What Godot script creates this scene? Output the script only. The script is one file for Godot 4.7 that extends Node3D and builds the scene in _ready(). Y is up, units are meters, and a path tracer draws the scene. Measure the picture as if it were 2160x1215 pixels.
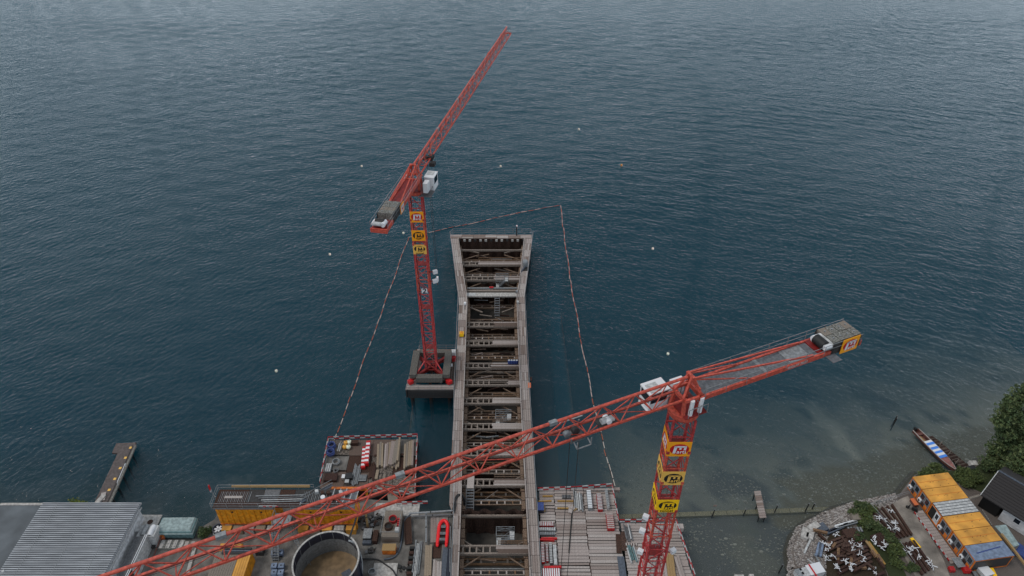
extends Node3D
# A lake-side tunnel site seen from the air: cofferdam, two tower cranes, pontoons, yard and shore.
# y is up, metres, water level at y = 0, the camera stands above x = z = 0 and looks towards -z.

var M := {}
var rng := RandomNumberGenerator.new()
var taken := {}
var UB: Mesh
var UC: Mesh
var UC6: Mesh
var textures := {}

func _ready():
	rng.seed = 11
	set_view()
	make_materials()
	terrain()
	water()
	dam()
	tower_cranes()
	left_pontoon()
	right_platforms()
	mud_plant()
	left_yard()
	spit()
	offices()
	far_shore()
	lake_things()

func set_view():
	var cam := Camera3D.new()
	cam.name = "camera"
	add_child(cam)
	cam.position = Vector3(0, 94, 0)
	cam.rotation_degrees = Vector3(-36.6, 0, 0)
	cam.fov = 44.15
	cam.near = 0.5
	cam.far = 3000.0
	cam.current = true
	var we := WorldEnvironment.new()
	we.name = "environment"
	add_child(we)
	var e := Environment.new()
	we.environment = e
	e.background_mode = Environment.BG_SKY
	e.tonemap_mode = Environment.TONE_MAPPER_LINEAR
	e.tonemap_exposure = 0.86
	e.sdfgi_enabled = true
	e.ssao_enabled = true
	e.ssil_enabled = true
	e.volumetric_fog_enabled = true
	e.volumetric_fog_density = 0.0
	var sky := Sky.new()
	sky.sky_material = overcast_sky()
	e.sky = sky
	var sun := DirectionalLight3D.new()
	sun.name = "sun"
	add_child(sun)
	sun.light_color = Color(1.0, 0.98, 0.95)
	sun.light_energy = 0.5
	sun.light_angular_distance = 20.0
	sun.rotation_degrees = Vector3(-60, -80, 0)
	sun.shadow_enabled = true

func overcast_sky() -> PanoramaSkyMaterial:
	# a closed cloud layer: noise clouds over a plain grey vault
	var n := FastNoiseLite.new()
	n.seed = 21
	n.frequency = 1.0
	n.fractal_octaves = 5
	n.noise_type = FastNoiseLite.TYPE_SIMPLEX_SMOOTH
	var w := 512
	var h := 256
	var im := Image.create(w, h, false, Image.FORMAT_RGBF)
	for j in h:
		var el := (0.5 - (j + 0.5) / h) * PI
		for i in w:
			var az := (i + 0.5) / w * TAU
			var d := Vector3(cos(el) * sin(az), sin(el), cos(el) * cos(az))
			var p := Vector3(d.x, 0, d.z) / (absf(d.y) + 0.22)
			var c := n.get_noise_2d(p.x * 0.75, p.z * 0.75)
			var l := 0.6 * (1.0 + 0.75 * c) * (1.0 + 2.8 * pow(1.0 - clampf(d.y, 0.0, 1.0), 5.0))
			var col := Color(l * 0.88, l * 1.0, l * 1.12)
			if el < 0.0:
				col = Color(0.08, 0.1, 0.1)
			im.set_pixel(i, j, col)
	var s := PanoramaSkyMaterial.new()
	s.panorama = ImageTexture.create_from_image(im)
	return s

# ---------------------------------------------------------------- materials
func noise_tex(key: String, freq: float, octaves: int, lo: float, hi: float, size := 512, type := FastNoiseLite.TYPE_SIMPLEX_SMOOTH) -> NoiseTexture2D:
	if textures.has(key):
		return textures[key]
	var n := FastNoiseLite.new()
	n.seed = 5 + textures.size() * 7
	n.frequency = freq
	n.fractal_octaves = octaves
	n.noise_type = type
	var t := NoiseTexture2D.new()
	t.width = size
	t.height = size
	t.seamless = true
	t.noise = n
	var g := Gradient.new()
	g.set_color(0, Color(lo, lo, lo))
	g.set_color(1, Color(hi, hi, hi))
	t.color_ramp = g
	textures[key] = t
	return t

func mat(key: String, c: Color, rough := 0.8, metal := 0.0, tex := "", scale := Vector3.ONE, bump := "", bump_cm := 1.0) -> StandardMaterial3D:
	var m := StandardMaterial3D.new()
	m.resource_name = key
	m.albedo_color = c
	m.roughness = rough
	m.metallic = metal
	if tex or bump:
		m.uv1_triplanar = true
		m.uv1_world_triplanar = true
		m.uv1_scale = scale
	if tex:
		m.albedo_texture = textures[tex]
	if bump:
		m.normal_enabled = true
		m.normal_texture = textures[bump]
		m.normal_scale = bump_cm
	M[key] = m
	return m

func make_materials():
	UB = BoxMesh.new()
	var c := CylinderMesh.new()
	c.top_radius = 0.5
	c.bottom_radius = 0.5
	c.height = 1.0
	c.radial_segments = 14
	c.rings = 1
	UC = c
	var d: CylinderMesh = c.duplicate()
	d.radial_segments = 8
	UC6 = d
	noise_tex("dirt", 0.012, 5, 0.7, 1.0)
	noise_tex("grime", 0.03, 4, 0.3, 1.0)
	noise_tex("grain", 0.05, 4, 0.5, 1.0)
	noise_tex("fade", 0.02, 6, 0.58, 1.0)
	noise_tex("speck", 0.16, 3, 0.35, 1.0)
	noise_tex("soil", 0.008, 6, 0.55, 1.0)
	var nb: NoiseTexture2D = noise_tex("rough_n", 0.09, 4, 0.0, 1.0)
	nb.color_ramp = null
	nb.as_normal_map = true
	nb.bump_strength = 6.0
	var grain_z := Vector3(1.6, 1.6, 0.12)
	var grain_x := Vector3(0.12, 1.6, 1.6)
	var tones := [Color(0.8, 0.74, 0.715), Color(0.75, 0.69, 0.66), Color(0.7, 0.63, 0.6), Color(0.84, 0.79, 0.765), Color(0.62, 0.54, 0.5)]
	for i in tones.size():
		mat("plank_z%d" % i, tones[i], 0.9, 0.0, "grain", grain_z)
		mat("plank_x%d" % i, tones[i], 0.9, 0.0, "grain", grain_x)
	mat("old_plank_x", Color(0.5, 0.42, 0.38), 0.9, 0.0, "grain", grain_x)
	mat("old_plank_z", Color(0.47, 0.4, 0.36), 0.9, 0.0, "grain", grain_z)
	mat("fresh_wood", Color(0.76, 0.62, 0.42), 0.85, 0.0, "grain", Vector3(0.5, 1, 0.5))
	mat("yellow_wood", Color(0.78, 0.6, 0.3), 0.8, 0.0, "grain", grain_x)
	mat("timber", Color(0.72, 0.64, 0.55), 0.9, 0.0, "grain", grain_z)
	mat("timber_grey", Color(0.63, 0.58, 0.53), 0.9, 0.0, "grain", grain_z)
	mat("crane_red", Color(0.9, 0.38, 0.3), 0.55, 0.0, "fade", Vector3(0.25, 0.25, 0.25))
	mat("crane_rose", Color(0.84, 0.28, 0.28), 0.55, 0.0, "fade", Vector3(0.25, 0.25, 0.25))
	mat("crane_dark_red", Color(0.55, 0.1, 0.09), 0.6, 0.0, "dirt", Vector3(0.25, 0.25, 0.25))
	mat("yellow", Color(0.93, 0.6, 0.07), 0.55, 0.0, "dirt", Vector3(0.2, 0.2, 0.2))
	mat("orange_yellow", Color(0.93, 0.66, 0.27), 0.6, 0.0, "dirt", Vector3(0.05, 0.05, 0.05))
	mat("orange", Color(0.88, 0.47, 0.13), 0.6, 0.0, "dirt", Vector3(0.2, 0.2, 0.2))
	mat("sign_yellow", Color(0.95, 0.62, 0.08), 0.5)
	mat("sign_pale", Color(0.9, 0.7, 0.33), 0.5)
	mat("sign_lemon", Color(0.97, 0.76, 0.05), 0.5)
	mat("sign_red", Color(0.72, 0.04, 0.04), 0.5)
	mat("black", Color(0.07, 0.065, 0.065), 0.6)
	mat("rubber", Color(0.11, 0.11, 0.12), 0.55)
	mat("white", Color(0.83, 0.83, 0.84), 0.55)
	mat("dirty_white", Color(0.79, 0.79, 0.79), 0.65, 0.0, "dirt", Vector3(0.3, 0.3, 0.3))
	mat("galvanised", Color(0.62, 0.63, 0.64), 0.5, 0.3, "dirt", Vector3(0.4, 0.4, 0.4))
	mat("steel_grey", Color(0.48, 0.48, 0.49), 0.55, 0.2, "dirt", Vector3(0.4, 0.4, 0.4))
	mat("dark_steel", Color(0.25, 0.24, 0.24), 0.6, 0.2, "dirt", Vector3(0.4, 0.4, 0.4))
	mat("grating", Color(0.46, 0.47, 0.49), 0.7, 0.1, "dirt", Vector3(0.4, 0.4, 0.4))
	mat("rust", Color(0.37, 0.24, 0.18), 0.9, 0.0, "grime", Vector3(0.35, 0.35, 0.35))
	mat("deck_dust", Color(0.58, 0.53, 0.49), 0.95, 0.0, "grime", Vector3(0.15, 0.15, 0.15))
	mat("wet_bank", Color(0.27, 0.24, 0.14), 0.7, 0.0, "speck", Vector3(0.5, 0.5, 0.5))
	mat("dark_rust", Color(0.34, 0.21, 0.17), 0.9, 0.0, "grime", Vector3(0.3, 0.3, 0.3))
	mat("pile_rust", Color(0.43, 0.31, 0.26), 0.9, 0.0, "grime", Vector3(0.3, 0.12, 0.3))
	mat("waler", Color(0.72, 0.6, 0.51), 0.85, 0.0, "grime", Vector3(0.4, 0.4, 0.4))
	mat("strut", Color(0.74, 0.67, 0.62), 0.8, 0.0, "grime", Vector3(0.4, 0.4, 0.4))
	mat("low_strut", Color(0.68, 0.52, 0.38), 0.85, 0.0, "grime", Vector3(0.4, 0.4, 0.4))
	mat("concrete", Color(0.66, 0.65, 0.62), 0.9, 0.0, "grime", Vector3(0.3, 0.3, 0.3))
	mat("pale_concrete", Color(0.76, 0.74, 0.72), 0.9, 0.0, "dirt", Vector3(0.3, 0.3, 0.3))
	mat("wet_concrete", Color(0.34, 0.32, 0.3), 0.7, 0.0, "dirt", Vector3(0.12, 0.12, 0.12))
	mat("blue", Color(0.22, 0.3, 0.55), 0.5, 0.0, "dirt", Vector3(0.5, 0.5, 0.5))
	mat("tarp_blue", Color(0.25, 0.5, 0.85), 0.6)
	mat("navy", Color(0.13, 0.15, 0.22), 0.45, 0.0, "dirt", Vector3(0.3, 0.3, 0.3))
	mat("blue_grey", Color(0.5, 0.56, 0.66), 0.6, 0.0, "dirt", Vector3(0.2, 0.2, 0.2))
	mat("slate", Color(0.34, 0.37, 0.42), 0.6, 0.0, "dirt", Vector3(0.4, 0.4, 0.4))
	mat("teal_tarp", Color(0.62, 0.69, 0.69), 0.6, 0.0, "dirt", Vector3(0.25, 0.25, 0.25))
	mat("teal_dark", Color(0.42, 0.55, 0.56), 0.6, 0.0, "dirt", Vector3(0.25, 0.25, 0.25))
	mat("signal_red", Color(0.82, 0.08, 0.1), 0.5, 0.0, "dirt", Vector3(0.4, 0.4, 0.4))
	mat("panel_red", Color(0.72, 0.12, 0.13), 0.6, 0.0, "dirt", Vector3(0.5, 0.5, 0.5))
	mat("boat_red", Color(0.88, 0.07, 0.1), 0.4)
	mat("float_orange", Color(0.8, 0.42, 0.25), 0.6)
	mat("boom_rust", Color(0.55, 0.32, 0.24), 0.8)
	mat("boom_pale", Color(0.66, 0.63, 0.6), 0.8)
	mat("base_concrete", Color(0.52, 0.5, 0.47), 0.9, 0.0, "grime", Vector3(0.3, 0.3, 0.3))
	mat("buoy_yellow", Color(0.85, 0.62, 0.25), 0.5)
	mat("buoy_white", Color(0.88, 0.9, 0.82), 0.5)
	mat("roof_grey", Color(0.4, 0.42, 0.44), 0.8, 0.0, "dirt", Vector3(0.03, 0.03, 0.03))
	mat("roof_sheet", Color(0.68, 0.69, 0.71), 0.5, 0.0, "dirt", Vector3(0.03, 0.3, 0.3))
	mat("jetty", Color(0.4, 0.36, 0.35), 0.85, 0.0, "dirt", Vector3(0.3, 0.3, 0.3))
	mat("roof_tile", Color(0.27, 0.25, 0.25), 0.85, 0.0, "speck", Vector3(0.6, 0.6, 0.6))
	mat("render", Color(0.86, 0.86, 0.87), 0.9, 0.0, "dirt", Vector3(0.2, 0.2, 0.2))
	mat("glass", Color(0.1, 0.13, 0.16), 0.08)
	mat("mud", Color(0.56, 0.46, 0.34), 0.35, 0.0, "dirt", Vector3(0.12, 0.12, 0.12))
	mat("gravel", Color(0.58, 0.53, 0.5), 0.95, 0.0, "speck", Vector3(0.4, 0.4, 0.4), "rough_n", 1.0)
	mat("yard", Color(0.53, 0.51, 0.49), 0.95, 0.0, "soil", Vector3(0.09, 0.09, 0.09), "rough_n", 0.6)
	mat("paving", Color(0.64, 0.6, 0.56), 0.9, 0.0, "soil", Vector3(0.06, 0.06, 0.06), "rough_n", 0.4)
	mat("grass", Color(0.27, 0.32, 0.14), 0.95, 0.0, "speck", Vector3(0.3, 0.3, 0.3), "rough_n", 1.0)
	mat("brush", Color(0.31, 0.25, 0.16), 0.95, 0.0, "speck", Vector3(0.4, 0.4, 0.4), "rough_n", 1.0)
	mat("bark", Color(0.3, 0.24, 0.2), 0.95, 0.0, "grime", Vector3(1, 0.3, 1))
	mat("skin", Color(0.6, 0.45, 0.36), 0.7)
	mat("boat_wood", Color(0.5, 0.3, 0.26), 0.6, 0.0, "grain", Vector3(0.3, 1, 0.3))
	mat("boat_pink", Color(0.62, 0.4, 0.37), 0.6, 0.0, "dirt", Vector3(0.3, 0.3, 0.3))
	mat("wall_stone", Color(0.62, 0.6, 0.48), 0.95, 0.0, "grime", Vector3(0.4, 0.4, 0.4))
	mat("moss", Color(0.5, 0.56, 0.12), 0.95, 0.0, "speck", Vector3(0.5, 0.5, 0.5))
	var lf := mat("leaf", Color(1, 1, 1), 0.75)
	lf.vertex_color_use_as_albedo = true
	lf.backlight_enabled = true
	lf.backlight = Color(0.25, 0.3, 0.1)
	var pb := mat("pebble", Color(1, 1, 1), 0.95)
	pb.vertex_color_use_as_albedo = true

# ---------------------------------------------------------------- helpers
func numbered(called: String) -> String:
	var k: int = taken.get(called, 0)
	taken[called] = k + 1
	return called if k == 0 else "%s_%03d" % [called, k]

func tag(o: Node, label: String, category: String, group := "") -> Node:
	o.set_meta("label", label)
	o.set_meta("category", category)
	o.set_meta("kind", "thing")
	if group:
		o.set_meta("group", group)
	return o

func thing(called: String, label: String, category: String, at := Vector3.ZERO, turn := 0.0, group := "") -> Node3D:
	var o := Node3D.new()
	o.name = numbered(called)
	add_child(o)
	o.position = at
	o.rotation.y = turn
	tag(o, label, category, group)
	return o

func part(p: Node, called: String, mesh: Mesh, m, xf := Transform3D.IDENTITY) -> MeshInstance3D:
	var o := MeshInstance3D.new()
	o.name = numbered(called) if p == self else called
	o.mesh = mesh
	o.material_override = M[m] if m is String else m
	o.transform = xf
	p.add_child(o, true)
	return o

func structure(o: Node) -> Node:
	o.set_meta("kind", "structure")
	return o

func along(a: Vector3, b: Vector3, w: float, h: float) -> Transform3D:
	var z := b - a
	var l := maxf(z.length(), 0.001)
	z /= l
	var up := Vector3.UP if absf(z.y) < 0.98 else Vector3.FORWARD
	var x := up.cross(z).normalized()
	var y := z.cross(x)
	return Transform3D(Basis(x * w, y * h, z * l), (a + b) / 2.0)

func upright(a: Vector3, b: Vector3, r: float) -> Transform3D:
	var t := along(a, b, 2.0 * r, 2.0 * r)
	return Transform3D(Basis(t.basis.x, t.basis.z, -t.basis.y), t.origin)

func rod(p: Node, called: String, m, a: Vector3, b: Vector3, w: float, h := -1.0) -> MeshInstance3D:
	return part(p, called, UB, m, along(a, b, w, w if h < 0.0 else h))

func tube(p: Node, called: String, m, a: Vector3, b: Vector3, r: float, fine := false) -> MeshInstance3D:
	return part(p, called, UC if fine else UC6, m, upright(a, b, r))

func box(p: Node, called: String, m, at: Vector3, size: Vector3, turn := 0.0) -> MeshInstance3D:
	return part(p, called, UB, m, Transform3D(Basis(Vector3.UP, turn).scaled_local(size), at))

func begin() -> SurfaceTool:
	var st := SurfaceTool.new()
	st.begin(Mesh.PRIMITIVE_TRIANGLES)
	return st

func jrod(st: SurfaceTool, a: Vector3, b: Vector3, w: float, h := -1.0):
	st.append_from(UB, 0, along(a, b, w, w if h < 0.0 else h))

func jbox(st: SurfaceTool, at: Vector3, size: Vector3, turn := 0.0):
	st.append_from(UB, 0, Transform3D(Basis(Vector3.UP, turn).scaled_local(size), at))

func jtube(st: SurfaceTool, a: Vector3, b: Vector3, r: float):
	st.append_from(UC6, 0, upright(a, b, r))

func done(st: SurfaceTool, p: Node, called: String, m, xf := Transform3D.IDENTITY) -> MeshInstance3D:
	return part(p, called, st.commit(), m, xf)

func prism(pts: Array, y0: float, y1: float) -> ArrayMesh:
	var poly := PackedVector2Array(pts)
	if Geometry2D.is_polygon_clockwise(poly):
		poly.reverse()
	var st := begin()
	st.set_smooth_group(-1)
	var tri := Geometry2D.triangulate_polygon(poly)
	for i in range(0, tri.size(), 3):
		for k in [0, 1, 2]:
			var q := poly[tri[i + k]]
			st.add_vertex(Vector3(q.x, y1, q.y))
		for k in [0, 2, 1]:
			var q := poly[tri[i + k]]
			st.add_vertex(Vector3(q.x, y0, q.y))
	for i in poly.size():
		var a := poly[i]
		var b := poly[(i + 1) % poly.size()]
		for q in [Vector3(a.x, y0, a.y), Vector3(a.x, y1, a.y), Vector3(b.x, y1, b.y), Vector3(a.x, y0, a.y), Vector3(b.x, y1, b.y), Vector3(b.x, y0, b.y)]:
			st.add_vertex(q)
	st.generate_normals()
	return st.commit()

func lathe(profile: Array, n := 24) -> ArrayMesh:
	var st := begin()
	st.set_smooth_group(0)
	for i in n:
		var a0 := TAU * i / n
		var a1 := TAU * (i + 1) / n
		for k in profile.size() - 1:
			var p: Vector2 = profile[k]
			var q: Vector2 = profile[k + 1]
			var v := [Vector3(p.x * cos(a0), p.y, p.x * sin(a0)), Vector3(p.x * cos(a1), p.y, p.x * sin(a1)), Vector3(q.x * cos(a1), q.y, q.x * sin(a1)), Vector3(q.x * cos(a0), q.y, q.x * sin(a0))]
			st.set_smooth_group(k + 1)
			for t in [0, 1, 2, 0, 2, 3]:
				st.add_vertex(v[t])
	st.generate_normals()
	return st.commit()

func hose_mesh(pts: Array, r: float, n := 6, closed := false) -> ArrayMesh:
	var st := begin()
	st.set_smooth_group(1)
	var rings := []
	var m := pts.size()
	for i in m:
		var d: Vector3 = (pts[(i + 1) % m] if closed else pts[mini(i + 1, m - 1)]) - (pts[(i - 1 + m) % m] if closed else pts[maxi(i - 1, 0)])
		d = d.normalized()
		var up := Vector3.UP if absf(d.y) < 0.95 else Vector3.RIGHT
		var x := up.cross(d).normalized()
		var y := d.cross(x)
		var ring := []
		for k in n:
			var a := TAU * k / n
			ring.append(pts[i] + (x * cos(a) + y * sin(a)) * r)
		rings.append(ring)
	for i in (m if closed else m - 1):
		var A: Array = rings[i]
		var B: Array = rings[(i + 1) % m]
		for k in n:
			var k2 := (k + 1) % n
			for v in [A[k], B[k], B[k2], A[k], B[k2], A[k2]]:
				st.add_vertex(v)
	st.generate_normals()
	return st.commit()

func smooth(pts: Array, steps := 6) -> Array:
	var out := []
	for i in pts.size() - 1:
		var p0: Vector3 = pts[maxi(i - 1, 0)]
		var p3: Vector3 = pts[mini(i + 2, pts.size() - 1)]
		for k in steps:
			out.append(pts[i].cubic_interpolate(pts[i + 1], p0, p3, float(k) / steps))
	out.append(pts[-1])
	return out

func lettering(p: Node, called: String, m, words: String, tall: float, xf: Transform3D, depth := 0.02) -> MeshInstance3D:
	var f := SystemFont.new()
	f.font_names = PackedStringArray(["Droid Sans"])
	f.font_weight = 700
	var t := TextMesh.new()
	t.font = f
	t.text = words
	t.font_size = 64
	t.pixel_size = tall / 46.0
	t.depth = depth
	return part(p, called, t, m, xf)

func at_z(path: Array, z: float) -> float:
	for i in path.size() - 1:
		var a: Vector2 = path[i]
		var b: Vector2 = path[i + 1]
		if z >= a.y and z <= b.y:
			return lerpf(a.x, b.x, (z - a.y) / (b.y - a.y))
	return path[0].x if z < path[0].y else path[-1].x

func v3(p: Vector2, y: float) -> Vector3:
	return Vector3(p.x, y, p.y)

func pick(a: Array):
	return a[rng.randi() % a.size()]

# a railing of round posts and rails along a line of points
func railing(called: String, label: String, pts: Array, tall := 1.05, gap := 2.4, m := "galvanised", rails := 2, group := "") -> Node3D:
	var o := thing(called, label, "railing", pts[0], 0.0, group)
	for i in pts.size() - 1:
		var a: Vector3 = pts[i] - pts[0]
		var b: Vector3 = pts[i + 1] - pts[0]
		var n := maxi(1, roundi(a.distance_to(b) / gap))
		for k in n + (1 if i == pts.size() - 2 else 0):
			var q := a.lerp(b, float(k) / n)
			tube(o, "post", m, q, q + Vector3.UP * tall, 0.03)
		for r in rails:
			var up := Vector3.UP * tall * (1.0 - 0.5 * r)
			tube(o, "rail", m, a + up, b + up, 0.028)
	return o

# ---------------------------------------------------------------- ground, lake bed, water
func bank_mesh(pts: Array, y1: float, y0: float, out: float, top := true) -> ArrayMesh:
	var poly := PackedVector2Array(pts)
	if Geometry2D.is_polygon_clockwise(poly):
		poly.reverse()
	var n := poly.size()
	var st := begin()
	var tri := Geometry2D.triangulate_polygon(poly)
	st.set_smooth_group(-1)
	for i in range(0, tri.size() if top else 0, 3):
		for k in [0, 1, 2]:
			st.add_vertex(v3(poly[tri[i + k]], y1))
	var foot := []
	for i in n:
		var t := (poly[(i + 1) % n] - poly[(i - 1 + n) % n]).normalized()
		foot.append(poly[i] + Vector2(t.y, -t.x) * out)
	for i in n:
		var j := (i + 1) % n
		var a := v3(poly[i], y1)
		var b := v3(poly[j], y1)
		var c := v3(foot[j], y0)
		var d := v3(foot[i], y0)
		for q in [a, b, c, a, c, d]:
			st.add_vertex(q)
	st.generate_normals()
	return st.commit()

var spit_edge := [Vector2(41.01, -43.31), Vector2(41.57, -53.51), Vector2(41.46, -57.39), Vector2(41.05, -58.88), Vector2(41.42, -60.88), Vector2(42.74, -63.27), Vector2(44.75, -65.24), Vector2(46.61, -66.25), Vector2(48.41, -67.02), Vector2(50.43, -68.14), Vector2(53.31, -68.93), Vector2(57.3, -69.64), Vector2(59.8, -70.27), Vector2(61.99, -70.99), Vector2(63.94, -72.83), Vector2(66.27, -74.91), Vector2(70.28, -75.68), Vector2(72.8, -75.29), Vector2(75.27, -75.87), Vector2(78.42, -77.84), Vector2(81.33, -78.85), Vector2(85.05, -81.21), Vector2(92.21, -84.41), Vector2(124.05, -87.18), Vector2(98.9, -43.31)]

func terrain():
	var yard_edge := [Vector2(-108.21, -67.5), Vector2(-76.77, -67.5), Vector2(-70.93, -66.14), Vector2(-56.93, -65.55), Vector2(-46.67, -64.63), Vector2(-45.34, -65.8), Vector2(-44.94, -68.55), Vector2(-38.6, -69.61), Vector2(-23.76, -69.61), Vector2(-15.36, -68.9), Vector2(-15.16, -67.07), Vector2(-9.04, -67.07), Vector2(-7.25, -41.97), Vector2(-101.03, -41.97)]
	structure(part(self, "yard_ground", prism(yard_edge, -4.0, 1.2), "yard"))
	structure(part(self, "wet_shore", bank_mesh(spit_edge, 0.55, -0.5, 1.3, false), "wet_bank"))
	structure(part(self, "shore_ground", bank_mesh(spit_edge, 0.8, -0.9, 1.1), "gravel"))
	var paved := [Vector2(55.13, -66.55), Vector2(61.1, -69.86), Vector2(62.46, -70.4), Vector2(62.66, -59.3), Vector2(61.79, -53.48), Vector2(57.86, -43.28), Vector2(54.84, -43.28), Vector2(57.51, -54.18), Vector2(57.14, -60.07), Vector2(56.06, -63.23)]
	structure(part(self, "yard_paving", prism(paved, 0.5, 0.9), "paving"))
	var dim := StandardMaterial3D.new()
	dim.resource_name = "lake_bed"
	dim.vertex_color_use_as_albedo = true
	dim.roughness = 0.95
	dim.albedo_texture = textures["speck"]
	dim.uv1_triplanar = true
	dim.uv1_world_triplanar = true
	dim.uv1_scale = Vector3(0.1, 0.1, 0.1)
	structure(part(self, "lake_bed", bed_mesh(), dim))
	bed_stones()

func bed_depth(x: float, z: float, n: FastNoiseLite) -> float:
	var zz := z + clampf((x - 2.0) / 30.0, -0.85, 1.0) * 8.0
	if x > 44.0:
		zz += (x - 44.0) * 0.35
	var t := [[-40.0, 0.7], [-58.0, 0.8], [-66.0, 1.3], [-74.0, 2.6], [-84.0, 4.6], [-98.0, 8.5], [-118.0, 14.0], [-140.0, 20.0]]
	var d := 20.0
	if zz > -40.0:
		d = 0.7
	else:
		for i in t.size() - 1:
			if zz <= t[i][0] and zz > t[i + 1][0]:
				d = lerpf(t[i][1], t[i + 1][1], (zz - t[i][0]) / (t[i + 1][0] - t[i][0]))
	return d * (1.0 + 0.25 * n.get_noise_2d(x * 3.0, z * 3.0))

func bed_mesh() -> ArrayMesh:
	# stones, pale sand and dark weed lie in patches with outlines of their own
	var n := FastNoiseLite.new()
	n.seed = 4
	n.frequency = 0.02
	n.fractal_octaves = 5
	var weed := FastNoiseLite.new()
	weed.seed = 9
	weed.frequency = 0.07
	weed.fractal_octaves = 4
	var step := 1.25
	var nx := 168
	var nz := 92
	var v := PackedVector3Array()
	var c := PackedColorArray()
	var idx := PackedInt32Array()
	for j in nz + 1:
		for i in nx + 1:
			var x := -105.0 + i * step
			var z := -30.0 - j * step
			v.append(Vector3(x, -bed_depth(x, z, n), z))
			var col := Color(0.15, 0.16, 0.145)
			var k := n.get_noise_2d(x * 2.2 + 40.0, z * 2.2)
			if k > 0.08:
				col = Color(0.2, 0.2, 0.16)
			if x > 16.0 and z < -67.5 and k > -0.35:
				col = Color(0.33, 0.33, 0.26) if k > -0.05 else Color(0.26, 0.27, 0.22)
			if weed.get_noise_2d(x, z) > (0.0 if x < 4.0 else 0.34):
				col = Color(0.05, 0.06, 0.035) if x < 4.0 else Color(0.16, 0.17, 0.14)
			elif x < -55.0 and k > 0.0:
				col = Color(0.16, 0.14, 0.1)
			if x > 40.0 and z > -74.0 - (x - 40.0) * 0.3 and k > -0.2:
				col = Color(0.21, 0.19, 0.12)
			var near := Geometry2D.get_closest_point_to_segment(Vector2(x, z), Vector2(56.48, -100.72), Vector2(58.57, -80.49))
			if near.distance_to(Vector2(x, z)) < 1.1 + k * 2.0 and k > -0.35:
				col = Color(0.5, 0.5, 0.4)
			c.append(col)
	for j in nz:
		for i in nx:
			var a := j * (nx + 1) + i
			var mid := v[a] + Vector3(step, 0, -step) / 2.0
			if mid.z > -145.0 and mid.x > at_z(dam_l_out, mid.z) + 0.3 and mid.x < at_z(dam_r_out, mid.z) - 0.3:
				continue  # the pit is dug out
			idx.append_array([a, a + nx + 1, a + 1, a + 1, a + nx + 1, a + nx + 2])
	return surface(v, idx, c)

func bed_stones():
	# loose stones on the shallow bed, seen through the water
	var n := FastNoiseLite.new()
	n.seed = 4
	n.frequency = 0.02
	n.fractal_octaves = 5
	var mm := MultiMesh.new()
	mm.transform_format = MultiMesh.TRANSFORM_3D
	mm.use_colors = true
	var sm := SphereMesh.new()
	sm.radius = 0.5
	sm.height = 1.0
	sm.radial_segments = 6
	sm.rings = 3
	mm.mesh = sm
	mm.instance_count = 7000
	for i in 7000:
		var x := rng.randf_range(15.0, 84.0)
		var z := rng.randf_range(-86.0, -55.0)
		while n.get_noise_2d(x * 5.0 + 70.0, z * 5.0) < rng.randf_range(-0.5, 0.35):
			x = rng.randf_range(15.0, 84.0)
			z = rng.randf_range(-86.0, -55.0)
		var s := rng.randf_range(0.06, 0.24) * (2.2 if rng.randf() < 0.04 else 1.0)
		mm.set_instance_transform(i, Transform3D(Basis.from_euler(Vector3(rng.randf(), rng.randf() * 6.0, 0)).scaled(Vector3(s * 1.5, s * 0.6, s)), Vector3(x, 0.02 - bed_depth(x, z, n), z)))
		var k := rng.randf_range(0.65, 1.25)
		mm.set_instance_color(i, Color(0.17 * k, 0.17 * k, 0.14 * k))
	var o := MultiMeshInstance3D.new()
	o.name = "bed_gravel"
	o.multimesh = mm
	o.material_override = M["pebble"]
	add_child(o)
	tag(o, "grey-green stones lying on the shallow lake bed near the spit", "gravel")
	o.set_meta("kind", "stuff")

func surface(v: PackedVector3Array, idx: PackedInt32Array, c := PackedColorArray(), uv := PackedVector2Array(), nor := PackedVector3Array()) -> ArrayMesh:
	if nor.is_empty():
		nor.resize(v.size())
		for i in range(0, idx.size(), 3):
			var f := (v[idx[i + 2]] - v[idx[i]]).cross(v[idx[i + 1]] - v[idx[i]])
			for k in 3:
				nor[idx[i + k]] += f
		for i in nor.size():
			nor[i] = nor[i].normalized()
	var a := []
	a.resize(Mesh.ARRAY_MAX)
	a[Mesh.ARRAY_VERTEX] = v
	a[Mesh.ARRAY_INDEX] = idx
	a[Mesh.ARRAY_NORMAL] = nor
	if c.size():
		a[Mesh.ARRAY_COLOR] = c
	if uv.size():
		a[Mesh.ARRAY_TEX_UV] = uv
	var m := ArrayMesh.new()
	m.add_surface_from_arrays(Mesh.PRIMITIVE_TRIANGLES, a)
	return m

var dam_l_out := [Vector2(-14.8, -144.4), Vector2(-12.4, -126.6), Vector2(-11.2, -118.9), Vector2(-10.7, -104), Vector2(-10.3, -89.8), Vector2(-9.9, -75.2), Vector2(-9.6, -66.4), Vector2(-8.75, -66.0), Vector2(-8.5, -57), Vector2(-8.0, -40)]
var dam_l_in := [Vector2(-13.1, -144.4), Vector2(-10.2, -123.1), Vector2(-9.6, -119.7), Vector2(-9.1, -103), Vector2(-8.6, -84.5), Vector2(-7.9, -66.5), Vector2(-7.3, -40)]
var dam_r_in := [Vector2(3.15, -144.4), Vector2(1.5, -122.3), Vector2(1.1, -120.6), Vector2(1.35, -105), Vector2(1.75, -86), Vector2(2.3, -68), Vector2(2.6, -57), Vector2(3.0, -40)]
var dam_r_out := [Vector2(5.0, -144.4), Vector2(3.1, -124.9), Vector2(2.65, -121), Vector2(2.85, -105), Vector2(3.3, -84), Vector2(3.8, -66), Vector2(4.0, -57), Vector2(4.4, -40)]

var gusts := FastNoiseLite.new()

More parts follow.
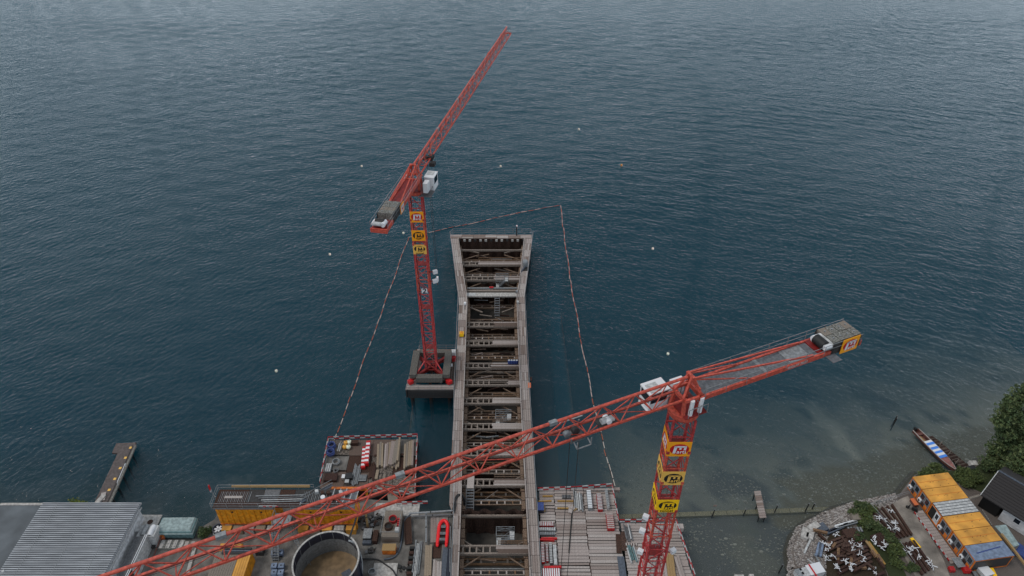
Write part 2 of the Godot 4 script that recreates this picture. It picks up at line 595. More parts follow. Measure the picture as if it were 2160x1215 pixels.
func swell(x: float, z: float) -> float:
	# long low waves from the lake, and short ones where a gust has roughened the water
	var h := 0.03 * sin(x * 0.24 + z * 0.66) + 0.026 * sin(z * 0.97 - x * 0.25 + 2.0) + 0.025 * sin(x * 0.38 + z * 0.3)
	var g := clampf(0.5 + 1.5 * gusts.get_noise_2d(x * 0.8, z * 1.4), 0.0, 1.0)
	var r := Vector2(x - 10.0, z - 30.0).length()
	var p := r + 2.4 * gusts.get_noise_2d(x * 5.0 + 900.0, z * 5.0)
	var short := clampf((z + 230.0) / 60.0, 0.0, 1.0)
	var bend := 2.6 * gusts.get_noise_2d(x * 12.0, z * 12.0)
	h += (0.25 + g) * ((0.02 + 0.03 * (1.0 - short)) * sin(p * 1.9 + bend) + 0.032 * short * sin(p * 3.2 + 1.4 * bend + 0.1 * x) + 0.012 * short * sin(p * 2.6 - 0.6 * x + bend))
	return h

func water():
	var near_z := []
	var z := -30.0
	while z > -144.4:
		near_z.append(z)
		z -= 0.62
	near_z.append(-144.4)
	var far_z := [-144.4]
	z = -145.1
	while z > -560.0:
		far_z.append(z)
		z -= 0.7 if z > -230.0 else (1.2 if z > -330.0 else 2.6)
	var warp := FastNoiseLite.new()
	warp.seed = 31
	warp.frequency = 0.006
	warp.fractal_octaves = 2
	gusts.seed = 8
	gusts.frequency = 0.012
	gusts.fractal_octaves = 3
	var v := PackedVector3Array()
	var uv := PackedVector2Array()
	var idx := PackedInt32Array()
	# three sheets: left and right of the dam, and the open lake beyond it
	for side in 3:
		var first := v.size()
		var zs: Array = far_z if side == 2 else near_z
		var cols := 560 if side == 2 else 260
		for zr in zs:
			for i in cols + 1:
				var t := float(i) / cols
				var x := 0.0
				if side == 0:
					x = lerpf(-440.0, at_z(dam_l_out, zr) + 0.5, pow(t, 0.6))
				elif side == 1:
					x = lerpf(at_z(dam_r_out, zr) - 0.5, 440.0, pow(t, 1.0 / 0.6))
				else:
					var u := t * 2.0 - 1.0
					x = signf(u) * 440.0 * pow(absf(u), 1.25)
				v.append(Vector3(x, swell(x, zr), zr))
				var r := Vector2(x - 10.0, zr - 30.0)
				var wu := warp.get_noise_2d(x, zr) * 9.0
				var wv := warp.get_noise_2d(x + 300.0, zr) * 9.0
				uv.append(Vector2((atan2(r.x, -r.y) * 170.0 + wu) / 58.0, (r.length() + wv) / 34.0))
		for j in zs.size() - 1:
			for i in cols:
				var a := first + j * (cols + 1) + i
				idx.append_array([a, a + cols + 1, a + 1, a + 1, a + cols + 1, a + cols + 2])
	var m := StandardMaterial3D.new()
	m.resource_name = "lake_water"
	m.transparency = BaseMaterial3D.TRANSPARENCY_ALPHA
	m.albedo_color = Color(0.02, 0.1, 0.13, 0.03)
	m.roughness = 0.1
	m.metallic_specular = 0.39
	var fn := FastNoiseLite.new()
	fn.seed = 3
	fn.frequency = 0.014
	fn.fractal_octaves = 5
	fn.fractal_gain = 0.5
	fn.noise_type = FastNoiseLite.TYPE_SIMPLEX_SMOOTH
	var t2 := NoiseTexture2D.new()
	t2.width = 2048
	t2.height = 2048
	t2.seamless = true
	t2.noise = fn
	m.heightmap_enabled = true
	m.heightmap_texture = t2
	m.heightmap_scale = 14.0
	var w := part(self, "water", surface(v, idx, PackedColorArray(), uv), m)
	structure(w)
	# the body of the lake: clear teal water that hides the bed as it gets deeper
	var fm := FogMaterial.new()
	fm.density = 0.135
	fm.albedo = Color(0.07, 0.44, 0.54)
	# boxes of it round the dam, whose pit is dry
	for b in [[Vector3(900, 24, 415), Vector3(0, -12.2, -353.5)], [Vector3(434, 24, 126.1), Vector3(-233, -12.2, -83)], [Vector3(442, 24, 126.1), Vector3(229, -12.2, -83)]]:
		water_box(fm, b[0], b[1], 0.0)
	for q in [[Vector2(-11.0, -118.9), Vector2(-8.7, -40), -1.0], [Vector2(2.4, -120.0), Vector2(4.2, -40), 1.0], [Vector2(-14.6, -146.0), Vector2(-11.0, -118.9), -1.0], [Vector2(4.9, -146.0), Vector2(2.5, -121.0), 1.0]]:
		var d: Vector2 = (q[1] - q[0]).normalized()
		var mid: Vector2 = (q[0] + q[1]) / 2.0 + Vector2(d.y, -d.x) * 4.0 * q[2]
		water_box(fm, Vector3(8, 24, q[0].distance_to(q[1]) + 1.0), Vector3(mid.x, -12.2, mid.y), atan2(d.x, d.y))

func water_box(fm: FogMaterial, size: Vector3, at: Vector3, turn: float):
	var f := FogVolume.new()
	f.name = numbered("water_body")
	f.shape = RenderingServer.FOG_VOLUME_SHAPE_BOX
	f.size = size
	f.material = fm
	add_child(f)
	f.position = at
	f.rotation.y = turn
	structure(f)

# ---------------------------------------------------------------- cofferdam
func corrugated(path: Array, z0: float, z1: float, y0: float, y1: float, deep := 0.28, pitch := 0.65) -> ArrayMesh:
	var st = begin()
	st.set_smooth_group(-1)
	var n = int(absf(z1 - z0) / (pitch / 2.0))
	var last = Vector2.ZERO
	for i in n + 1:
		var zz = lerpf(z0, z1, float(i) / n)
		var x = at_z(path, zz) + (deep / 2.0 if (i / 2) % 2 == 0 else -deep / 2.0)
		var q = Vector2(x, zz)
		if i:
			for p in [v3(last, y0), v3(last, y1), v3(q, y1), v3(last, y0), v3(q, y1), v3(q, y0)]:
				st.add_vertex(p)
		last = q
	st.generate_normals()
	return st.commit()

func cross_wall(x0: float, x1: float, z: float, y0: float, y1: float, deep := 0.4, pitch := 1.1) -> ArrayMesh:
	var st = begin()
	st.set_smooth_group(-1)
	var n = int((x1 - x0) / (pitch / 2.0))
	var last = Vector2.ZERO
	for i in n + 1:
		var q = Vector2(lerpf(x0, x1, float(i) / n), z + (deep / 2.0 if (i / 2) % 2 == 0 else -deep / 2.0))
		if i:
			for p in [v3(last, y0), v3(last, y1), v3(q, y1), v3(last, y0), v3(q, y1), v3(q, y0)]:
				st.add_vertex(p)
		last = q
	st.generate_normals()
	return st.commit()

func shifted(path: Array, dx: float) -> Array:
	var out = []
	for p in path:
		out.append(Vector2(p.x + dx, p.y))
	return out

func dam_walkway(label: String, inner: Array, outer: Array):
	var o = thing("timber_walkway", label, "walkway", Vector3(at_z(inner, -95.0), 2.3, -95.0), 0.0, "cofferdam walkways")
	var off = o.position
	var z = -143.1
	while z < -41.0:
		var l = 2.75 if rng.randf() < 0.7 else 2.2
		var tone = rng.randi() % 4
		var rows = 4
		for k in rows:
			var t = (k + 0.5) / rows
			var a = Vector3(lerpf(at_z(inner, z), at_z(outer, z), t), 2.42 + rng.randf_range(-0.012, 0.012), z + 0.03)
			var b = Vector3(lerpf(at_z(inner, z + l), at_z(outer, z + l), t), a.y, z + l - 0.03)
			var wide = absf(at_z(inner, z) - at_z(outer, z)) / rows
			rod(o, "plank", "plank_z%d" % (tone if rng.randf() < 0.6 else rng.randi() % 5), a - off, b - off, wide - 0.035, 0.07)
		z += l
	# bearers under the boards
	z = -143.0
	while z < -41.0:
		rod(o, "bearer", "dark_steel", Vector3(at_z(inner, z), 2.28, z) - off, Vector3(at_z(outer, z), 2.28, z) - off, 0.2, 0.2)
		z += 2.6

func dam():
	# sheet piles: an inner and an outer skin on each side
	var w1 = thing("sheet_pile_wall", "rusty steel sheet pile wall under the walkway beside crane two pontoon", "wall", Vector3(-10, 0, -95))
	w1.set_meta("label", "rusty corrugated sheet pile wall under the walkway next to the far crane's platform")
	var w2 = thing("sheet_pile_wall", "rusty corrugated sheet pile wall under the right-hand walkway of the cofferdam", "wall", Vector3(2, 0, -95))
	for s in [[w1, shifted(dam_l_out, 0.4), 2.1, "outer_skin"], [w1, shifted(dam_l_in, -0.2), 2.1, "inner_skin"], [w2, shifted(dam_r_out, -0.4), 2.1, "outer_skin"], [w2, shifted(dam_r_in, 0.2), 2.1, "inner_skin"]]:
		part(s[0], s[3], corrugated(s[1], -144.0, -40.0, -9.0, s[2]), "pile_rust", Transform3D(Basis.IDENTITY, -s[0].position))
	var w3 = thing("sheet_pile_wall", "rusty sheet pile wall closing the wide far end of the cofferdam", "wall", Vector3(-5, 0, -144.2))
	part(w3, "pile_row", cross_wall(-14.4, 4.6, -143.7, -9.0, 2.1), "pile_rust", Transform3D(Basis.IDENTITY, -w3.position))
	part(w3, "outer_skin", cross_wall(-14.4, 4.6, -145.2, -9.0, 2.1), "pile_rust", Transform3D(Basis.IDENTITY, -w3.position))
	# pit floor, in two levels
	structure(part(self, "pit_floor", prism([Vector2(-14.5, -144), Vector2(4.8, -144), Vector2(2.6, -120), Vector2(3.4, -67), Vector2(-9.0, -67), Vector2(-11, -119)], -9.2, -8.0), "wet_concrete"))
	structure(part(self, "pit_floor", prism([Vector2(-9.0, -67.2), Vector2(3.0, -67.2), Vector2(3.6, -40), Vector2(-8.6, -40)], -5.2, -4.2), "wet_concrete"))
	# cross bulkheads of sheet piles inside the pit
	var heads = [[-114.8, 0.2, "dark rusty sheet pile bulkhead below the gangway in the far cofferdam bay"], [-88.2, 0.3, "rusty ribbed sheet pile bulkhead across the middle of the cofferdam pit"], [-67.2, 1.7, "sheet pile bulkhead with a scalloped top edge near the steel stair"], [-131.0, -2.0, "deep sheet pile bulkhead in the wide far end of the pit"], [-102.5, -1.5, "deep sheet pile bulkhead beneath the blue barrels"], [-78.0, -1.0, "deep sheet pile bulkhead under the near crane's red jib"]]
	for h in heads:
		var o = thing("bulkhead", h[2], "bulkhead", Vector3(-3.5, 0, h[0]), 0.0, "bulkheads across the pit")
		part(o, "pile_row", cross_wall(at_z(dam_l_in, h[0]), at_z(dam_r_in, h[0]), h[0], -8.5, h[1]), "pile_rust", Transform3D(Basis.IDENTITY, -o.position))
		rod(o, "capping_beam", "strut", Vector3(at_z(dam_l_in, h[0]) + 3.7, h[1] - 1.0, 0.45), Vector3(at_z(dam_r_in, h[0]) + 3.3, h[1] - 1.0, 0.45), 0.35, 0.45)
	dam_walkway("long pale plank walkway on the cofferdam edge beside the far crane", dam_l_in, dam_l_out)
	dam_walkway("long pale plank walkway on the cofferdam edge facing the near crane's mast", dam_r_in, dam_r_out)
	var far_walk = thing("timber_walkway", "short plank walkway across the wide far end of the cofferdam", "walkway", Vector3(-5, 2.3, -144.3), 0.0, "cofferdam walkways")
	for i in 7:
		for k in 3:
			rod(far_walk, "plank", "plank_x%d" % (rng.randi() % 5), Vector3(-9.8 + i * 2.8, 0.12, -0.75 + k * 0.55 + 0.5), Vector3(-7.06 + i * 2.8, 0.12, -0.75 + k * 0.55 + 0.5), 0.52, 0.07)
	for i in 13:
		box(far_walk, "pile_cap", "pale_concrete" if i % 3 else "dark_steel", Vector3(-7.6 + i * 1.27, -0.35, 1.3), Vector3(0.55, 0.5, 0.3))
	# railings
	var lo = []
	var ro = []
	for z in [-144.6, -120.0, -90.0, -66.0, -42.0]:
		lo.append(Vector3(at_z(dam_l_out, z) - 0.05, 2.45, z))
		ro.append(Vector3(at_z(dam_r_out, z) + 0.05, 2.45, z))
	railing("guard_rail", "thin pale guard rail along the outer edge of the walkway beside the far crane", lo, 1.1, 2.6)
	railing("guard_rail", "thin pale guard rail along the right outer edge of the cofferdam", ro, 1.1, 2.6)
	railing("guard_rail", "grey guard rail round the far end of the cofferdam facing open water", [Vector3(-14.85, 2.45, -144.2), Vector3(-14.2, 2.45, -145.7), Vector3(4.4, 2.45, -145.7), Vector3(5.05, 2.45, -144.2)], 1.1, 2.0, "galvanised", 3)
	for s in [["left", dam_l_in, 0.1], ["right", dam_r_in, -0.1]]:
		var o = thing("edge_board", "pale upright edge board lining the %s inner edge of the pit" % s[0], "edge board", Vector3(at_z(s[1], -95.0), 2.4, -95.0), 0.0, "boards along the pit edges")
		var z = -143.0
		while z < -42.0:
			var l: float = rng.randf_range(3.2, 4.6)
			rod(o, "board", pick(["plank_z3", "plank_z0", "plank_z3", "plank_z1"]), Vector3(at_z(s[1], z) + s[2], 2.65, z) - o.position, Vector3(at_z(s[1], z + l - 0.15) + s[2], 2.65, z + l - 0.15) - o.position, 0.16, 0.34)
			z += l
	# walers along the inner walls
	for s in [["left", dam_l_in, 0.45], ["right", dam_r_in, -0.45]]:
		for lev in [[0.55, "upper"], [-3.2, "lower"]]:
			var o = thing("waler_beam", "brown %s waler beam along the %s wall inside the pit" % [lev[1], s[0]], "beam", Vector3(at_z(s[1], -95.0), lev[0], -95.0), 0.0, "walers inside the pit")
			var z = -142.5
			while z < -42.0:
				rod(o, "flange", "waler", Vector3(at_z(s[1], z) + s[2], lev[0], z) - o.position, Vector3(at_z(s[1], z + 5.0) + s[2], lev[0], z + 5.0) - o.position, 0.55, 0.5)
				for k in 3:
					box(o, "stiffener", "dark_rust", Vector3(at_z(s[1], z + k * 1.7) + s[2], lev[0] + 0.02, z + k * 1.7 + 0.5) - o.position, Vector3(0.6, 0.54, 0.12))
				z += 5.05
	dam_struts()
	dam_stairs()
	dam_clutter()

func dam_struts():
	var rows = [[-139.5, "bare"], [-134.0, "deck"], [-128.2, "deck"], [-121.9, "wide"], [-117.0, "low"], [-112.1, "deck"], [-106.3, "deck"], [-99.8, "deck"], [-95.2, "short"], [-90.5, "deck"], [-84.4, "deck"], [-78.6, "deck"], [-72.5, "deck"], [-60.5, "deck"], [-51.5, "deck"]]
	var ord = ["farthest", "second farthest", "third farthest", "fourth", "fifth", "sixth", "seventh", "eighth", "ninth", "tenth", "eleventh", "twelfth", "thirteenth", "second nearest", "nearest"]
	var i = -1
	for r in rows:
		i += 1
		var z: float = r[0]
		var x0 = at_z(dam_l_in, z) + 0.2
		var x1 = at_z(dam_r_in, z) - 0.2
		var kind: String = r[1]
		var what: String = {"bare": "bare single beam strut with corner braces", "deck": "double beam strut with plank deck on its right half", "wide": "strut carrying a full width concrete walkway", "low": "low battened strut below the gangway", "short": "double beam strut with short railed deck"}[kind]
		var o = thing("strut_frame", "%s, %s across the cofferdam pit" % [what, ord[i]] if kind in ["deck"] else "%s across the cofferdam pit" % what, "strut", Vector3((x0 + x1) / 2.0, 1.4, z), 0.0, "struts across the pit")
		var hw = (x1 - x0) / 2.0
		if kind == "bare":
			rod(o, "beam", "strut", Vector3(-hw, 0, 0), Vector3(hw, 0, 0), 0.3, 0.4)
		elif kind == "wide":
			box(o, "slab", "pale_concrete", Vector3(0, 0.2, 0), Vector3(2.0 * hw, 0.3, 1.3))
			box(o, "kerb", "strut", Vector3(0, 0.1, -1.5), Vector3(2.0 * hw, 0.3, 0.4))
			box(o, "kerb", "galvanised", Vector3(0, 0.2, -2.4), Vector3(2.0 * hw, 0.2, 0.3))
			box(o, "white_plate", "dirty_white", Vector3(-hw + 1.0, 0.38, 0.05), Vector3(1.9, 0.06, 0.9))
			box(o, "red_box", "signal_red", Vector3(-0.2, 0.45, -2.4), Vector3(0.9, 0.25, 0.3))
		elif kind != "low":
			for s in [-0.62, 0.62]:
				rod(o, "beam", "strut", Vector3(-hw, -0.1, s), Vector3(hw, -0.1, s), 0.26, 0.45)
			for k in 5:
				box(o, "batten", "strut", Vector3(-hw + 0.4 + k * hw * 0.2, -0.1, 0), Vector3(0.22, 0.35, 1.0))
			var left = (0.05 if kind == "deck" else 0.6) * hw + rng.randf_range(-0.5, 0.3)
			if i == 1:
				left = -0.45 * hw
			for k in 4:
				rod(o, "plank", pick(["plank_x0", "plank_x1", "plank_x2", "plank_x3", "old_plank_x"]), Vector3(left + rng.randf_range(-0.25, 0.1), 0.19, -0.5 + k * 0.33), Vector3(hw + 0.1, 0.19, -0.5 + k * 0.33), 0.3, 0.07)
			for k in 4:
				var px = lerpf(left + 0.1, hw - 0.1, k / 3.0)
				rod(o, "post", "low_strut", Vector3(px, 0.2, -0.66), Vector3(px, 1.25, -0.66), 0.06)
			for k in 2:
				rod(o, "rail", "low_strut" if i % 2 else "waler", Vector3(left + 0.1, 1.2 - k * 0.5, -0.66), Vector3(hw - 0.1, 1.2 - k * 0.5, -0.66), 0.06, 0.14)
		# battened tie between this strut and the next
		if kind != "wide" and i < 14:
			for s in [2.55, 3.2]:
				rod(o, "tie_beam", "strut" if i % 3 else "waler", Vector3(-hw, -1.35, s), Vector3(hw, -1.35, s), 0.16, 0.28)
			for k in 8:
				box(o, "tie_spacer", "plank_x3" if k % 3 else "low_strut", Vector3(lerpf(-hw, hw, (k + 0.5) / 8.0), -1.3, 2.87), Vector3(0.22, 0.26, 0.5))
			rod(o, "service_pipe", pick(["galvanised", "dark_rust", "strut"]), Vector3(-hw, -2.3, 1.6), Vector3(hw, -2.2, 1.7), 0.2)
		# pipes and boards stowed on the lower members
		for k in 4:
			var sx = rng.randf_range(-0.9, 0.3) * hw
			var sz = rng.randf_range(-2.0, 2.2)
			rod(o, "stowed_pole", pick(["strut", "waler", "galvanised", "old_plank_x", "plank_x2", "dark_rust"]), Vector3(sx, rng.randf_range(-2.8, -1.0), sz), Vector3(sx + rng.randf_range(0.3, 0.65) * hw, rng.randf_range(-2.6, -1.0), sz + rng.randf_range(-0.5, 0.5)), rng.randf_range(0.1, 0.24))
		# lower level strut pair with spacers and knee braces
		var y = -3.1
		for s in [-0.4, 0.4]:
			rod(o, "lower_beam", "low_strut" if i > 10 else "waler", Vector3(-hw, y, s), Vector3(hw, y, s), 0.28, 0.35)
		for k in 5:
			box(o, "spacer", "strut", Vector3(lerpf(-hw, hw, (k + 0.5) / 5.0), y + 0.03, 0), Vector3(0.3, 0.3, 0.6))
		for s in [-1, 1]:
			rod(o, "knee_brace", "strut", Vector3(s * hw, -1.3, -2.6), Vector3(s * hw * 0.4, -1.0, -0.4), 0.22)
			if i < 3 or i > 6:
				rod(o, "knee_brace", "waler", Vector3(s * hw, -1.3, 2.4), Vector3(s * hw * 0.4, -1.0, 0.4), 0.18)

func stair_flight(o: Node3D, a: Vector3, b: Vector3, wide: float, side: Vector3, m := "galvanised"):
	for s in [-0.5, 0.5]:
		rod(o, "stringer", m, a + side * wide * s, b + side * wide * s, 0.06, 0.25)
		rod(o, "handrail", m, a + side * wide * s + Vector3.UP, b + side * wide * s + Vector3.UP, 0.05)
		for t in [0.05, 0.5, 0.95]:
			var q = a.lerp(b, t) + side * wide * s
			rod(o, "baluster", m, q, q + Vector3.UP, 0.04)
	var n = int(absf(a.y - b.y) / 0.28) + 2
	n = mini(n, 14)
	for k in n:
		var q = a.lerp(b, (k + 0.5) / n)
		box(o, "tread", "grating", q + Vector3.UP * 0.05, Vector3(wide if absf(side.x) > 0.5 else 0.26, 0.04, wide if absf(side.z) > 0.5 else 0.26))

func stair_tower(label: String, at: Vector3, down: float):
	var o = thing("stair_tower", label, "stairs", at, 0.0, "stair towers into the pit")
	for x in [-1.35, 1.35]:
		for z in [-0.75, 0.75]:
			rod(o, "post", "galvanised", Vector3(x, -down, z), Vector3(x, 1.2, z), 0.06)
	for y in [1.15, 0.6, 0.1]:
		for z in [-0.75, 0.75]:
			rod(o, "rail", "galvanised", Vector3(-1.35, y, z), Vector3(1.35, y, z), 0.05)
		rod(o, "rail", "galvanised", Vector3(-1.35, y, -0.75), Vector3(-1.35, y, 0.75), 0.05)
	for s in [-1, 1]:
		rod(o, "diagonal", "galvanised", Vector3(-1.35 * s, 0.1, -0.75), Vector3(1.35 * s, 1.15, -0.75), 0.04)
	box(o, "landing", "dirty_white", Vector3(1.0, 0.05, 0.0), Vector3(0.7, 0.06, 1.4))
	box(o, "landing", "dirty_white", Vector3(-1.0, -1.6, 0.0), Vector3(0.7, 0.06, 1.4))
	stair_flight(o, Vector3(0.65, 0.05, 0.35), Vector3(-0.65, -1.6, 0.35), 0.7, Vector3(0, 0, 1))
	stair_flight(o, Vector3(-0.65, -1.6, -0.35), Vector3(0.65, -3.2, -0.35), 0.7, Vector3(0, 0, 1))

func dam_stairs():
	stair_tower("white scaffold stair tower with zigzag flights in the wide far bay", Vector3(-2.2, 1.7, -127.36), 6.0)
	stair_tower("pale steel stair tower rising beside the nearest plank deck", Vector3(-0.99, 1.2, -63), 5.0)
	stair_tower("thin railed stair tower in the bay behind the red jib", Vector3(-1.5, 1.5, -86.53), 6.0)
	var o = thing("gangway", "grey sloping aluminium gangway leading down from the concrete walkway", "gangway", Vector3(-3.15, 1.7, -120.79))
	stair_flight(o, Vector3(0, 0.1, 0), Vector3(0, -1.8, 4.2), 1.0, Vector3(1, 0, 0), "steel_grey")
	var s = thing("steel_stair", "grey steel stair with a pale top landing along the left pit wall", "stairs", Vector3(-6.58, 1.5, -70.82))
	box(s, "landing", "plank_z3", Vector3(0, 0.3, -1.5), Vector3(1.1, 0.08, 2.4))
	stair_flight(s, Vector3(0, 0.2, -0.3), Vector3(0, -2.2, 3.4), 1.2, Vector3(1, 0, 0), "steel_grey")

func dam_clutter():
	# silver vessel, barrels, cabinets, post with lamp, pump
	var o = thing("silver_pump", "silver pump vessel with a dark hose on the right walkway at the far end", "pump", Vector3(2.99, 2.5, -131.36))
	part(o, "vessel", lathe([Vector2(0, 0), Vector2(0.55, 0.05), Vector2(0.6, 0.5), Vector2(0.6, 1.3), Vector2(0.45, 1.65), Vector2(0, 1.75)], 16), "galvanised")
	box(o, "skid", "dark_steel", Vector3(0, 0.02, 0.9), Vector3(1.0, 0.2, 1.6))
	part(o, "hose", hose_mesh(smooth([Vector3(0.2, 0.4, 0.5), Vector3(-0.3, 0.5, 1.2), Vector3(-0.8, 0.1, 1.9), Vector3(-1.4, -0.8, 2.2)]), 0.16), "slate")
	for k in 4:
		var b = thing("blue_barrel", "blue plastic barrel on the plank deck, %s of four in a row" % ["leftmost", "second", "third", "rightmost"][k], "barrel", Vector3(-0.54, 1.7, -100.1) + Vector3(k * 0.48, 0, 0), 0.0, "blue barrels on the strut deck")
		part(b, "drum", lathe([Vector2(0, 0), Vector2(0.26, 0), Vector2(0.29, 0.3), Vector2(0.29, 0.6), Vector2(0.26, 0.85), Vector2(0, 0.85)], 12), "blue")
		part(b, "lid", lathe([Vector2(0, 0.9), Vector2(0.2, 0.9), Vector2(0.2, 0.84)], 12), "dirty_white")
	var y = thing("yellow_generator", "small yellow generator box on the left walkway", "generator", Vector3(-9.96, 2.5, -107.37))
	box(y, "housing", "sign_lemon", Vector3(0, 0.45, 0), Vector3(0.8, 0.7, 0.9))
	box(y, "lid", "yellow", Vector3(0, 0.84, 0), Vector3(0.6, 0.08, 0.7))
	box(y, "skid", "black", Vector3(0, 0.05, 0), Vector3(0.9, 0.1, 1.0))
	var p = thing("lamp_post", "tall dark post with a white cap at the cofferdam's far edge", "post", Vector3(1.14, 2.4, -144.44))
	tube(p, "pole", "black", Vector3.ZERO, Vector3(0, 2.6, 0), 0.14)
	tube(p, "cap", "white", Vector3(0, 2.6, 0), Vector3(0, 2.9, 0), 0.18)
	# hoses along the walkway near the stair
	var h = part(self, "black_hose", hose_mesh(smooth([Vector3(-9.01, 2.6, -66.57), Vector3(-8.57, 2.6, -68.73), Vector3(-7.94, 2.7, -69.36), Vector3(-7.44, 2, -69.18), Vector3(-7.32, 1, -68.87), Vector3(-7.67, 0.4, -68.17)]), 0.12), "rubber")
	tag(h, "black hose looping over the walkway edge down into the pit", "hose")
	var h2 = part(self, "black_hose", hose_mesh(smooth([Vector3(-8.82, 2.6, -65.98), Vector3(-8.62, 2.6, -67.34), Vector3(-8.77, 2.6, -68.56), Vector3(-8.38, 2.6, -69.35), Vector3(-7.67, 2.2, -69.39), Vector3(-7.48, 0.5, -68.71)]), 0.1), "rubber")
	tag(h2, "second dark hose curling beside the loop on the walkway", "hose")
	var d = thing("stained_panel", "rust stained panel leaning on the right walkway's outer edge", "panel", Vector3(3.2, 2.5, -93.4))
	box(d, "sheet", "float_orange", Vector3(0, 0.05, 0), Vector3(0.5, 0.05, 1.3))
	box(d, "frame", "dark_rust", Vector3(0.3, 0.07, -1.6), Vector3(0.35, 0.08, 1.0))
	for q in [[981, 626, "white"], [1092, 640, "dirty_white"], [1090, 618, "galvanised"]]:
		var c = thing("cable_box", "small pale cable box on the pit edge at %s" % {981: "the left end of the concrete walkway", 1092: "the right wall past the concrete walkway", 1090: "the right end of the concrete walkway"}[q[0]], "box", Vector3(-9.83, 2.5, -117.29) if q[0] == 981 else (Vector3(1.19, 2.5, -117.78) if q[0] == 1092 else Vector3(1.01, 2.5, -121.42)))
		box(c, "housing", q[2], Vector3(0, 0.3, 0), Vector3(0.45, 0.6, 0.5))
		tube(c, "conduit", "steel_grey", Vector3(0, 0.1, 0), Vector3(0, 0.1, 1.6), 0.06)

# ---------------------------------------------------------------- tower cranes
func logo_sign(p: Node, xf: Transform3D, board: String, oval: String, ink: String, under: bool, w := 2.15, h := 1.95) -> MeshInstance3D:
	var s = part(p, "sign_board", UB, board, xf * Transform3D(Basis.IDENTITY.scaled(Vector3(w, h, 0.05)), Vector3.ZERO))
	var k = Basis.IDENTITY.scaled(Vector3(1.0 / w, 1.0 / h, 20.0))
	var up = 0.12 if under else 0.0
	var disc = Transform3D(Basis(Vector3.RIGHT, PI / 2).scaled(Vector3(w * 0.84, h * (0.66 if under else 0.74), 0.02)), Vector3(0, up, 0.03))
	part(s, "oval", UC, oval, Transform3D(k, Vector3.ZERO) * Transform3D(Basis(Vector3(w * 0.84, 0, 0), Vector3(0, 0, 0.02), Vector3(0, -h * (0.66 if under else 0.74), 0)), disc.origin))
	for b in [[-0.43, -0.03, 0.27, 0.98], [0.04, 0.38, 1.1, 0.18], [0.07, 0.2, 0.2, 0.42], [0.5, 0.17, 0.22, 0.5]]:
		part(s, "letter_stroke", UB, ink, Transform3D(k, Vector3.ZERO) * Transform3D(Basis(Vector3(b[2], 0, 0), Vector3(0.1 * b[3], b[3], 0), Vector3(0, 0, 0.02)), Vector3(b[0] + 0.02, b[1] + up, 0.05)))
	lettering(s, "letter", ink, "arti", 0.38, Transform3D(k, Vector3.ZERO) * Transform3D(Basis.IDENTITY, Vector3(0.22, -0.36 + up, 0.05)))
	if under:
		lettering(s, "letter", oval, "tunnel", 0.3, Transform3D(k, Vector3.ZERO) * Transform3D(Basis.IDENTITY, Vector3(0, -0.74, 0.035)))
	return s

func lattice_jib(o: Node3D, xf: Transform3D, length: float, m: String) -> MeshInstance3D:
	var w = 0.63
	var h = 2.05
	var bay = 3.2
	var st = begin()
	for s in [-w, w]:
		jrod(st, Vector3(s, 0, -0.6), Vector3(s, 0, -length), 0.18, 0.2)
	jtube(st, Vector3(0, h, -0.3), Vector3(0, h, -length + 1.6), 0.14)
	var jib = done(st, o, "jib", m, xf)
	var n = int(length / bay)
	for i in n:
		var z0 = -0.8 - i * bay
		var z1 = z0 - bay
		var zm = (z0 + z1) / 2.0
		for s in [-w, w]:
			rod(jib, "brace", m, Vector3(s, 0.05, z0), Vector3(0, h, zm), 0.085)
			rod(jib, "brace", m, Vector3(0, h, zm), Vector3(s, 0.05, z1), 0.085)
		rod(jib, "cross_strut", m, Vector3(-w, 0, z0), Vector3(w, 0, z0), 0.08)
		rod(jib, "cross_strut", m, Vector3(-w if i % 2 else w, 0, z0), Vector3(w if i % 2 else -w, 0, z1), 0.06)
		if i % 4 == 3:
			rod(jib, "coupling", "galvanised" if i < 12 else m, Vector3(0, h, zm - 1.0), Vector3(0, h, zm - 1.7), 0.36, 0.36)
	# slack hoist ropes inside the lattice
	for s in [-0.12, 0.15]:
		tube(jib, "hoist_rope", "dark_steel", Vector3(s, 0.75, -1), Vector3(s * 0.5, 0.5, -length + 2.0), 0.018)
	box(jib, "tip_frame", m, Vector3(0, 0.15, -length), Vector3(1.5, 0.25, 0.3))
	for s in [-0.65, 0.65]:
		rod(jib, "tip_rail", "galvanised", Vector3(s, 0.2, -length), Vector3(s, 1.3, -length), 0.05)
	rod(jib, "tip_rail", "galvanised", Vector3(-0.65, 1.3, -length), Vector3(0.65, 1.3, -length), 0.05)
	return jib

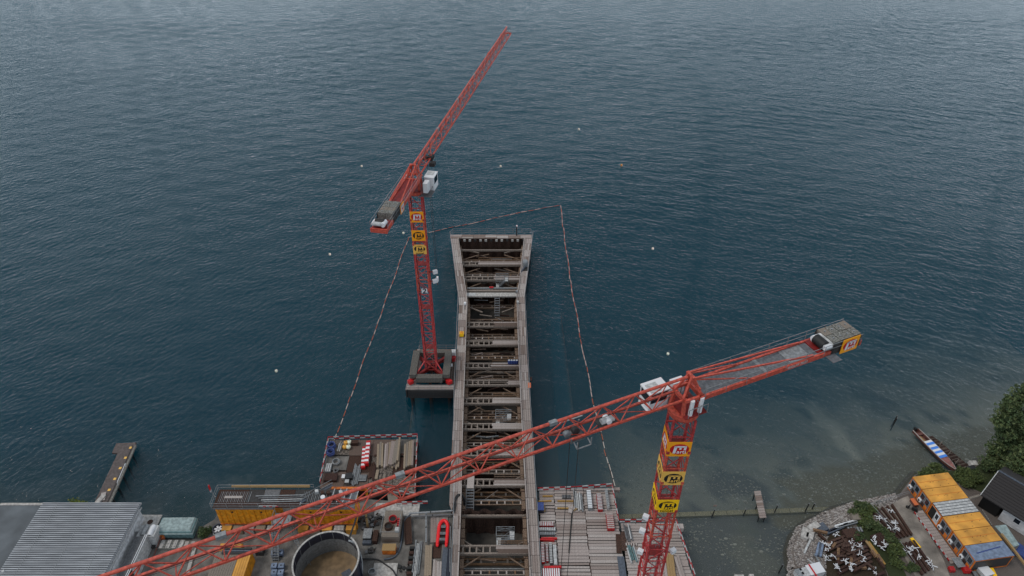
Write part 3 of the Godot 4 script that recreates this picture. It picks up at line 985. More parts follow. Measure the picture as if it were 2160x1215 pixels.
func tower_crane(label: String, at: Vector3, yaw: float, mast_top: float, floor_y: float, length: float, back: float, far: bool) -> Node3D:
	var o = thing("tower_crane", label, "crane", at, 0.0, "red tower cranes")
	var a = 0.98
	var top = mast_top - at.y
	var n = int(round(top / 4.4))
	var sec = top / n
	var mm = "crane_rose"
	for i in n:
		var y0 = i * sec
		var st = begin()
		for x in [-a, a]:
			for z in [-a, a]:
				jrod(st, Vector3(x, y0, z), Vector3(x, y0 + sec - 0.02, z), 0.2)
				jbox(st, Vector3(x, y0 + 0.2, z), Vector3(0.3, 0.4, 0.3))
		for y in [y0 + 0.12, y0 + sec / 2.0]:
			for s in [-a, a]:
				jrod(st, Vector3(-a, y, s), Vector3(a, y, s), 0.1)
				jrod(st, Vector3(s, y, -a), Vector3(s, y, a), 0.1)
		var b = done(st, o, "mast_section", mm if i < n - 4 else ("crane_rose" if i % 2 else "crane_red"))
		for k in 2:
			var u0 = y0 + 0.12 + k * sec / 2.0
			var u1 = u0 + sec / 2.0 - 0.1
			var s = 1.0 if (i + k) % 2 else -1.0
			rod(b, "brace", mm, Vector3(-a * s, u0, a), Vector3(a * s, u1, a), 0.09)
			rod(b, "brace", mm, Vector3(-a * s, u0, -a), Vector3(a * s, u1, -a), 0.09)
			rod(b, "brace", mm, Vector3(a, u0, -a * s), Vector3(a, u1, a * s), 0.09)
			rod(b, "brace", mm, Vector3(-a, u0, a * s), Vector3(-a, u1, -a * s), 0.09)
		if i % 2 == 1 or i > n - 4:
			box(b, "rest_platform", "crane_dark_red", Vector3(0, y0 + 0.2, -0.25), Vector3(1.75, 0.05, 1.3))
	var lad = begin()
	for s in [-0.2, 0.2]:
		jrod(lad, Vector3(0.45 + s, 0.3, -0.6), Vector3(0.45 + s, top, -0.6), 0.05)
	for k in int(top / 0.6):
		jrod(lad, Vector3(0.25, 0.5 + k * 0.6, -0.6), Vector3(0.65, 0.5 + k * 0.6, -0.6), 0.035)
	done(lad, o, "ladder", "galvanised")
	tube(o, "power_cable", "rubber", Vector3(-0.75, 0.2, 0.6), Vector3(-0.75, top, 0.6), 0.06)
	# slewing unit
	var R = Transform3D(Basis(Vector3.UP, yaw), Vector3(0, floor_y - at.y, 0))
	var drop = floor_y - mast_top
	var ring = part(o, "slewing_unit", lathe([Vector2(0, -drop), Vector2(1.3, -drop), Vector2(1.42, -drop + 0.25), Vector2(1.42, -drop + 0.7), Vector2(1.2, -drop + 0.75), Vector2(0, -drop + 0.75)], 24), "crane_red", R)
	for s in [-1, 1]:
		rod(ring, "turntable_leg", "crane_red", Vector3(s * 0.95, -drop + 0.7, 0.8), Vector3(s * 1.0, 0.2, 0.9), 0.28)
		rod(ring, "turntable_leg", "crane_red", Vector3(s * 0.95, -drop + 0.7, -0.8), Vector3(s * 0.65, 0.2, -0.7), 0.28)
		var mo = tube(ring, "slewing_motor", "white", Vector3(-1.15, -drop + 0.75, 0.5 * s + 0.3), Vector3(-1.15, 0.15, 0.5 * s + 0.3), 0.2, true)
		mo.name = "slewing_motor"
	box(ring, "platform", "crane_dark_red", Vector3(-0.1, -drop + 0.85, 0.3), Vector3(2.7, 0.1, 2.3))
	for z in [-0.6, 0.5, 1.4]:
		rod(ring, "platform_rail", "galvanised", Vector3(-1.45, -drop + 0.9, z), Vector3(-1.45, -drop + 1.9, z), 0.05)
	rod(ring, "platform_rail", "galvanised", Vector3(-1.45, -drop + 1.9, -0.6), Vector3(-1.45, -drop + 1.9, 1.4), 0.05)
	# tower head: an A frame over the jib root
	var head = begin()
	for s in [-1, 1]:
		jrod(head, Vector3(s * 0.95, 0.1, 0.9), Vector3(s * 0.25, 2.15, 0.1), 0.22)
		jrod(head, Vector3(s * 0.65, 0.1, -0.9), Vector3(s * 0.22, 2.15, 0.0), 0.18)
	jrod(head, Vector3(-0.5, 2.1, 0.05), Vector3(0.5, 2.1, 0.05), 0.26)
	jrod(head, Vector3(-0.9, 1.0, 0.6), Vector3(0.9, 1.0, 0.6), 0.16)
	jbox(head, Vector3(0, 0.1, 0.95), Vector3(2.1, 0.3, 0.3))
	jbox(head, Vector3(0, 0.1, -0.85), Vector3(1.5, 0.3, 0.3))
	for s in [-0.95, 0.95]:
		jbox(head, Vector3(s, 0.1, 0.05), Vector3(0.25, 0.3, 1.7))
	done(head, o, "tower_head", "crane_red", R)
	lattice_jib(o, R, length, "crane_red")
	# counter jib
	var st2 = begin()
	for s in [-1.05, 1.05]:
		jrod(st2, Vector3(s, 0, 0.6), Vector3(s, 0, back), 0.22, 0.5)
	for k in 6:
		jrod(st2, Vector3(-1.05, -0.1, 0.9 + k * (back - 1.0) / 5.0), Vector3(1.05, -0.1, 0.9 + k * (back - 1.0) / 5.0), 0.16, 0.3)
	jbox(st2, Vector3(0, 0, back), Vector3(2.4, 0.62, 0.2))
	var cj = done(st2, o, "counter_jib", "crane_red", R)
	box(cj, "floor", "crane_dark_red" if far else "grating", Vector3(0, 0.12, (back + 0.8) / 2.0), Vector3(1.84, 0.05, back - 1.4))
	if not far:
		box(cj, "floor_plate", "galvanised", Vector3(0, 0.17, back * 0.63), Vector3(1.8, 0.04, 2.4))
		box(cj, "floor_plate", "galvanised", Vector3(0, 0.17, back * 0.42), Vector3(1.84, 0.04, 0.4))
		for k in 4:
			rod(cj, "floor_brace", "crane_red", Vector3(-0.9 if k % 2 else 0.9, 0.0, 1.2 + k * 1.9), Vector3(0.9 if k % 2 else -0.9, 0.0, 3.1 + k * 1.9), 0.1, 0.16)
	for s in [-1, 1]:
		rod(cj, "tie_bar", "crane_red", Vector3(s * 0.4, 2.1, 0.1), Vector3(s * 0.98, 0.35, back * 0.7), 0.14)
		rod(cj, "tie_bar", "crane_red", Vector3(s * 0.4, 1.9, 0.2), Vector3(s * 1.0, 0.3, back * 0.32), 0.1)
		for k in 9:
			var z = 1.0 + k * (back - 1.2) / 8.0
			rod(cj, "rail_post", "galvanised", Vector3(s * 1.25, 0.1, z), Vector3(s * 1.25, 1.25, z), 0.04)
		for y in [0.7, 1.22]:
			rod(cj, "hand_rail", "galvanised", Vector3(s * 1.25, y, 1.0), Vector3(s * 1.25, y, back - 0.1), 0.04)
	# ballast and winch
	var bz = back * (0.72 if far else 0.9)
	var wz = back - 1.0 if far else back * 0.78
	var bal = begin()
	for s in [-1.16, 1.16]:
		jbox(bal, Vector3(s, 0.35, bz), Vector3(0.06, 1.2, 3.5))
		for k in 4:
			jbox(bal, Vector3(s, 0.5, bz - 1.6 + k * 1.07), Vector3(0.14, 1.2, 0.1))
	jbox(bal, Vector3(0, 0.35, bz - 1.76), Vector3(2.3, 1.2, 0.06))
	var frame = done(bal, cj, "ballast_frame", "dark_steel")
	frame.name = "ballast_frame"
	for k in 4:
		for s in [-0.55, 0.55]:
			box(cj, "ballast_block", pick(["concrete", "timber_grey", "concrete"]), Vector3(s, 0.5, bz - 1.28 + k * 0.85), Vector3(1.04, 1.4 + rng.randf_range(-0.06, 0.06), 0.8))
			tube(cj, "lifting_eye", "galvanised", Vector3(s, 1.18, bz - 1.28 + k * 0.85), Vector3(s, 1.28, bz - 1.28 + k * 0.85), 0.09)
	tube(cj, "winch_drum", "black", Vector3(-0.75, 0.75, wz), Vector3(0.5, 0.75, wz), 0.5, true)
	tube(cj, "winch_motor", "dirty_white", Vector3(-0.9, 0.8, wz + 0.6), Vector3(0.3, 0.8, wz + 0.6), 0.3, true)
	tube(cj, "winch_motor", "white", Vector3(0.5, 0.75, wz - 0.35), Vector3(0.5, 0.75, wz + 0.75), 0.34, true)
	tube(cj, "winch_motor", "white", Vector3(-0.9, 0.75, wz - 0.3), Vector3(-0.9, 0.75, wz + 0.7), 0.26, true)
	box(cj, "winch_base", "crane_dark_red", Vector3(0, 0.2, wz), Vector3(2.0, 0.14, 1.6))
	if far:
		var sg = logo_sign(o, R * Transform3D(Basis(Vector3.UP, PI / 2), Vector3(1.24, 0.2, bz - 1.8)), "sign_yellow", "sign_red", "white", false, 1.5, 1.4)
		sg.name = "counter_jib_sign"
	else:
		logo_sign(o, R * Transform3D(Basis(Vector3.UP, -PI / 2), Vector3(-1.32, 0.5, bz + 0.3)), "sign_yellow", "sign_red", "white", false, 2.1, 1.7)
		lettering(cj, "lettering", "dirty_white", "WOLFF 7031", 0.3, Transform3D(Basis(Vector3.UP, -PI / 2), Vector3(-1.17, 0.02, back * 0.6)))
		box(cj, "side_platform", "grating", Vector3(-1.75, -0.1, back * 0.8), Vector3(1.0, 0.05, 1.1))
	# cab and electrical cabinet
	var C = R * Transform3D(Basis.IDENTITY, Vector3(-0.1, -2.0, 0))
	var cab = begin()
	jbox(cab, Vector3(2.15, -0.45, -1.9), Vector3(1.55, 0.12, 2.1))
	jbox(cab, Vector3(2.15, 1.68, -1.9), Vector3(1.6, 0.14, 2.2))
	jbox(cab, Vector3(2.15, 0.6, -0.9), Vector3(1.5, 2.1, 0.1))
	jbox(cab, Vector3(2.15, 0.0, -1.9), Vector3(1.5, 0.9, 2.0))
	for x in [1.42, 2.88]:
		for z in [-2.86, -0.95]:
			jbox(cab, Vector3(x, 0.6, z), Vector3(0.1, 2.1, 0.12))
	var cb = done(cab, o, "cab", "white", C)
	box(cb, "roof_hatch", "dirty_white", Vector3(2.05, 1.78, -2.2), Vector3(1.1, 0.07, 1.1))
	box(cb, "window", "glass", Vector3(2.15, 1.05, -2.86), Vector3(1.36, 1.14, 0.04))
	for x in [1.41, 2.89]:
		box(cb, "window", "glass", Vector3(x, 1.05, -1.9), Vector3(0.04, 1.14, 1.7))
	var ca = box(o, "control_cabinet", "white", C * Vector3(2.1, 0.85, 0.45), Vector3(0.7, 1.6, 1.3), yaw)
	ca.name = "control_cabinet"
	var deck = begin()
	jbox(deck, Vector3(2.0, -0.5, -0.4), Vector3(1.9, 0.08, 3.4))
	for z in [-0.3, 0.5, 1.25]:
		jrod(deck, Vector3(2.85, -0.5, z), Vector3(2.85, 0.6, z), 0.05)
		jrod(deck, Vector3(1.45, -0.5, z), Vector3(1.45, 1.7, z), 0.07)
	jrod(deck, Vector3(2.85, 0.6, -0.3), Vector3(2.85, 0.6, 1.25), 0.05)
	done(deck, o, "cab_platform", "steel_grey", C)
	# trolley with its rope and hook
	var tz = -7.2 if far else -11.2
	var tr = begin()
	jbox(tr, Vector3(0, -0.3, tz), Vector3(1.4, 0.16, 1.2))
	jrod(tr, Vector3(-0.85, -0.2, tz - 0.8), Vector3(-0.85, 0.3, tz - 0.8), 0.12)
	jrod(tr, Vector3(0.85, -0.2, tz + 0.8), Vector3(0.85, 0.3, tz + 0.8), 0.12)
	var tro = done(tr, o, "trolley", "dark_steel" if far else "steel_grey", R)
	if far:
		box(tro, "winch_box", "black", Vector3(0.5, -0.1, tz), Vector3(0.9, 0.6, 1.2))
		box(tro, "service_cage", "dark_steel", Vector3(1.2, -0.5, tz + 1.4), Vector3(0.8, 0.6, 0.9))
		box(tro, "service_sign", "dirty_white", Vector3(-0.62, 0.9, tz + 1.0), Vector3(0.05, 0.7, 3.2))
	else:
		tube(tro, "trolley_motor", "dirty_white", Vector3(-0.1, 0.25, tz + 2.4), Vector3(-0.1, 0.25, tz + 3.6), 0.28, true)
		tube(tro, "trolley_motor", "white", Vector3(-0.5, 0.3, tz + 3.0), Vector3(0.3, 0.3, tz + 3.0), 0.25, true)
		box(tro, "drive_base", "dark_steel", Vector3(0, 0.02, tz + 3.0), Vector3(1.1, 0.1, 1.9))
		tube(tro, "sheave", "dark_steel", Vector3(-0.2, 0.2, tz), Vector3(0.2, 0.2, tz), 0.35, true)
		tube(tro, "sheave", "galvanised", Vector3(-0.2, 0.1, tz - 0.8), Vector3(0.2, 0.1, tz - 0.8), 0.3, true)
		for z in [tz - 0.5, tz + 0.8]:
			rod(tro, "service_rail", "galvanised", Vector3(-0.75, -0.3, z), Vector3(-1.35, -0.5, z), 0.09)
			rod(tro, "service_rail", "galvanised", Vector3(-1.35, -0.5, z), Vector3(-1.35, 0.3, z), 0.08)
		rod(tro, "service_rail", "galvanised", Vector3(-1.35, -0.5, tz - 0.5), Vector3(-1.35, -0.5, tz + 0.8), 0.08)
		rod(tro, "service_rail", "dirty_white", Vector3(1.3, 0.5, tz - 0.8), Vector3(1.3, 0.5, tz + 1.4), 0.07)
		rod(tro, "service_rail", "dirty_white", Vector3(1.3, 0.1, tz - 0.8), Vector3(1.3, 0.1, tz + 1.4), 0.07)
	var low = -24.0 if far else -30.0
	for s in [-0.45, 0.45]:
		tube(tro, "hoist_rope", "dark_steel", Vector3(0, -0.4, tz + s), Vector3(0, low, tz + s * 0.8), 0.03)
	box(tro, "hook_block", "white" if far else "sign_yellow", Vector3(0, low - 0.4, tz), Vector3(0.3, 1.0, 0.7))
	tube(tro, "hook", "dark_steel", Vector3(0, low - 0.9, tz), Vector3(0, low - 1.6, tz), 0.09)
	return o

func tower_cranes():
	# far crane on its own little platform beside the cofferdam
	var far = tower_crane("far red tower crane on a small platform, its jib pointing out over the lake", Vector3(-14.95, 3.6, -97.2), deg_to_rad(-11.2), 40.3, 42.9, 72.3, 15.7, true)
	var a = 1.1
	logo_sign(far, Transform3D(Basis.IDENTITY, Vector3(0, 32.9, a)), "sign_yellow", "sign_red", "white", false)
	logo_sign(far, Transform3D(Basis.IDENTITY, Vector3(0, 29.45, a)), "sign_yellow", "black", "sign_yellow", false)
	logo_sign(far, Transform3D(Basis.IDENTITY, Vector3(0, 26.8, a)), "sign_pale", "black", "sign_pale", true, 2.15, 1.8)
	var plate = box(far, "number_plate", "white", Vector3(0.15, 18.4, a), Vector3(0.95, 0.95, 0.05))
	lettering(plate, "number", "navy", "2", 0.95, Transform3D(Basis.IDENTITY.scaled(Vector3(1.05, 1.05, 20)), Vector3(0, 0, 0.9)))
	for q in [[21.8, 1.5], [19.9, 1.35]]:
		box(far, "floodlight", "white", Vector3(q[1] + 0.6, q[0], 0.3), Vector3(0.75, 0.6, 0.5), 0.4)
		rod(far, "floodlight_arm", "crane_dark_red", Vector3(0.9, q[0], 0.3), Vector3(q[1] + 0.4, q[0], 0.3), 0.12)
	# cross base with concrete ballast
	for s in [-1, 1]:
		rod(far, "base_beam", "crane_dark_red", Vector3(-3.4, 0.0, -3.4 * s), Vector3(3.4, 0.0, 3.4 * s), 0.5, 0.6)
		box(far, "base_ballast", "base_concrete", Vector3(3.0 * s, 0.85, 0.2), Vector3(1.25, 0.9, 6.6))
		box(far, "base_foot", "signal_red", Vector3(3.5 * s, -0.25, 3.7), Vector3(0.9, 0.7, 0.9), 0.7)
		rod(far, "base_strut", "crane_rose", Vector3(s * 0.95, 2.4, 0.95), Vector3(s * 2.6, 0.3, 2.6), 0.18)
	box(far, "base_ballast", "base_concrete", Vector3(0, 0.45, 3.55), Vector3(4.7, 1.1, 1.1))
	box(far, "base_ballast", "base_concrete", Vector3(0, 0.45, -3.3), Vector3(4.7, 1.1, 1.1))
	# near crane, its foot below the picture
	var near = tower_crane("near red tower crane, its lattice jib crossing over the cofferdam", Vector3(15.5, 2.4, -45.0), deg_to_rad(114.0), 46.5, 49.0, 62.0, 19.2, false)
	for d in [Transform3D(Basis.IDENTITY, Vector3(0, 0, a)), Transform3D(Basis(Vector3.UP, -PI / 2), Vector3(-a, 0, 0))]:
		logo_sign(near, Transform3D(d.basis, d.origin + Vector3.UP * 40.4), "sign_yellow", "sign_red", "white", false)
		logo_sign(near, Transform3D(d.basis, d.origin + Vector3.UP * 36.2), "sign_pale", "black", "sign_pale", false)
		logo_sign(near, Transform3D(d.basis, d.origin + Vector3.UP * 31.9), "sign_lemon", "black", "sign_lemon", true)
	for q in [[29.0, -1.7], [26.6, -1.8], [22.9, -1.6], [23.0, 1.9]]:
		box(near, "floodlight", "white", Vector3(q[1], q[0], 0.3), Vector3(0.6, 0.52, 0.45), 0.5 * signf(q[1]))
		rod(near, "floodlight_arm", "crane_dark_red", Vector3(signf(q[1]) * 0.95, q[0] - 0.2, 0.3), Vector3(q[1], q[0] - 0.2, 0.3), 0.12)
	for s in [-1, 1]:
		rod(near, "base_beam", "crane_dark_red", Vector3(-3.4, 0.0, -3.4 * s), Vector3(3.4, 0.0, 3.4 * s), 0.5, 0.6)
		box(near, "base_ballast", "concrete", Vector3(3.0 * s, 0.85, 0.2), Vector3(1.25, 0.9, 6.6))
	# the far crane's platform on piles
	var o = thing("crane_platform", "small timber and steel platform on piles under the far crane", "platform", Vector3(-14.95, 2.5, -97.5))
	var P = [Vector2(-17.76, -103.05), Vector2(-10.99, -103.05), Vector2(-10.54, -92.1), Vector2(-19.03, -92.1)]
	var z0: float = P[0].y + 97.5
	var z1: float = P[2].y + 97.5
	for k in 4:
		rod(o, "plank", "plank_z%d" % (1 + k % 3), Vector3(-4.1 + k * 0.42 + 0.0, 0.2, z1), Vector3(-2.9 + k * 0.35 - 0.25, 0.2, z0), 0.36, 0.08)
		rod(o, "plank", "plank_x%d" % (1 + k % 3), Vector3(-4.3, 0.22, z1 - 0.2 - k * 0.3), Vector3(4.5, 0.22, z1 - 0.2 - k * 0.3), 0.28, 0.08)
		rod(o, "plank", "old_plank_x", Vector3(-2.8, 0.22, z0 + 0.2 + k * 0.3), Vector3(4.3, 0.22, z0 + 0.2 + k * 0.3), 0.28, 0.08)
		rod(o, "plank", "old_plank_z", Vector3(3.0 + k * 0.4, 0.2, z1), Vector3(3.0 + k * 0.4, 0.2, z0), 0.3, 0.08)
	for k in 5:
		rod(o, "girder", "dark_steel", Vector3(-3.6, -0.25, lerpf(z0, z1, k / 4.0)), Vector3(4.4, -0.25, lerpf(z0, z1, k / 4.0)), 0.4, 0.7)
	for x in [-3.4, 0.0, 3.4]:
		for z in [z0 + 1.0, z1 - 1.0]:
			tube(o, "pile", "pile_rust", Vector3(x, -12.0, z), Vector3(x, -0.2, z), 0.35, true)
		rod(o, "girder", "dark_rust", Vector3(x, -0.1, z0), Vector3(x, -0.1, z1), 0.35, 0.6)
	for z in [z0, z1]:
		rod(o, "edge_girder", "dark_steel", Vector3(-3.9, -0.9, z), Vector3(4.2, -0.9, z), 0.25, 1.8)
	rod(o, "edge_girder", "dark_steel", Vector3(-4.2, -0.9, z1), Vector3(-3.2, -0.9, z0), 0.25, 1.8)
	for s in [-1, 0, 1]:
		rod(o, "under_brace", "steel_grey", Vector3(s * 2.0, -0.4, z1 - 2.2), Vector3(0, 0.1, z1 - 4.2), 0.14)
	railing("guard_rail", "grey guard rail round the far crane's platform", [v3(P[1], 2.7), v3(P[0], 2.7), v3(P[3], 2.7), v3(P[2], 2.7)], 1.1, 1.9, "galvanised", 3)
	var sb = thing("site_cabinet", "pale cabinet with a red base between the far crane platform and the walkway", "cabinet", Vector3(-11.08, 2.7, -100.34))
	box(sb, "housing", "dirty_white", Vector3(0, 0.9, -0.4), Vector3(0.8, 1.5, 0.9))
	box(sb, "base", "panel_red", Vector3(0.1, 0.5, 0.5), Vector3(0.7, 0.9, 0.7))
	box(sb, "notice", "white", Vector3(-0.25, 0.6, 2.4), Vector3(0.5, 0.7, 0.08))

# ---------------------------------------------------------------- shared site furniture
func striped_rail(label: String, pts: Array, tall := 1.0, seg := 0.9, two := true, group := "red and white barrier rails"):
	var o = thing("barrier_rail", label, "barrier", pts[0], 0.0, group)
	for i in pts.size() - 1:
		var a = pts[i] - pts[0]
		var b = pts[i + 1] - pts[0]
		var n = maxi(2, roundi(a.distance_to(b) / seg))
		for k in n:
			var p = a.lerp(b, float(k) / n)
			var q = a.lerp(b, float(k + 1) / n)
			for r in (2 if two else 1):
				var up = Vector3.UP * (tall - r * 0.45)
				var red = (k + r) % 2 == 0
				rod(o, "red_segment" if red else "white_segment", "panel_red" if red else "dirty_white", p + up, q + up, 0.07, 0.22)
			if k % 3 == 0:
				tube(o, "post", "dark_rust", p, p + Vector3.UP * (tall + 0.1), 0.045)

func ground_rect(a: Vector2, b: Vector2) -> Array:
	return [(a + b) / 2.0, Vector2(absf(b.x - a.x), absf(b.y - a.y))]

# a stack of slatted panels: frame below, slats across
func slat_stack(called: String, label: String, a: Vector2, b: Vector2, y: float, tall: float, along_x: bool, n: int, base: String, slat: String, group := "slatted panel stacks on the right platform", category := "panel stack"):
	var r = ground_rect(a, b)
	var o = thing(called, label, category, v3(r[0], y), 0.0, group)
	var s: Vector2 = r[1]
	box(o, "panel_body", base, Vector3(0, tall / 2.0, 0), Vector3(s.x, tall, s.y))
	for k in n:
		var t = (k + 0.5) / n - 0.5
		if along_x:
			box(o, "slat", slat, Vector3(t * s.x, tall + 0.05, 0), Vector3(s.x / n * 0.58, 0.1, s.y * 0.94))
		else:
			box(o, "slat", slat, Vector3(0, tall + 0.05, t * s.y), Vector3(s.x * 0.94, 0.1, s.y / n * 0.55))
	return o

func pipe_bundle(label: String, a: Vector3, b: Vector3, n: int, r: float, m: String, group := "bundles of pipes", called := "pipe_bundle"):
	var o = thing(called, label, "pipes", (a + b) / 2.0, 0.0, group)
	var side = Vector3.UP.cross((b - a).normalized()).normalized()
	for k in n:
		var off = side * (k - (n - 1) / 2.0) * r * 2.2 + Vector3.UP * (r + (r * 1.7 if k % 3 == 1 else 0.0))
		var sl = (b - a).normalized() * rng.randf_range(-0.35, 0.35)
		tube(o, "pipe", m if rng.randf() < 0.75 else "dirty_white", a - o.position + off + sl, b - o.position + off + sl, r)
	return o

func beam_row(label: String, group: String, a: Vector3, b: Vector3, side: Vector3, n: int, w: float, h: float, mats: Array, called := "timber_beam", category := "beam", jitter := 0.4):
	var names = ["leftmost", "second", "third", "fourth", "fifth", "sixth", "seventh", "eighth", "ninth", "tenth"]
	for k in n:
		var sl = (b - a).normalized() * rng.randf_range(-jitter, jitter)
		var off = side * (k * w * 1.06)
		var o = part(self, called, UB, pick(mats), along(a + off + sl, b + off + sl + side * rng.randf_range(-0.08, 0.08), w, h))
		tag(o, label % names[k] if n > 1 else label, category, group)

func coil(called: String, label: String, at: Vector3, r: float, tr: float, turns: int, m: String, category := "hose coil", group := "hose coils on the left pontoon"):
	var o = thing(called, label, category, at, 0.0, group)
	for k in turns:
		var pts = []
		var rr = r * rng.randf_range(0.8, 1.05)
		var c = Vector3(rng.randf_range(-0.08, 0.08), tr + k * tr * 1.6, rng.randf_range(-0.08, 0.08))
		for i in 20:
			var a = TAU * i / 20.0
			pts.append(c + Vector3(cos(a) * rr, sin(a * 2.0 + k) * 0.03, sin(a) * rr))
		part(o, "loop", hose_mesh(pts, tr, 6, true), m)
	return o

func crate(called: String, label: String, category: String, at: Vector3, size: Vector3, m: String, lid := "", turn := 0.0, group := ""):
	var o = thing(called, label, category, at, turn, group)
	box(o, "body", m, Vector3(0, size.y / 2.0, 0), size)
	if lid:
		box(o, "lid", lid, Vector3(0, size.y + 0.04, 0), Vector3(size.x * 1.04, 0.08, size.z * 1.04))
	for s in [-0.35, 0.35]:
		box(o, "skid", "dark_steel" if size.y > 0.6 else m, Vector3(size.x * s, -0.03, 0), Vector3(0.12, 0.1, size.z * 1.02))
	return o

# ---------------------------------------------------------------- pontoon left of the cofferdam
func left_pontoon():
	var q = [Vector2(-31.09, -81.38), Vector2(-16.1, -82.02), Vector2(-15.18, -69.96), Vector2(-30.54, -72.14)]
	var c = (q[0] + q[2]) / 2.0
	var o = thing("work_pontoon", "rusty steel work pontoon left of the cofferdam, stacked with timber", "pontoon", v3(c, 0))
	for i in 4:
		for j in 3:
			var p = q[0].lerp(q[1], (i + 0.5) / 4.0).lerp(q[3].lerp(q[2], (i + 0.5) / 4.0), (j + 0.5) / 3.0) - c
			box(o, "hull_module", "dark_rust", Vector3(p.x, 0.3, p.y), Vector3(3.7, 1.5, 3.5))
			box(o, "deck_plate", pick(["deck_dust", "deck_dust", "old_plank_x", "yard", "rust"]), Vector3(p.x, 1.12, p.y), Vector3(3.74, 0.08, 3.55))
	var y = 1.18
	striped_rail("red and white barrier rail along the far edge of the timber-laden pontoon", [v3(q[0], y), v3(q[1], y)])
	striped_rail("red and white barrier rail down the left edge of the timber-laden pontoon", [v3(q[0], y), v3(q[3], y)])
	striped_rail("red and white barrier rail down the right edge of the timber-laden pontoon", [v3(q[1], y), v3(q[2], y)])
	striped_rail("red and white barrier rail along the near edge of the timber-laden pontoon", [v3(q[3].lerp(q[2], 0.55), y), v3(q[2], y)])
	coil("hose_coil", "blue hose coil in the pontoon's far left corner", Vector3(-30.3, 1.3, -79.95), 0.62, 0.1, 5, "blue")
	coil("hose_coil", "blue hose coil just in front of the corner coil", Vector3(-30.15, 1.3, -78.42), 0.62, 0.1, 5, "blue")
	coil("hose_coil", "loose grey hose coil near the pontoon's left edge", Vector3(-28.93, 1.3, -76.63), 0.6, 0.07, 4, "galvanised")
	coil("hose_coil", "small grey hose coil below the loose grey one", Vector3(-28.6, 1.3, -74.98), 0.35, 0.06, 3, "steel_grey")
	pipe_bundle("short pale pipes on a rack beside the corner hose coil", Vector3(-28.86, 1.5, -80.5), Vector3(-28.86, 1.5, -78.86), 4, 0.07, "galvanised", "bundles of pipes")
	for b in [[Vector3(-28.02, 1.2, -80.65), "buoy_yellow", "orange buoy ball on the pontoon, the farther of two"], [Vector3(-28.04, 1.2, -79.73), "buoy_yellow", "orange buoy ball on the pontoon, the nearer of two"], [Vector3(-27.47, 1.2, -80.76), "buoy_white", "white buoy ball on the pontoon, the farther of two"], [Vector3(-27.44, 1.2, -79.73), "buoy_white", "white buoy ball on the pontoon, the nearer of two"]]:
		var s = thing("buoy_ball", b[2], "buoy", b[0], 0.0, "buoy balls stored on the pontoon")
		part(s, "ball", lathe([Vector2(0, 0), Vector2(0.28, 0.08), Vector2(0.4, 0.35), Vector2(0.36, 0.6), Vector2(0.2, 0.75), Vector2(0, 0.8)], 14), b[1])
		tube(s, "eye", "dark_steel", Vector3(0, 0.78, 0), Vector3(0, 0.92, 0), 0.06)
	crate("mooring_winch", "dark brown mooring winch by the pontoon's far rail", "winch", Vector3(-26.53, 1.2, -80.65), Vector3(1.1, 0.6, 0.7), "dark_rust", "rust")
	var rows = [[Vector3(-24.2, 1.3, -80.67), Vector3(-23.77, 1.3, -75.85), 0.8, "taller red and white barrier pile on the pontoon"], [Vector3(-24.71, 1.3, -79.64), Vector3(-24.25, 1.3, -75.27), 0.5, "lower red and white barrier pile on the pontoon"]]
	for r in rows:
		var s = thing("barrier_pile", r[3], "barriers", r[0], 0.0, "barrier piles on the pontoon")
		var n = 11
		for k in n:
			var a = (r[1] - r[0]) * (k / float(n))
			var b = (r[1] - r[0]) * ((k + 1) / float(n))
			rod(s, "red_block" if k % 2 == 0 else "white_block", "signal_red" if k % 2 == 0 else "white", a + Vector3(0, r[2] / 2.0, 0), b + Vector3(0, r[2] / 2.0, 0), 0.62 if k % 2 else 0.68, r[2])
	var g = "timber beams stacked on the pontoon"
	var woods = ["timber", "timber_grey", "plank_z0", "plank_z2", "timber"]
	beam_row("%s pale timber beam of the narrow stack on the pontoon", g, Vector3(-21.92, 1.45, -75.54), Vector3(-22.5, 1.45, -80.44), Vector3(1, 0, 0), 3, 0.34, 0.45, woods)
	beam_row("%s timber beam in the lower layer of the wide pontoon stack", g, Vector3(-20.8, 1.4, -75.48), Vector3(-21.2, 1.4, -80.48), Vector3(1, 0, 0), 8, 0.3, 0.4, woods)
	beam_row("%s timber beam in the top layer of the wide pontoon stack", g, Vector3(-20.07, 1.85, -76.18), Vector3(-20.2, 1.85, -81.13), Vector3(1, 0, 0), 5, 0.3, 0.4, woods, "timber_beam", "beam", 0.6)
	beam_row("%s timber beam of the right-hand pontoon stack", g, Vector3(-17.55, 1.45, -75.54), Vector3(-17.94, 1.45, -80.75), Vector3(1, 0, 0), 5, 0.3, 0.45, woods)
	beam_row("%s dark bearer under the pontoon's timber", g, Vector3(-22.88, 1.22, -78.29), Vector3(-16.44, 1.22, -78.59), Vector3(0, 0, 1), 2, 0.2, 0.1, ["rust"])
	pipe_bundle("slanting bundle of grey scaffold pipes on the pontoon", Vector3(-25.22, 1.3, -72.07), Vector3(-25.16, 1.3, -76.05), 7, 0.08, "galvanised")
	crate("rubber_fender", "black lumpy fender among the pontoon's stores", "fender", Vector3(-26.17, 1.2, -73.45), Vector3(1.1, 0.8, 1.1), "rubber", "", 0.2)
	crate("tool_crate", "small white tool crate beside the black fender", "crate", Vector3(-27.05, 1.2, -73.45), Vector3(0.5, 0.6, 0.7), "dirty_white", "white")
	crate("tool_crate", "grey tool crate near the pontoon's near edge", "crate", Vector3(-26.28, 1.2, -72.42), Vector3(0.6, 0.7, 0.6), "steel_grey", "dirty_white")
	crate("rusty_bin", "brown rusty bin at the pontoon's near left corner", "bin", Vector3(-29.07, 1.2, -73.45), Vector3(2.0, 0.5, 1.4), "dark_rust")
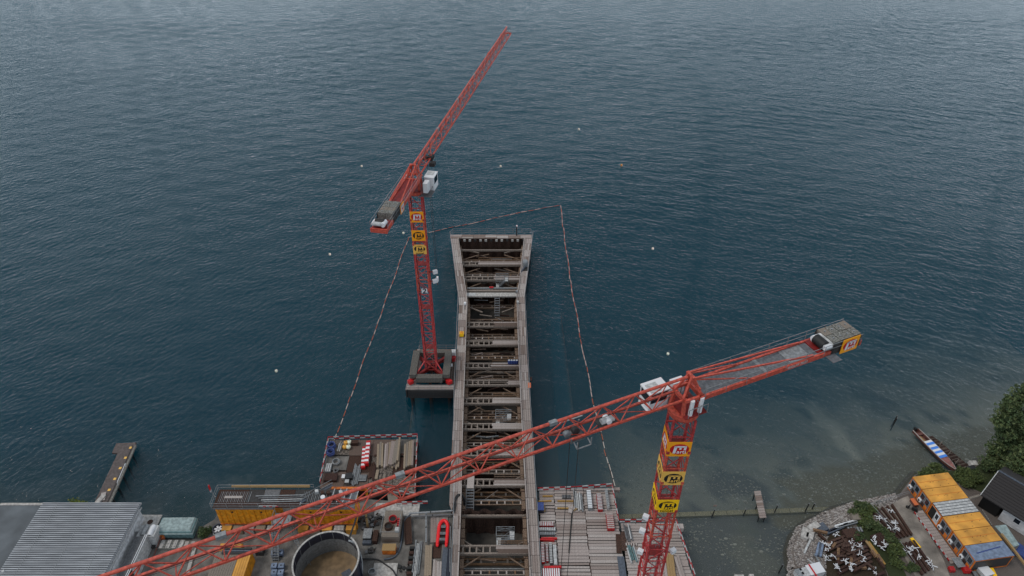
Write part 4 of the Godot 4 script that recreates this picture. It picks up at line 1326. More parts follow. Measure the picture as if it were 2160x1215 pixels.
	slat_stack("sheet_stack", "leaning pile of pale grey sheets by the pontoon's left rail", Vector2(-30.42, -76.34), Vector2(-29.44, -74.6), 1.2, 0.3, true, 3, "galvanised", "dirty_white", "", "sheets")
	beam_row("%s rusty plate beam in the middle of the pontoon", "rusty plate beams on the pontoon", Vector3(-23.02, 1.3, -73.37), Vector3(-23.05, 1.3, -76.44), Vector3(1, 0, 0), 3, 0.34, 0.16, ["rust", "dark_rust"], "steel_beam")
	beam_row("pale beam lying alone near the pontoon's front", "", Vector3(-21.85, 1.3, -73.18), Vector3(-21.81, 1.3, -74.98), Vector3(1, 0, 0), 1, 0.45, 0.3, ["timber"])
	beam_row("pale beam half hidden under the red jib on the pontoon", "", Vector3(-20.58, 1.3, -71.33), Vector3(-20.53, 1.3, -74.6), Vector3(1, 0, 0), 1, 0.4, 0.3, ["timber_grey"])
	slat_stack("scaffold_frame", "grey lattice scaffold frame lying beside the pipe bundle", Vector2(-24.67, -74.12), Vector2(-23.38, -72.81), 1.2, 0.15, false, 5, "dark_steel", "galvanised", "", "frame")
	crate("timber_gangplank", "grey timber gangplank sloping off the pontoon's near edge", "gangplank", Vector3(-18.66, 0.9, -69.57), Vector3(1.5, 0.12, 3.4), "timber_grey", "", 0.25)

# ---------------------------------------------------------------- yellow mud plant and round tank
func mud_plant():
	var units = [[-43.4, -34.9, "long yellow ribbed silo container left of the grey stair"], [-32.0, -23.1, "yellow ribbed silo container right of the grey stair, behind the round tank"]]
	for u in units:
		var w = u[1] - u[0]
		var o = thing("silo_container", u[2], "container", Vector3((u[0] + u[1]) / 2.0, 1.2, -65.5), 0.0, "yellow silo containers")
		box(o, "body", "yellow", Vector3(0, 3.4, 0), Vector3(w, 3.7, 2.9))
		for k in 10:
			box(o, "rib", "yellow", Vector3(-w / 2.0 + (k + 0.5) * w / 10.0, 3.4, 1.5), Vector3(0.1, 3.6, 0.14))
		for k in 2:
			tube(o, "inspection_port", "dark_rust", Vector3(-w * 0.22 + k * w * 0.5, 4.3, 1.4), Vector3(-w * 0.22 + k * w * 0.5, 4.3, 1.56), 0.14)
		box(o, "rim_beam", "steel_grey", Vector3(0, 5.35, 1.5), Vector3(w + 0.3, 0.3, 0.4))
		box(o, "bottom_rail", "orange", Vector3(0, 1.5, 1.48), Vector3(w, 0.2, 0.12))
		for s in [-1, 1]:
			for z in [-1.2, 1.3]:
				box(o, "leg", "yellow", Vector3(s * (w / 2.0 - 0.2), 0.8, z), Vector3(0.3, 1.6, 0.3))
		for k in 5:
			box(o, "foundation_block", pick(["pale_concrete", "orange_yellow", "timber"]), Vector3(-w / 2.0 + 0.9 + k * (w - 1.8) / 4.0, 0.55, 1.9), Vector3(w / 6.2, 1.1, 0.8))
	# service deck on top
	var d = thing("service_deck", "grey grating service deck with pipes on top of the yellow silos", "deck", Vector3(-33.3, 6.6, -65.5))
	for k in 9:
		box(d, "grating_panel", pick(["grating", "steel_grey", "dark_steel", "rust"]), Vector3(-9.2 + k * 2.3, 0.1, 0), Vector3(2.24, 0.08, 3.2))
	for k in 36:
		rod(d, "grating_bar", "galvanised" if k % 2 else "steel_grey", Vector3(-9.8 + k * 0.26 + (7.6 if k > 17 else 0.0), 0.17, -1.2), Vector3(-9.8 + k * 0.26 + (7.6 if k > 17 else 0.0), 0.17, 0.9), 0.07, 0.05)
	for k in 4:
		tube(d, "pipe", ["galvanised", "steel_grey", "dirty_white", "galvanised"][k], Vector3(-4.5 + k * 0.5, 0.3, -0.3 + k * 0.35), Vector3(2.6, 0.3, -0.5 + k * 0.35), 0.08)
	box(d, "walkway_plank", "plank_x3", Vector3(-7.8, 0.2, -0.2), Vector3(2.6, 0.06, 0.4))
	box(d, "red_white_board", "dirty_white", Vector3(-2.2, 0.35, 1.5), Vector3(2.6, 0.25, 0.06))
	for k in 3:
		box(d, "red_board_stripe", "signal_red", Vector3(-2.7 + k * 0.9, 0.35, 1.54), Vector3(0.42, 0.25, 0.04))
	box(d, "toe_board", "dark_rust", Vector3(-0.5, 0.25, 1.1), Vector3(19.0, 0.2, 0.5))
	rod(d, "cream_duct", "fresh_wood", Vector3(-8.4, 0.7, -1.75), Vector3(3.2, 0.7, -1.75), 0.3, 0.3)
	for k in 6:
		box(d, "pump", pick(["dark_steel", "dirty_white", "crane_dark_red", "rust", "galvanised"]), Vector3(4.4 + k * 0.9, 0.45, rng.randf_range(-1.0, 0.6)), Vector3(0.5, 0.6, 0.5), rng.randf())
	tube(d, "valve_wheel", "white", Vector3(5.6, 0.8, 0.3), Vector3(5.6, 0.95, 0.3), 0.35)
	for k in 5:
		rod(d, "rafter", "dirty_white", Vector3(7.0 + k * 0.9, 0.6, -1.4), Vector3(6.8 + k * 0.9, 0.6, 1.0), 0.09)
	railing("guard_rail", "grey guard rail round the deck on the yellow silos", [Vector3(-23.0, 6.7, -63.8), Vector3(-43.7, 6.7, -63.8), Vector3(-43.7, 6.7, -67.1), Vector3(-29.5, 6.7, -67.2)], 1.1, 2.2)
	var f = thing("loading_gantry", "yellow steel frame at the pontoon's near edge behind the silos", "frame", Vector3(-25.54, 3.5, -68.93))
	rod(f, "beam", "orange", Vector3(-3.0, 0, -0.8), Vector3(3.0, 0.0, -0.8), 0.4, 0.45)
	for s in [-1, 1]:
		rod(f, "leg", "yellow", Vector3(s * 2.9, -2.4, -0.8), Vector3(s * 2.9, 0, -0.8), 0.3)
	rod(f, "side_beam", "orange", Vector3(-2.9, 0, -0.8), Vector3(-3.0, 0, 1.5), 0.3, 0.3)
	# conveyor from the pontoon
	var cv = thing("belt_conveyor", "grey truss conveyor sloping from the silo deck to the pontoon", "conveyor", Vector3(-30.88, 7, -64.59))
	var e = Vector3(-27.71, 4.5, -69.58) - Vector3(-30.88, 7, -64.59)
	for s in [-0.35, 0.35]:
		rod(cv, "side_truss", "galvanised", Vector3(0, 0, s), e + Vector3(0, 0, s), 0.1, 0.35)
		rod(cv, "hand_rail", "galvanised", Vector3(0, 0.9, s), e + Vector3(0, 0.9, s), 0.05)
	rod(cv, "belt", "slate", Vector3(0, 0.12, 0), e + Vector3(0, 0.12, 0), 0.6, 0.06)
	for k in 6:
		rod(cv, "roller_bracket", "dirty_white", e * (k / 6.0) + Vector3(0, 0, -0.4), e * (k / 6.0) + Vector3(0, 0, 0.4), 0.1)
	# stair between the silos
	var s = thing("access_stair", "grey steel access stair and landing between the two yellow silos", "stairs", Vector3(-33.4, 1.2, -63.4))
	box(s, "landing", "galvanised", Vector3(0, 4.2, 0.4), Vector3(2.5, 0.1, 1.8))
	stair_flight(s, Vector3(-0.7, 4.2, 1.3), Vector3(-0.7, 0.1, 4.6), 0.9, Vector3(1, 0, 0))
	for x in [-1.2, 1.2]:
		for z in [-0.4, 1.2]:
			rod(s, "post", "galvanised", Vector3(x, 0, z), Vector3(x, 5.4, z), 0.07)
		rod(s, "rail", "galvanised", Vector3(x, 5.3, -0.4), Vector3(x, 5.3, 1.2), 0.05)
		rod(s, "brace", "galvanised", Vector3(x, 0.2, -0.4), Vector3(x, 4.0, 1.2), 0.05)
	# round settling tank
	var t = thing("settling_tank", "round open steel tank holding brown muddy water", "tank", Vector3(-25.55, 1.2, -56.0))
	var R = 4.45
	var H = 4.7
	part(t, "rim", lathe([Vector2(R + 0.12, H), Vector2(R + 0.12, H + 0.09), Vector2(R - 0.1, H + 0.09), Vector2(R - 0.1, H)], 48), "pale_concrete")
	part(t, "shell", lathe([Vector2(R, 0), Vector2(R + 0.02, H), Vector2(R - 0.06, H), Vector2(R - 0.06, 0.0)], 48), "navy")
	part(t, "liner", lathe([Vector2(R - 0.08, H - 0.05), Vector2(R - 0.08, 3.1)], 48), "navy")
	part(t, "liner_lower", lathe([Vector2(R - 0.09, 3.12), Vector2(R - 0.09, 0.05)], 48), "galvanised")
	for k in 16:
		var a = TAU * k / 16.0
		box(t, "panel_seam", "galvanised", Vector3(cos(a) * (R - 0.1), H / 2.0, sin(a) * (R - 0.1)), Vector3(0.05, H - 0.1, 0.06), -a)
		box(t, "outer_rib", "navy", Vector3(cos(a) * (R + 0.06), H / 2.0, sin(a) * (R + 0.06)), Vector3(0.1, H - 0.2, 0.3), -a)
	part(t, "muddy_water", lathe([Vector2(0, 0.15), Vector2(R - 0.1, 0.15)], 48), "mud")
	var raft = box(t, "pump_raft", "slate", Vector3(2.2, 0.22, -0.6), Vector3(1.3, 0.1, 1.3), 0.6)
	raft.name = "pump_raft"
	var ld = thing("aluminium_ladder", "aluminium ladder leaning over the rim into the muddy tank", "ladder", Vector3(-30.42, 6.5, -58.95))
	var lv = Vector3(-29.03, 1.6, -57.93) - Vector3(-30.42, 6.5, -58.95)
	for k in [-0.25, 0.25]:
		rod(ld, "rail", "galvanised", Vector3(k, 0, 0), lv + Vector3(k, 0, 0), 0.06)
	for k in 12:
		rod(ld, "rung", "galvanised", lv * (k / 12.0) + Vector3(-0.25, 0, 0), lv * (k / 12.0) + Vector3(0.25, 0, 0), 0.045)
	var ho = part(self, "mud_hose", hose_mesh(smooth([Vector3(-22.99, 6, -58.98), Vector3(-22.14, 5.6, -58.79), Vector3(-21.71, 3.6, -58.68), Vector3(-21.34, 2.6, -57.75), Vector3(-21.21, 1.6, -56.6)]), 0.16), "galvanised")
	tag(ho, "corrugated pale hose running down the tank's right side", "hose")
	var hp = part(self, "mud_hose", hose_mesh(smooth([Vector3(-22.95, 6, -59.13), Vector3(-22.8, 6, -60.51), Vector3(-22.61, 6, -62.08), Vector3(-22.61, 6, -63.28)]), 0.13), "rubber")
	tag(hp, "black hose dropping from the yellow silo to the tank rim", "hose")
	# grey lifting blocks by the tank
	var spots = [Vector3(-34.46, 1.2, -59.7), Vector3(-33.61, 1.2, -59.85), Vector3(-33.92, 1.2, -57.66), Vector3(-32.9, 1.2, -57.66), Vector3(-33.64, 1.2, -56.63), Vector3(-32.7, 1.2, -56.63)]
	var nm = ["far left", "far right", "middle left", "middle right", "near left", "near right"]
	for k in 6:
		var b = thing("ballast_block", "grey concrete block with a dark lifting slot, %s of six left of the tank" % nm[k], "block", spots[k], 0.05, "concrete blocks left of the tank")
		box(b, "block", "blue_grey", Vector3(0, 0.4, 0), Vector3(0.8, 0.8, 0.75))
		box(b, "lifting_slot", "black", Vector3(0, 0.81, 0), Vector3(0.2, 0.04, 0.2))
		box(b, "fork_slot", "black", Vector3(0, 0.12, 0.38), Vector3(0.5, 0.2, 0.03))

# ---------------------------------------------------------------- yard left of the cofferdam and the buildings at its edge
func left_yard():
	# large shed with a ribbed sheet roof
	var o = thing("ribbed_roof_shed", "large shed with a pale ribbed metal roof at the lower left", "building", Vector3(-61.9, 1.2, -54.6))
	box(o, "wall", "render", Vector3(0, 2.2, 0), Vector3(13.6, 4.4, 20.4))
	box(o, "roof_sheet", "roof_sheet", Vector3(0, 4.7, 0), Vector3(14.3, 0.2, 21.2))
	for k in 64:
		box(o, "roof_rib", "roof_sheet", Vector3(0, 4.95, -10.4 + k * 0.33), Vector3(14.32, 0.4, 0.16))
	for x in [-4.8, 0.0, 4.6]:
		rod(o, "roof_fixing_line", "galvanised", Vector3(x, 5.16, -10.4), Vector3(x, 5.16, 10.4), 0.04, 0.02)
	box(o, "fascia", "dirty_white", Vector3(0, 4.7, -10.62), Vector3(14.4, 0.35, 0.06))
	tube(o, "vent_pipe", "dirty_white", Vector3(-6.6, 4.8, 0.6), Vector3(-6.6, 5.3, 0.6), 0.18)
	tube(o, "gutter", "galvanised", Vector3(7.4, 4.6, -10.0), Vector3(7.4, 4.6, 10.0), 0.12)
	var lean = thing("glazed_canopy", "narrow grey canopy with bright edge rails beside the ribbed shed", "canopy", Vector3(-53.2, 1.2, -57.0))
	box(lean, "roof", "steel_grey", Vector3(-0.6, 2.7, 0), Vector3(1.3, 0.1, 8.0))
	for x in [0.15, 0.4]:
		tube(lean, "edge_rail", "white", Vector3(x, 2.9, -4.2), Vector3(x, 2.9, 4.0), 0.06)
	box(lean, "wall", "dirty_white", Vector3(0.3, 1.3, -1.5), Vector3(0.2, 2.6, 5.0))
	for z in [-3.8, 0.0, 3.8]:
		rod(lean, "post", "galvanised", Vector3(0.35, 0, z), Vector3(0.35, 2.8, z), 0.1)
	# flat roofed building at the very left
	var f = thing("flat_roof_building", "low building with a flat dark grey roof at the left edge", "building", Vector3(-83.0, 1.2, -56.0))
	box(f, "wall", "concrete", Vector3(0, 0.9, 0), Vector3(25.0, 1.8, 21.6))
	box(f, "roof", "roof_grey", Vector3(0, 1.95, 0), Vector3(25.6, 0.3, 22.2))
	box(f, "coping", "pale_concrete", Vector3(9.0, 2.14, -11.0), Vector3(7.4, 0.14, 0.4))
	for q in [[2.0, -8.0], [6.5, -3.0], [9.5, 3.0]]:
		box(f, "roof_seam", "slate", Vector3(q[0], 2.115, q[1]), Vector3(4.5, 0.03, 0.06))
	# slab roof, plant box, tarpaulin-covered container
	var s = thing("slab_roof_hut", "low hut with a stained pale slab roof beside the ribbed shed", "hut", Vector3(-54.77, 2.6, -64.15))
	box(s, "wall", "concrete", Vector3(0, -0.9, 0), Vector3(3.4, 1.2, 2.4))
	box(s, "roof_slab", "pale_concrete", Vector3(0, 0, 0), Vector3(4.0, 0.16, 2.9))
	for q in [[-0.9, "float_orange"], [0.7, "rust"]]:
		part(s, "rust_stain", lathe([Vector2(0, 0.085), Vector2(0.42, 0.085)], 14), q[1], Transform3D(Basis.IDENTITY, Vector3(q[0], 0, -0.2)))
	var v = thing("plant_box", "white ventilation plant box with a curved hood by the shed", "machine", Vector3(-53.2, 1.2, -61.01))
	box(v, "housing", "dirty_white", Vector3(0, 1.25, -1.1), Vector3(2.5, 2.5, 1.9))
	part(v, "curved_hood", hose_mesh([Vector3(-0.4, 2.5, -1.9), Vector3(-0.4, 2.62, -1.1), Vector3(-0.4, 2.5, -0.3)], 0.4, 10), "galvanised")
	part(v, "curved_hood", hose_mesh([Vector3(0.6, 2.5, -1.9), Vector3(0.6, 2.62, -1.1), Vector3(0.6, 2.5, -0.3)], 0.36, 10), "white")
	box(v, "control_panel", "steel_grey", Vector3(0.1, 1.4, -0.13), Vector3(0.4, 0.6, 0.08))
	box(v, "cable_tray", "dark_steel", Vector3(0.2, 0.4, 0.1), Vector3(1.4, 0.2, 0.5))
	part(v, "duct", hose_mesh(smooth([Vector3(-1.3, 2.0, -1.4), Vector3(-1.9, 2.4, -1.2), Vector3(-2.3, 2.2, -0.8)]), 0.28, 8), "dirty_white")
	crate("water_drum", "orange drum behind the white plant box", "drum", Vector3(-51.77, 1.2, -62.52), Vector3(0.7, 0.9, 0.7), "float_orange", "orange")
	var tp = thing("covered_container", "pale teal tarpaulin-covered container at the water's edge", "container", Vector3(-49.81, 1.2, -63.48))
	var c0 = [Vector3(-2.7, 1.7, -1.5), Vector3(2.5, 1.7, -1.5), Vector3(2.75, 1.7, 1.1), Vector3(-2.75, 1.7, 1.1)]
	box(tp, "body", "teal_dark", Vector3(0, 0.9, -0.2), Vector3(5.2, 1.5, 2.5))
	var st = begin()
	st.set_smooth_group(-1)
	var rim = [Vector3(-2.7, 1.3, -1.5), Vector3(2.65, 1.3, -1.55), Vector3(2.8, 1.3, 1.15), Vector3(-2.75, 1.3, 1.2)]
	var topq = [Vector3(-2.3, 1.85, -1.35), Vector3(2.3, 1.85, -1.4), Vector3(2.3, 1.85, 0.7), Vector3(-2.6, 1.85, 0.7)]
	for k in 4:
		var k2 = (k + 1) % 4
		for p in [rim[k], topq[k], topq[k2], rim[k], topq[k2], rim[k2]]:
			st.add_vertex(p)
	for p in [topq[0], topq[3], topq[2], topq[0], topq[2], topq[1]]:
		st.add_vertex(p)
	st.generate_normals()
	done(st, tp, "tarpaulin", "teal_tarp")
	box(tp, "wheel_chock", "black", Vector3(0, 0.1, 1.0), Vector3(4.6, 0.2, 0.3))
	# panels and pallets near the shed
	var pal = slat_stack("block_pallet", "pallet of pale concrete blocks in front of the teal container", Vector2(-51.77, -61.93), Vector2(-48.03, -60.52), 1.2, 0.5, true, 4, "concrete", "pale_concrete", "", "pallet")
	for i in 8:
		for j in 3:
			box(pal, "block_hole", "slate", Vector3(-1.2 + i * 0.35, 0.62, -0.5 + j * 0.5), Vector3(0.1, 0.03, 0.1))
	slat_stack("formwork_table", "grey formwork table next to the pallet of blocks", Vector2(-48.22, -61.77), Vector2(-46.45, -60.36), 1.2, 0.4, true, 2, "timber_grey", "plank_z3", "", "table")
	beam_row("long pale concrete kerb lying under the red jib", "", Vector3(-46.01, 1.3, -56.49), Vector3(-46.59, 1.3, -61.5), Vector3(1, 0, 0), 1, 0.45, 0.4, ["pale_concrete"], "kerb_stone", "kerb")
	tube_thing("drain_pipe", "brown drain pipe sloping between the plant box and the pallet", "pipe", Vector3(-51.89, 1.5, -59.05), Vector3(-51.69, 2.2, -62.16), 0.09, "boat_wood")
	var fan = thing("ventilation_fan", "round white and black fan unit beside the left yellow silo", "fan", Vector3(-43.96, 1.2, -63.81))
	part(fan, "casing", lathe([Vector2(0.8, 0), Vector2(0.85, 0.7), Vector2(0.7, 0.75), Vector2(0.6, 0.4), Vector2(0, 0.35)], 18), "navy")
	for k in 3:
		box(fan, "blade", "white", Vector3(0, 0.5, 0), Vector3(1.2, 0.04, 0.28), k * PI / 3.0)
	tube(fan, "base", "dirty_white", Vector3(0, 0, 0), Vector3(0, 0.2, 0), 0.9)
	# yellow containers under the jib
	var y1 = thing("yellow_skip", "yellow container topped with an olive corrugated cover at the lower edge", "container", Vector3(-39.54, 1.2, -57.21))
	box(y1, "body", "yellow", Vector3(0, 1.2, 0.6), Vector3(5.0, 2.4, 4.4))
	for k in 10:
		box(y1, "cover_sheet", "moss_grey" if false else "timber_grey", Vector3(-2.3 + k * 0.33, 2.45, 0.6), Vector3(0.3, 0.1, 4.3))
	for k in 5:
		box(y1, "roof_sheet", "orange_yellow", Vector3(1.05 + k * 0.33, 2.45, 0.6), Vector3(0.3, 0.12, 4.3))
	for k in 3:
		tube(y1, "black_pipe", ["rubber", "slate", "rubber"][k], Vector3(-1.6, 2.6, -1.2 - k * 0.35), Vector3(2.4, 2.6, -1.2 - k * 0.35), 0.17)
	var y2 = thing("yellow_skip", "smaller yellow open container behind the olive-covered one", "container", Vector3(-40.58, 1.2, -59.85))
	box(y2, "body", "yellow", Vector3(0, 0.9, 0), Vector3(3.2, 1.8, 1.3))
	box(y2, "filling", "orange_yellow", Vector3(0, 1.82, 0), Vector3(3.0, 0.1, 1.1))
	box(y2, "rim", "orange", Vector3(0, 1.8, 0.66), Vector3(3.3, 0.14, 0.1))
	crate("scrap_bin", "grey scrap bin beside the yellow containers", "bin", Vector3(-36.66, 1.2, -60.16), Vector3(1.1, 0.9, 1.0), "dark_steel")
	# mixing station, trough, pipes and boards between tank and cofferdam
	var mx = thing("mixing_station", "railed mixing skid with two round black openings", "machine", Vector3(-17.9, 1.2, -64.14))
	box(mx, "deck", "timber_grey", Vector3(0, 0.7, 0), Vector3(2.6, 1.4, 4.6))
	for q in [[0.1, -0.5, 0.62, "panel_red"], [-0.4, 0.75, 0.6, "rust"]]:
		part(mx, "hopper", lathe([Vector2(q[2], 1.4), Vector2(q[2], 2.0), Vector2(q[2] - 0.08, 2.0), Vector2(q[2] * 0.6, 1.5)], 18), q[3], Transform3D(Basis.IDENTITY, Vector3(q[0], 0, q[1])))
		part(mx, "hopper_mouth", lathe([Vector2(0, 1.75), Vector2(q[2] - 0.09, 1.75)], 18), "black", Transform3D(Basis.IDENTITY, Vector3(q[0], 0, q[1])))
	for s2 in [-1.28, 1.28]:
		for z in [-2.2, -0.7, 0.8, 2.2]:
			rod(mx, "post", "galvanised", Vector3(s2, 1.4, z), Vector3(s2, 2.5, z), 0.05)
		rod(mx, "rail", "galvanised", Vector3(s2, 2.5, -2.2), Vector3(s2, 2.5, 2.2), 0.05)
	rod(mx, "rail", "galvanised", Vector3(-1.28, 2.5, 2.2), Vector3(1.28, 2.5, 2.2), 0.05)
	for k in 4:
		box(mx, "red_pump", "panel_red", Vector3(1.0, 1.7, -0.5 + k * 0.35), Vector3(0.35, 0.4, 0.22))
	box(mx, "junction_box", "dirty_white", Vector3(0.95, 1.7, 1.3), Vector3(0.6, 0.5, 0.6))
	crate("wooden_bin", "orange plywood bin in front of the mixing skid", "bin", Vector3(-17.88, 1.2, -60.39), Vector3(1.9, 1.0, 1.1), "orange", "fresh_wood", 0.0)
	var tro = thing("steel_trough", "long brown steel trough lying aslant beside the mixing skid", "trough", Vector3(-15.56, 1.2, -63.65), 0.16)
	box(tro, "floor", "rust", Vector3(0, 0.3, 0), Vector3(1.0, 0.1, 4.6))
	for s3 in [-0.5, 0.5]:
		box(tro, "side", "pile_rust", Vector3(s3, 0.4, 0), Vector3(0.08, 0.4, 4.6))
	pipe_bundle("bundle of long bright pipes on the yard, pointing at the cofferdam", Vector3(-13.7, 1.3, -56.49), Vector3(-13.72, 1.3, -61.73), 5, 0.1, "galvanised")
	beam_row("%s broad brown board of the stack beside the bright pipes", "brown boards beside the pipes", Vector3(-12.25, 1.5, -56.22), Vector3(-12.59, 1.5, -61.13), Vector3(1, 0, 0), 3, 0.32, 0.35, ["fresh_wood", "timber"], "timber_board", "board", 0.1)
	tube_thing("service_pipe", "upright grey service pipe run along the yard edge", "pipe", Vector3(-12.61, 1.8, -61.48), Vector3(-13.09, 1.8, -66.47), 0.14, "galvanised")
	tube_thing("service_pipe", "grey pipe crossing from the yard to the cofferdam corner", "pipe", Vector3(-15.66, 2.4, -66.04), Vector3(-9, 2.6, -66.4), 0.13, "galvanised")
	tube_thing("service_pipe", "darker pipe just below the crossing pipe", "pipe", Vector3(-15.11, 1.9, -65.89), Vector3(-9.01, 2, -66.16), 0.12, "steel_grey")
	tube_thing("service_pipe", "thin grey pipe lying along the boat slip", "pipe", Vector3(-8.79, 1.8, -56.77), Vector3(-9.24, 1.8, -64.21), 0.07, "galvanised")
	beam_row("%s slip board under the red boat", "slip boards under the boat", Vector3(-11.83, 1.3, -61.81), Vector3(-12.23, 1.3, -66.24), Vector3(1, 0, 0), 6, 0.42, 0.14, ["plank_z1", "plank_z2", "plank_z4"], "slip_board", "board", 0.1)
	beam_row("%s worn walkway board beside the pit's left edge", "boards beside the pit", Vector3(-8.18, 2.2, -55.94), Vector3(-8.61, 2.4, -65.79), Vector3(1, 0, 0), 2, 0.32, 0.12, ["plank_z3", "plank_z0"], "edge_plank", "board", 0.1)
	crate("steel_plate", "brown steel plate behind the red boat", "plate", Vector3(-10.96, 1.2, -60.54), Vector3(1.2, 0.12, 2.6), "rust")
	crate("steel_plate", "long blue-grey plate lying near the pit edge, the left one", "plate", Vector3(-9.75, 1.2, -58.33), Vector3(0.75, 0.2, 5.0), "slate")
	crate("steel_plate", "long dark plate lying hard against the pit edge boards", "plate", Vector3(-8.93, 1.2, -58.33), Vector3(0.8, 0.16, 5.0), "navy")
	beam_row("%s cut timber below the brown plate", "cut timbers near the boat", Vector3(-11.11, 1.35, -56.03), Vector3(-11.21, 1.35, -58.69), Vector3(1, 0, 0), 4, 0.3, 0.3, ["timber_grey", "plank_z1", "plank_z3"], "timber_offcut", "timber", 0.3)
	var pd = thing("concrete_pad", "white concrete pad with a grey pipe stub at the bottom edge", "pad", Vector3(-18.1, 1.2, -57.07))
	box(pd, "slab", "pale_concrete", Vector3(0, 0.1, 0.4), Vector3(3.4, 0.25, 3.4))
	part(pd, "pipe_stub", lathe([Vector2(0.5, 0), Vector2(0.5, 0.9), Vector2(0.42, 0.9), Vector2(0.42, 0.4), Vector2(0, 0.4)], 18), "galvanised", Transform3D(Basis.IDENTITY, Vector3(-1.7, 0, 0.4)))
	box(pd, "yellow_rail", "yellow", Vector3(-0.5, 1.0, 1.6), Vector3(3.2, 0.3, 0.5))
	var ah = part(self, "supply_hose", hose_mesh(smooth([Vector3(-21.78, 1.4, -59.03), Vector3(-19.51, 1.4, -58.96), Vector3(-18.22, 1.5, -58.14), Vector3(-17.01, 1.5, -57.25), Vector3(-16.16, 1.5, -55.93)]), 0.11), "rubber")
	tag(ah, "thick black hose arcing over the white concrete pad", "hose")
	var ah2 = part(self, "supply_hose", hose_mesh(smooth([Vector3(-15.49, 1.6, -66.44), Vector3(-16.32, 1.5, -65.42), Vector3(-16.33, 1.5, -63.2), Vector3(-16.4, 1.4, -60.88), Vector3(-17.04, 1.4, -59.41), Vector3(-18.48, 1.4, -58.96)]), 0.12), "slate")
	tag(ah2, "grey-black hose curving round the mixing skid", "hose")
	crate("pump_rack", "grey pump rack between the tank and the mixing skid", "rack", Vector3(-21.37, 1.2, -62.68), Vector3(1.2, 1.0, 1.6), "dark_steel", "galvanised")
	crate("pump_rack", "low blue-grey pump box below the pump rack", "pump", Vector3(-21.35, 1.2, -61.72), Vector3(1.3, 0.6, 0.8), "slate")
	crate("steel_rack", "dark steel rack right of the pump rack", "rack", Vector3(-20.2, 1.2, -62.44), Vector3(0.7, 0.8, 1.8), "dark_rust", "rust")
	tube_thing("pale_post", "tall pale post standing between silo and mixing skid", "post", Vector3(-21.72, 1.2, -64.38), Vector3(-21.72, 1.2, -64.38) + Vector3(0.1, 5.2, -0.2), 0.17, "fresh_wood")
	for k in 10:
		var at = [Vector3(-22.82, 1.2, -65.8), Vector3(-21.97, 1.2, -65.46), Vector3(-21.3, 1.2, -65.8), Vector3(-20.65, 1.2, -64.88), Vector3(-20.29, 1.2, -66.31), Vector3(-22.08, 1.2, -63.97), Vector3(-20.13, 1.2, -60.62), Vector3(-20.77, 1.2, -60.23), Vector3(-14.54, 1.2, -57.88), Vector3(-15.59, 1.2, -57.58)][k]
		var where = ["left of the pale post", "behind the pale post", "right of the pale post", "behind the dark steel rack", "near the skid's far corner", "in front of the pale post", "below the dark rack", "between tank and orange bin", "by the bright pipes", "on the yard near the concrete pad"][k]
		var kk = thing("debris_heap", "dark heap of fittings %s" % where, "scrap", at, 0.0, "scrap heaps in the yard")
		for j in 6:
			box(kk, "fitting", pick(["dark_steel", "rust", "black", "steel_grey", "concrete"]), Vector3(rng.randf_range(-0.5, 0.5), rng.randf_range(0.08, 0.3), rng.randf_range(-0.5, 0.5)), Vector3(rng.randf_range(0.15, 0.6), rng.randf_range(0.1, 0.3), rng.randf_range(0.15, 0.5)), rng.randf() * 3.0)
	var row = thing("rusty_sheet_pile_rack", "row of short dark rusty sheet pile offcuts beside the bright pipes", "rack", Vector3(-14.59, 1.2, -58.33))
	for k in 6:
		box(row, "offcut", "dark_rust" if k % 2 else "black", Vector3(0, 0.3, -2.3 + k * 0.8), Vector3(0.7, 0.6, 0.4))
	# concrete landing behind the mixing skid with its barrier
	crate("concrete_landing", "pale concrete landing at the water's edge behind the mixing skid", "landing", Vector3(-17.71, 1, -67.48), Vector3(6.8, 0.35, 2.4), "pale_concrete")
	striped_rail("red and white barrier rail on the concrete landing by the water", [Vector3(-17.75, 1.4, -68.05), Vector3(-13, 1.4, -68.23)], 1.0, 0.8)
	red_boat()
	shrub("dark_shrub", "dark green shrub between the teal container and the left silo", Vector3(-45.59, 1.2, -63.16), Vector3(1.2, 1.3, 1.4), 260, 0)
	shrub("dark_shrub", "bright yellow-green bush on the shore behind the ribbed shed roof", Vector3(-67.1, 0.8, -67.62), Vector3(2.4, 1.6, 1.6), 420, 2)

func tube_thing(called: String, label: String, category: String, a: Vector3, b: Vector3, r: float, m: String, group := ""):
	var o = thing(called, label, category, a, 0.0, group)
	tube(o, "pipe", m, Vector3.ZERO, b - a, r)
	var d = (b - a).normalized()
	tube(o, "collar", "dark_steel", (b - a) * 0.5 - d * 0.08, (b - a) * 0.5 + d * 0.08, r * 1.25)

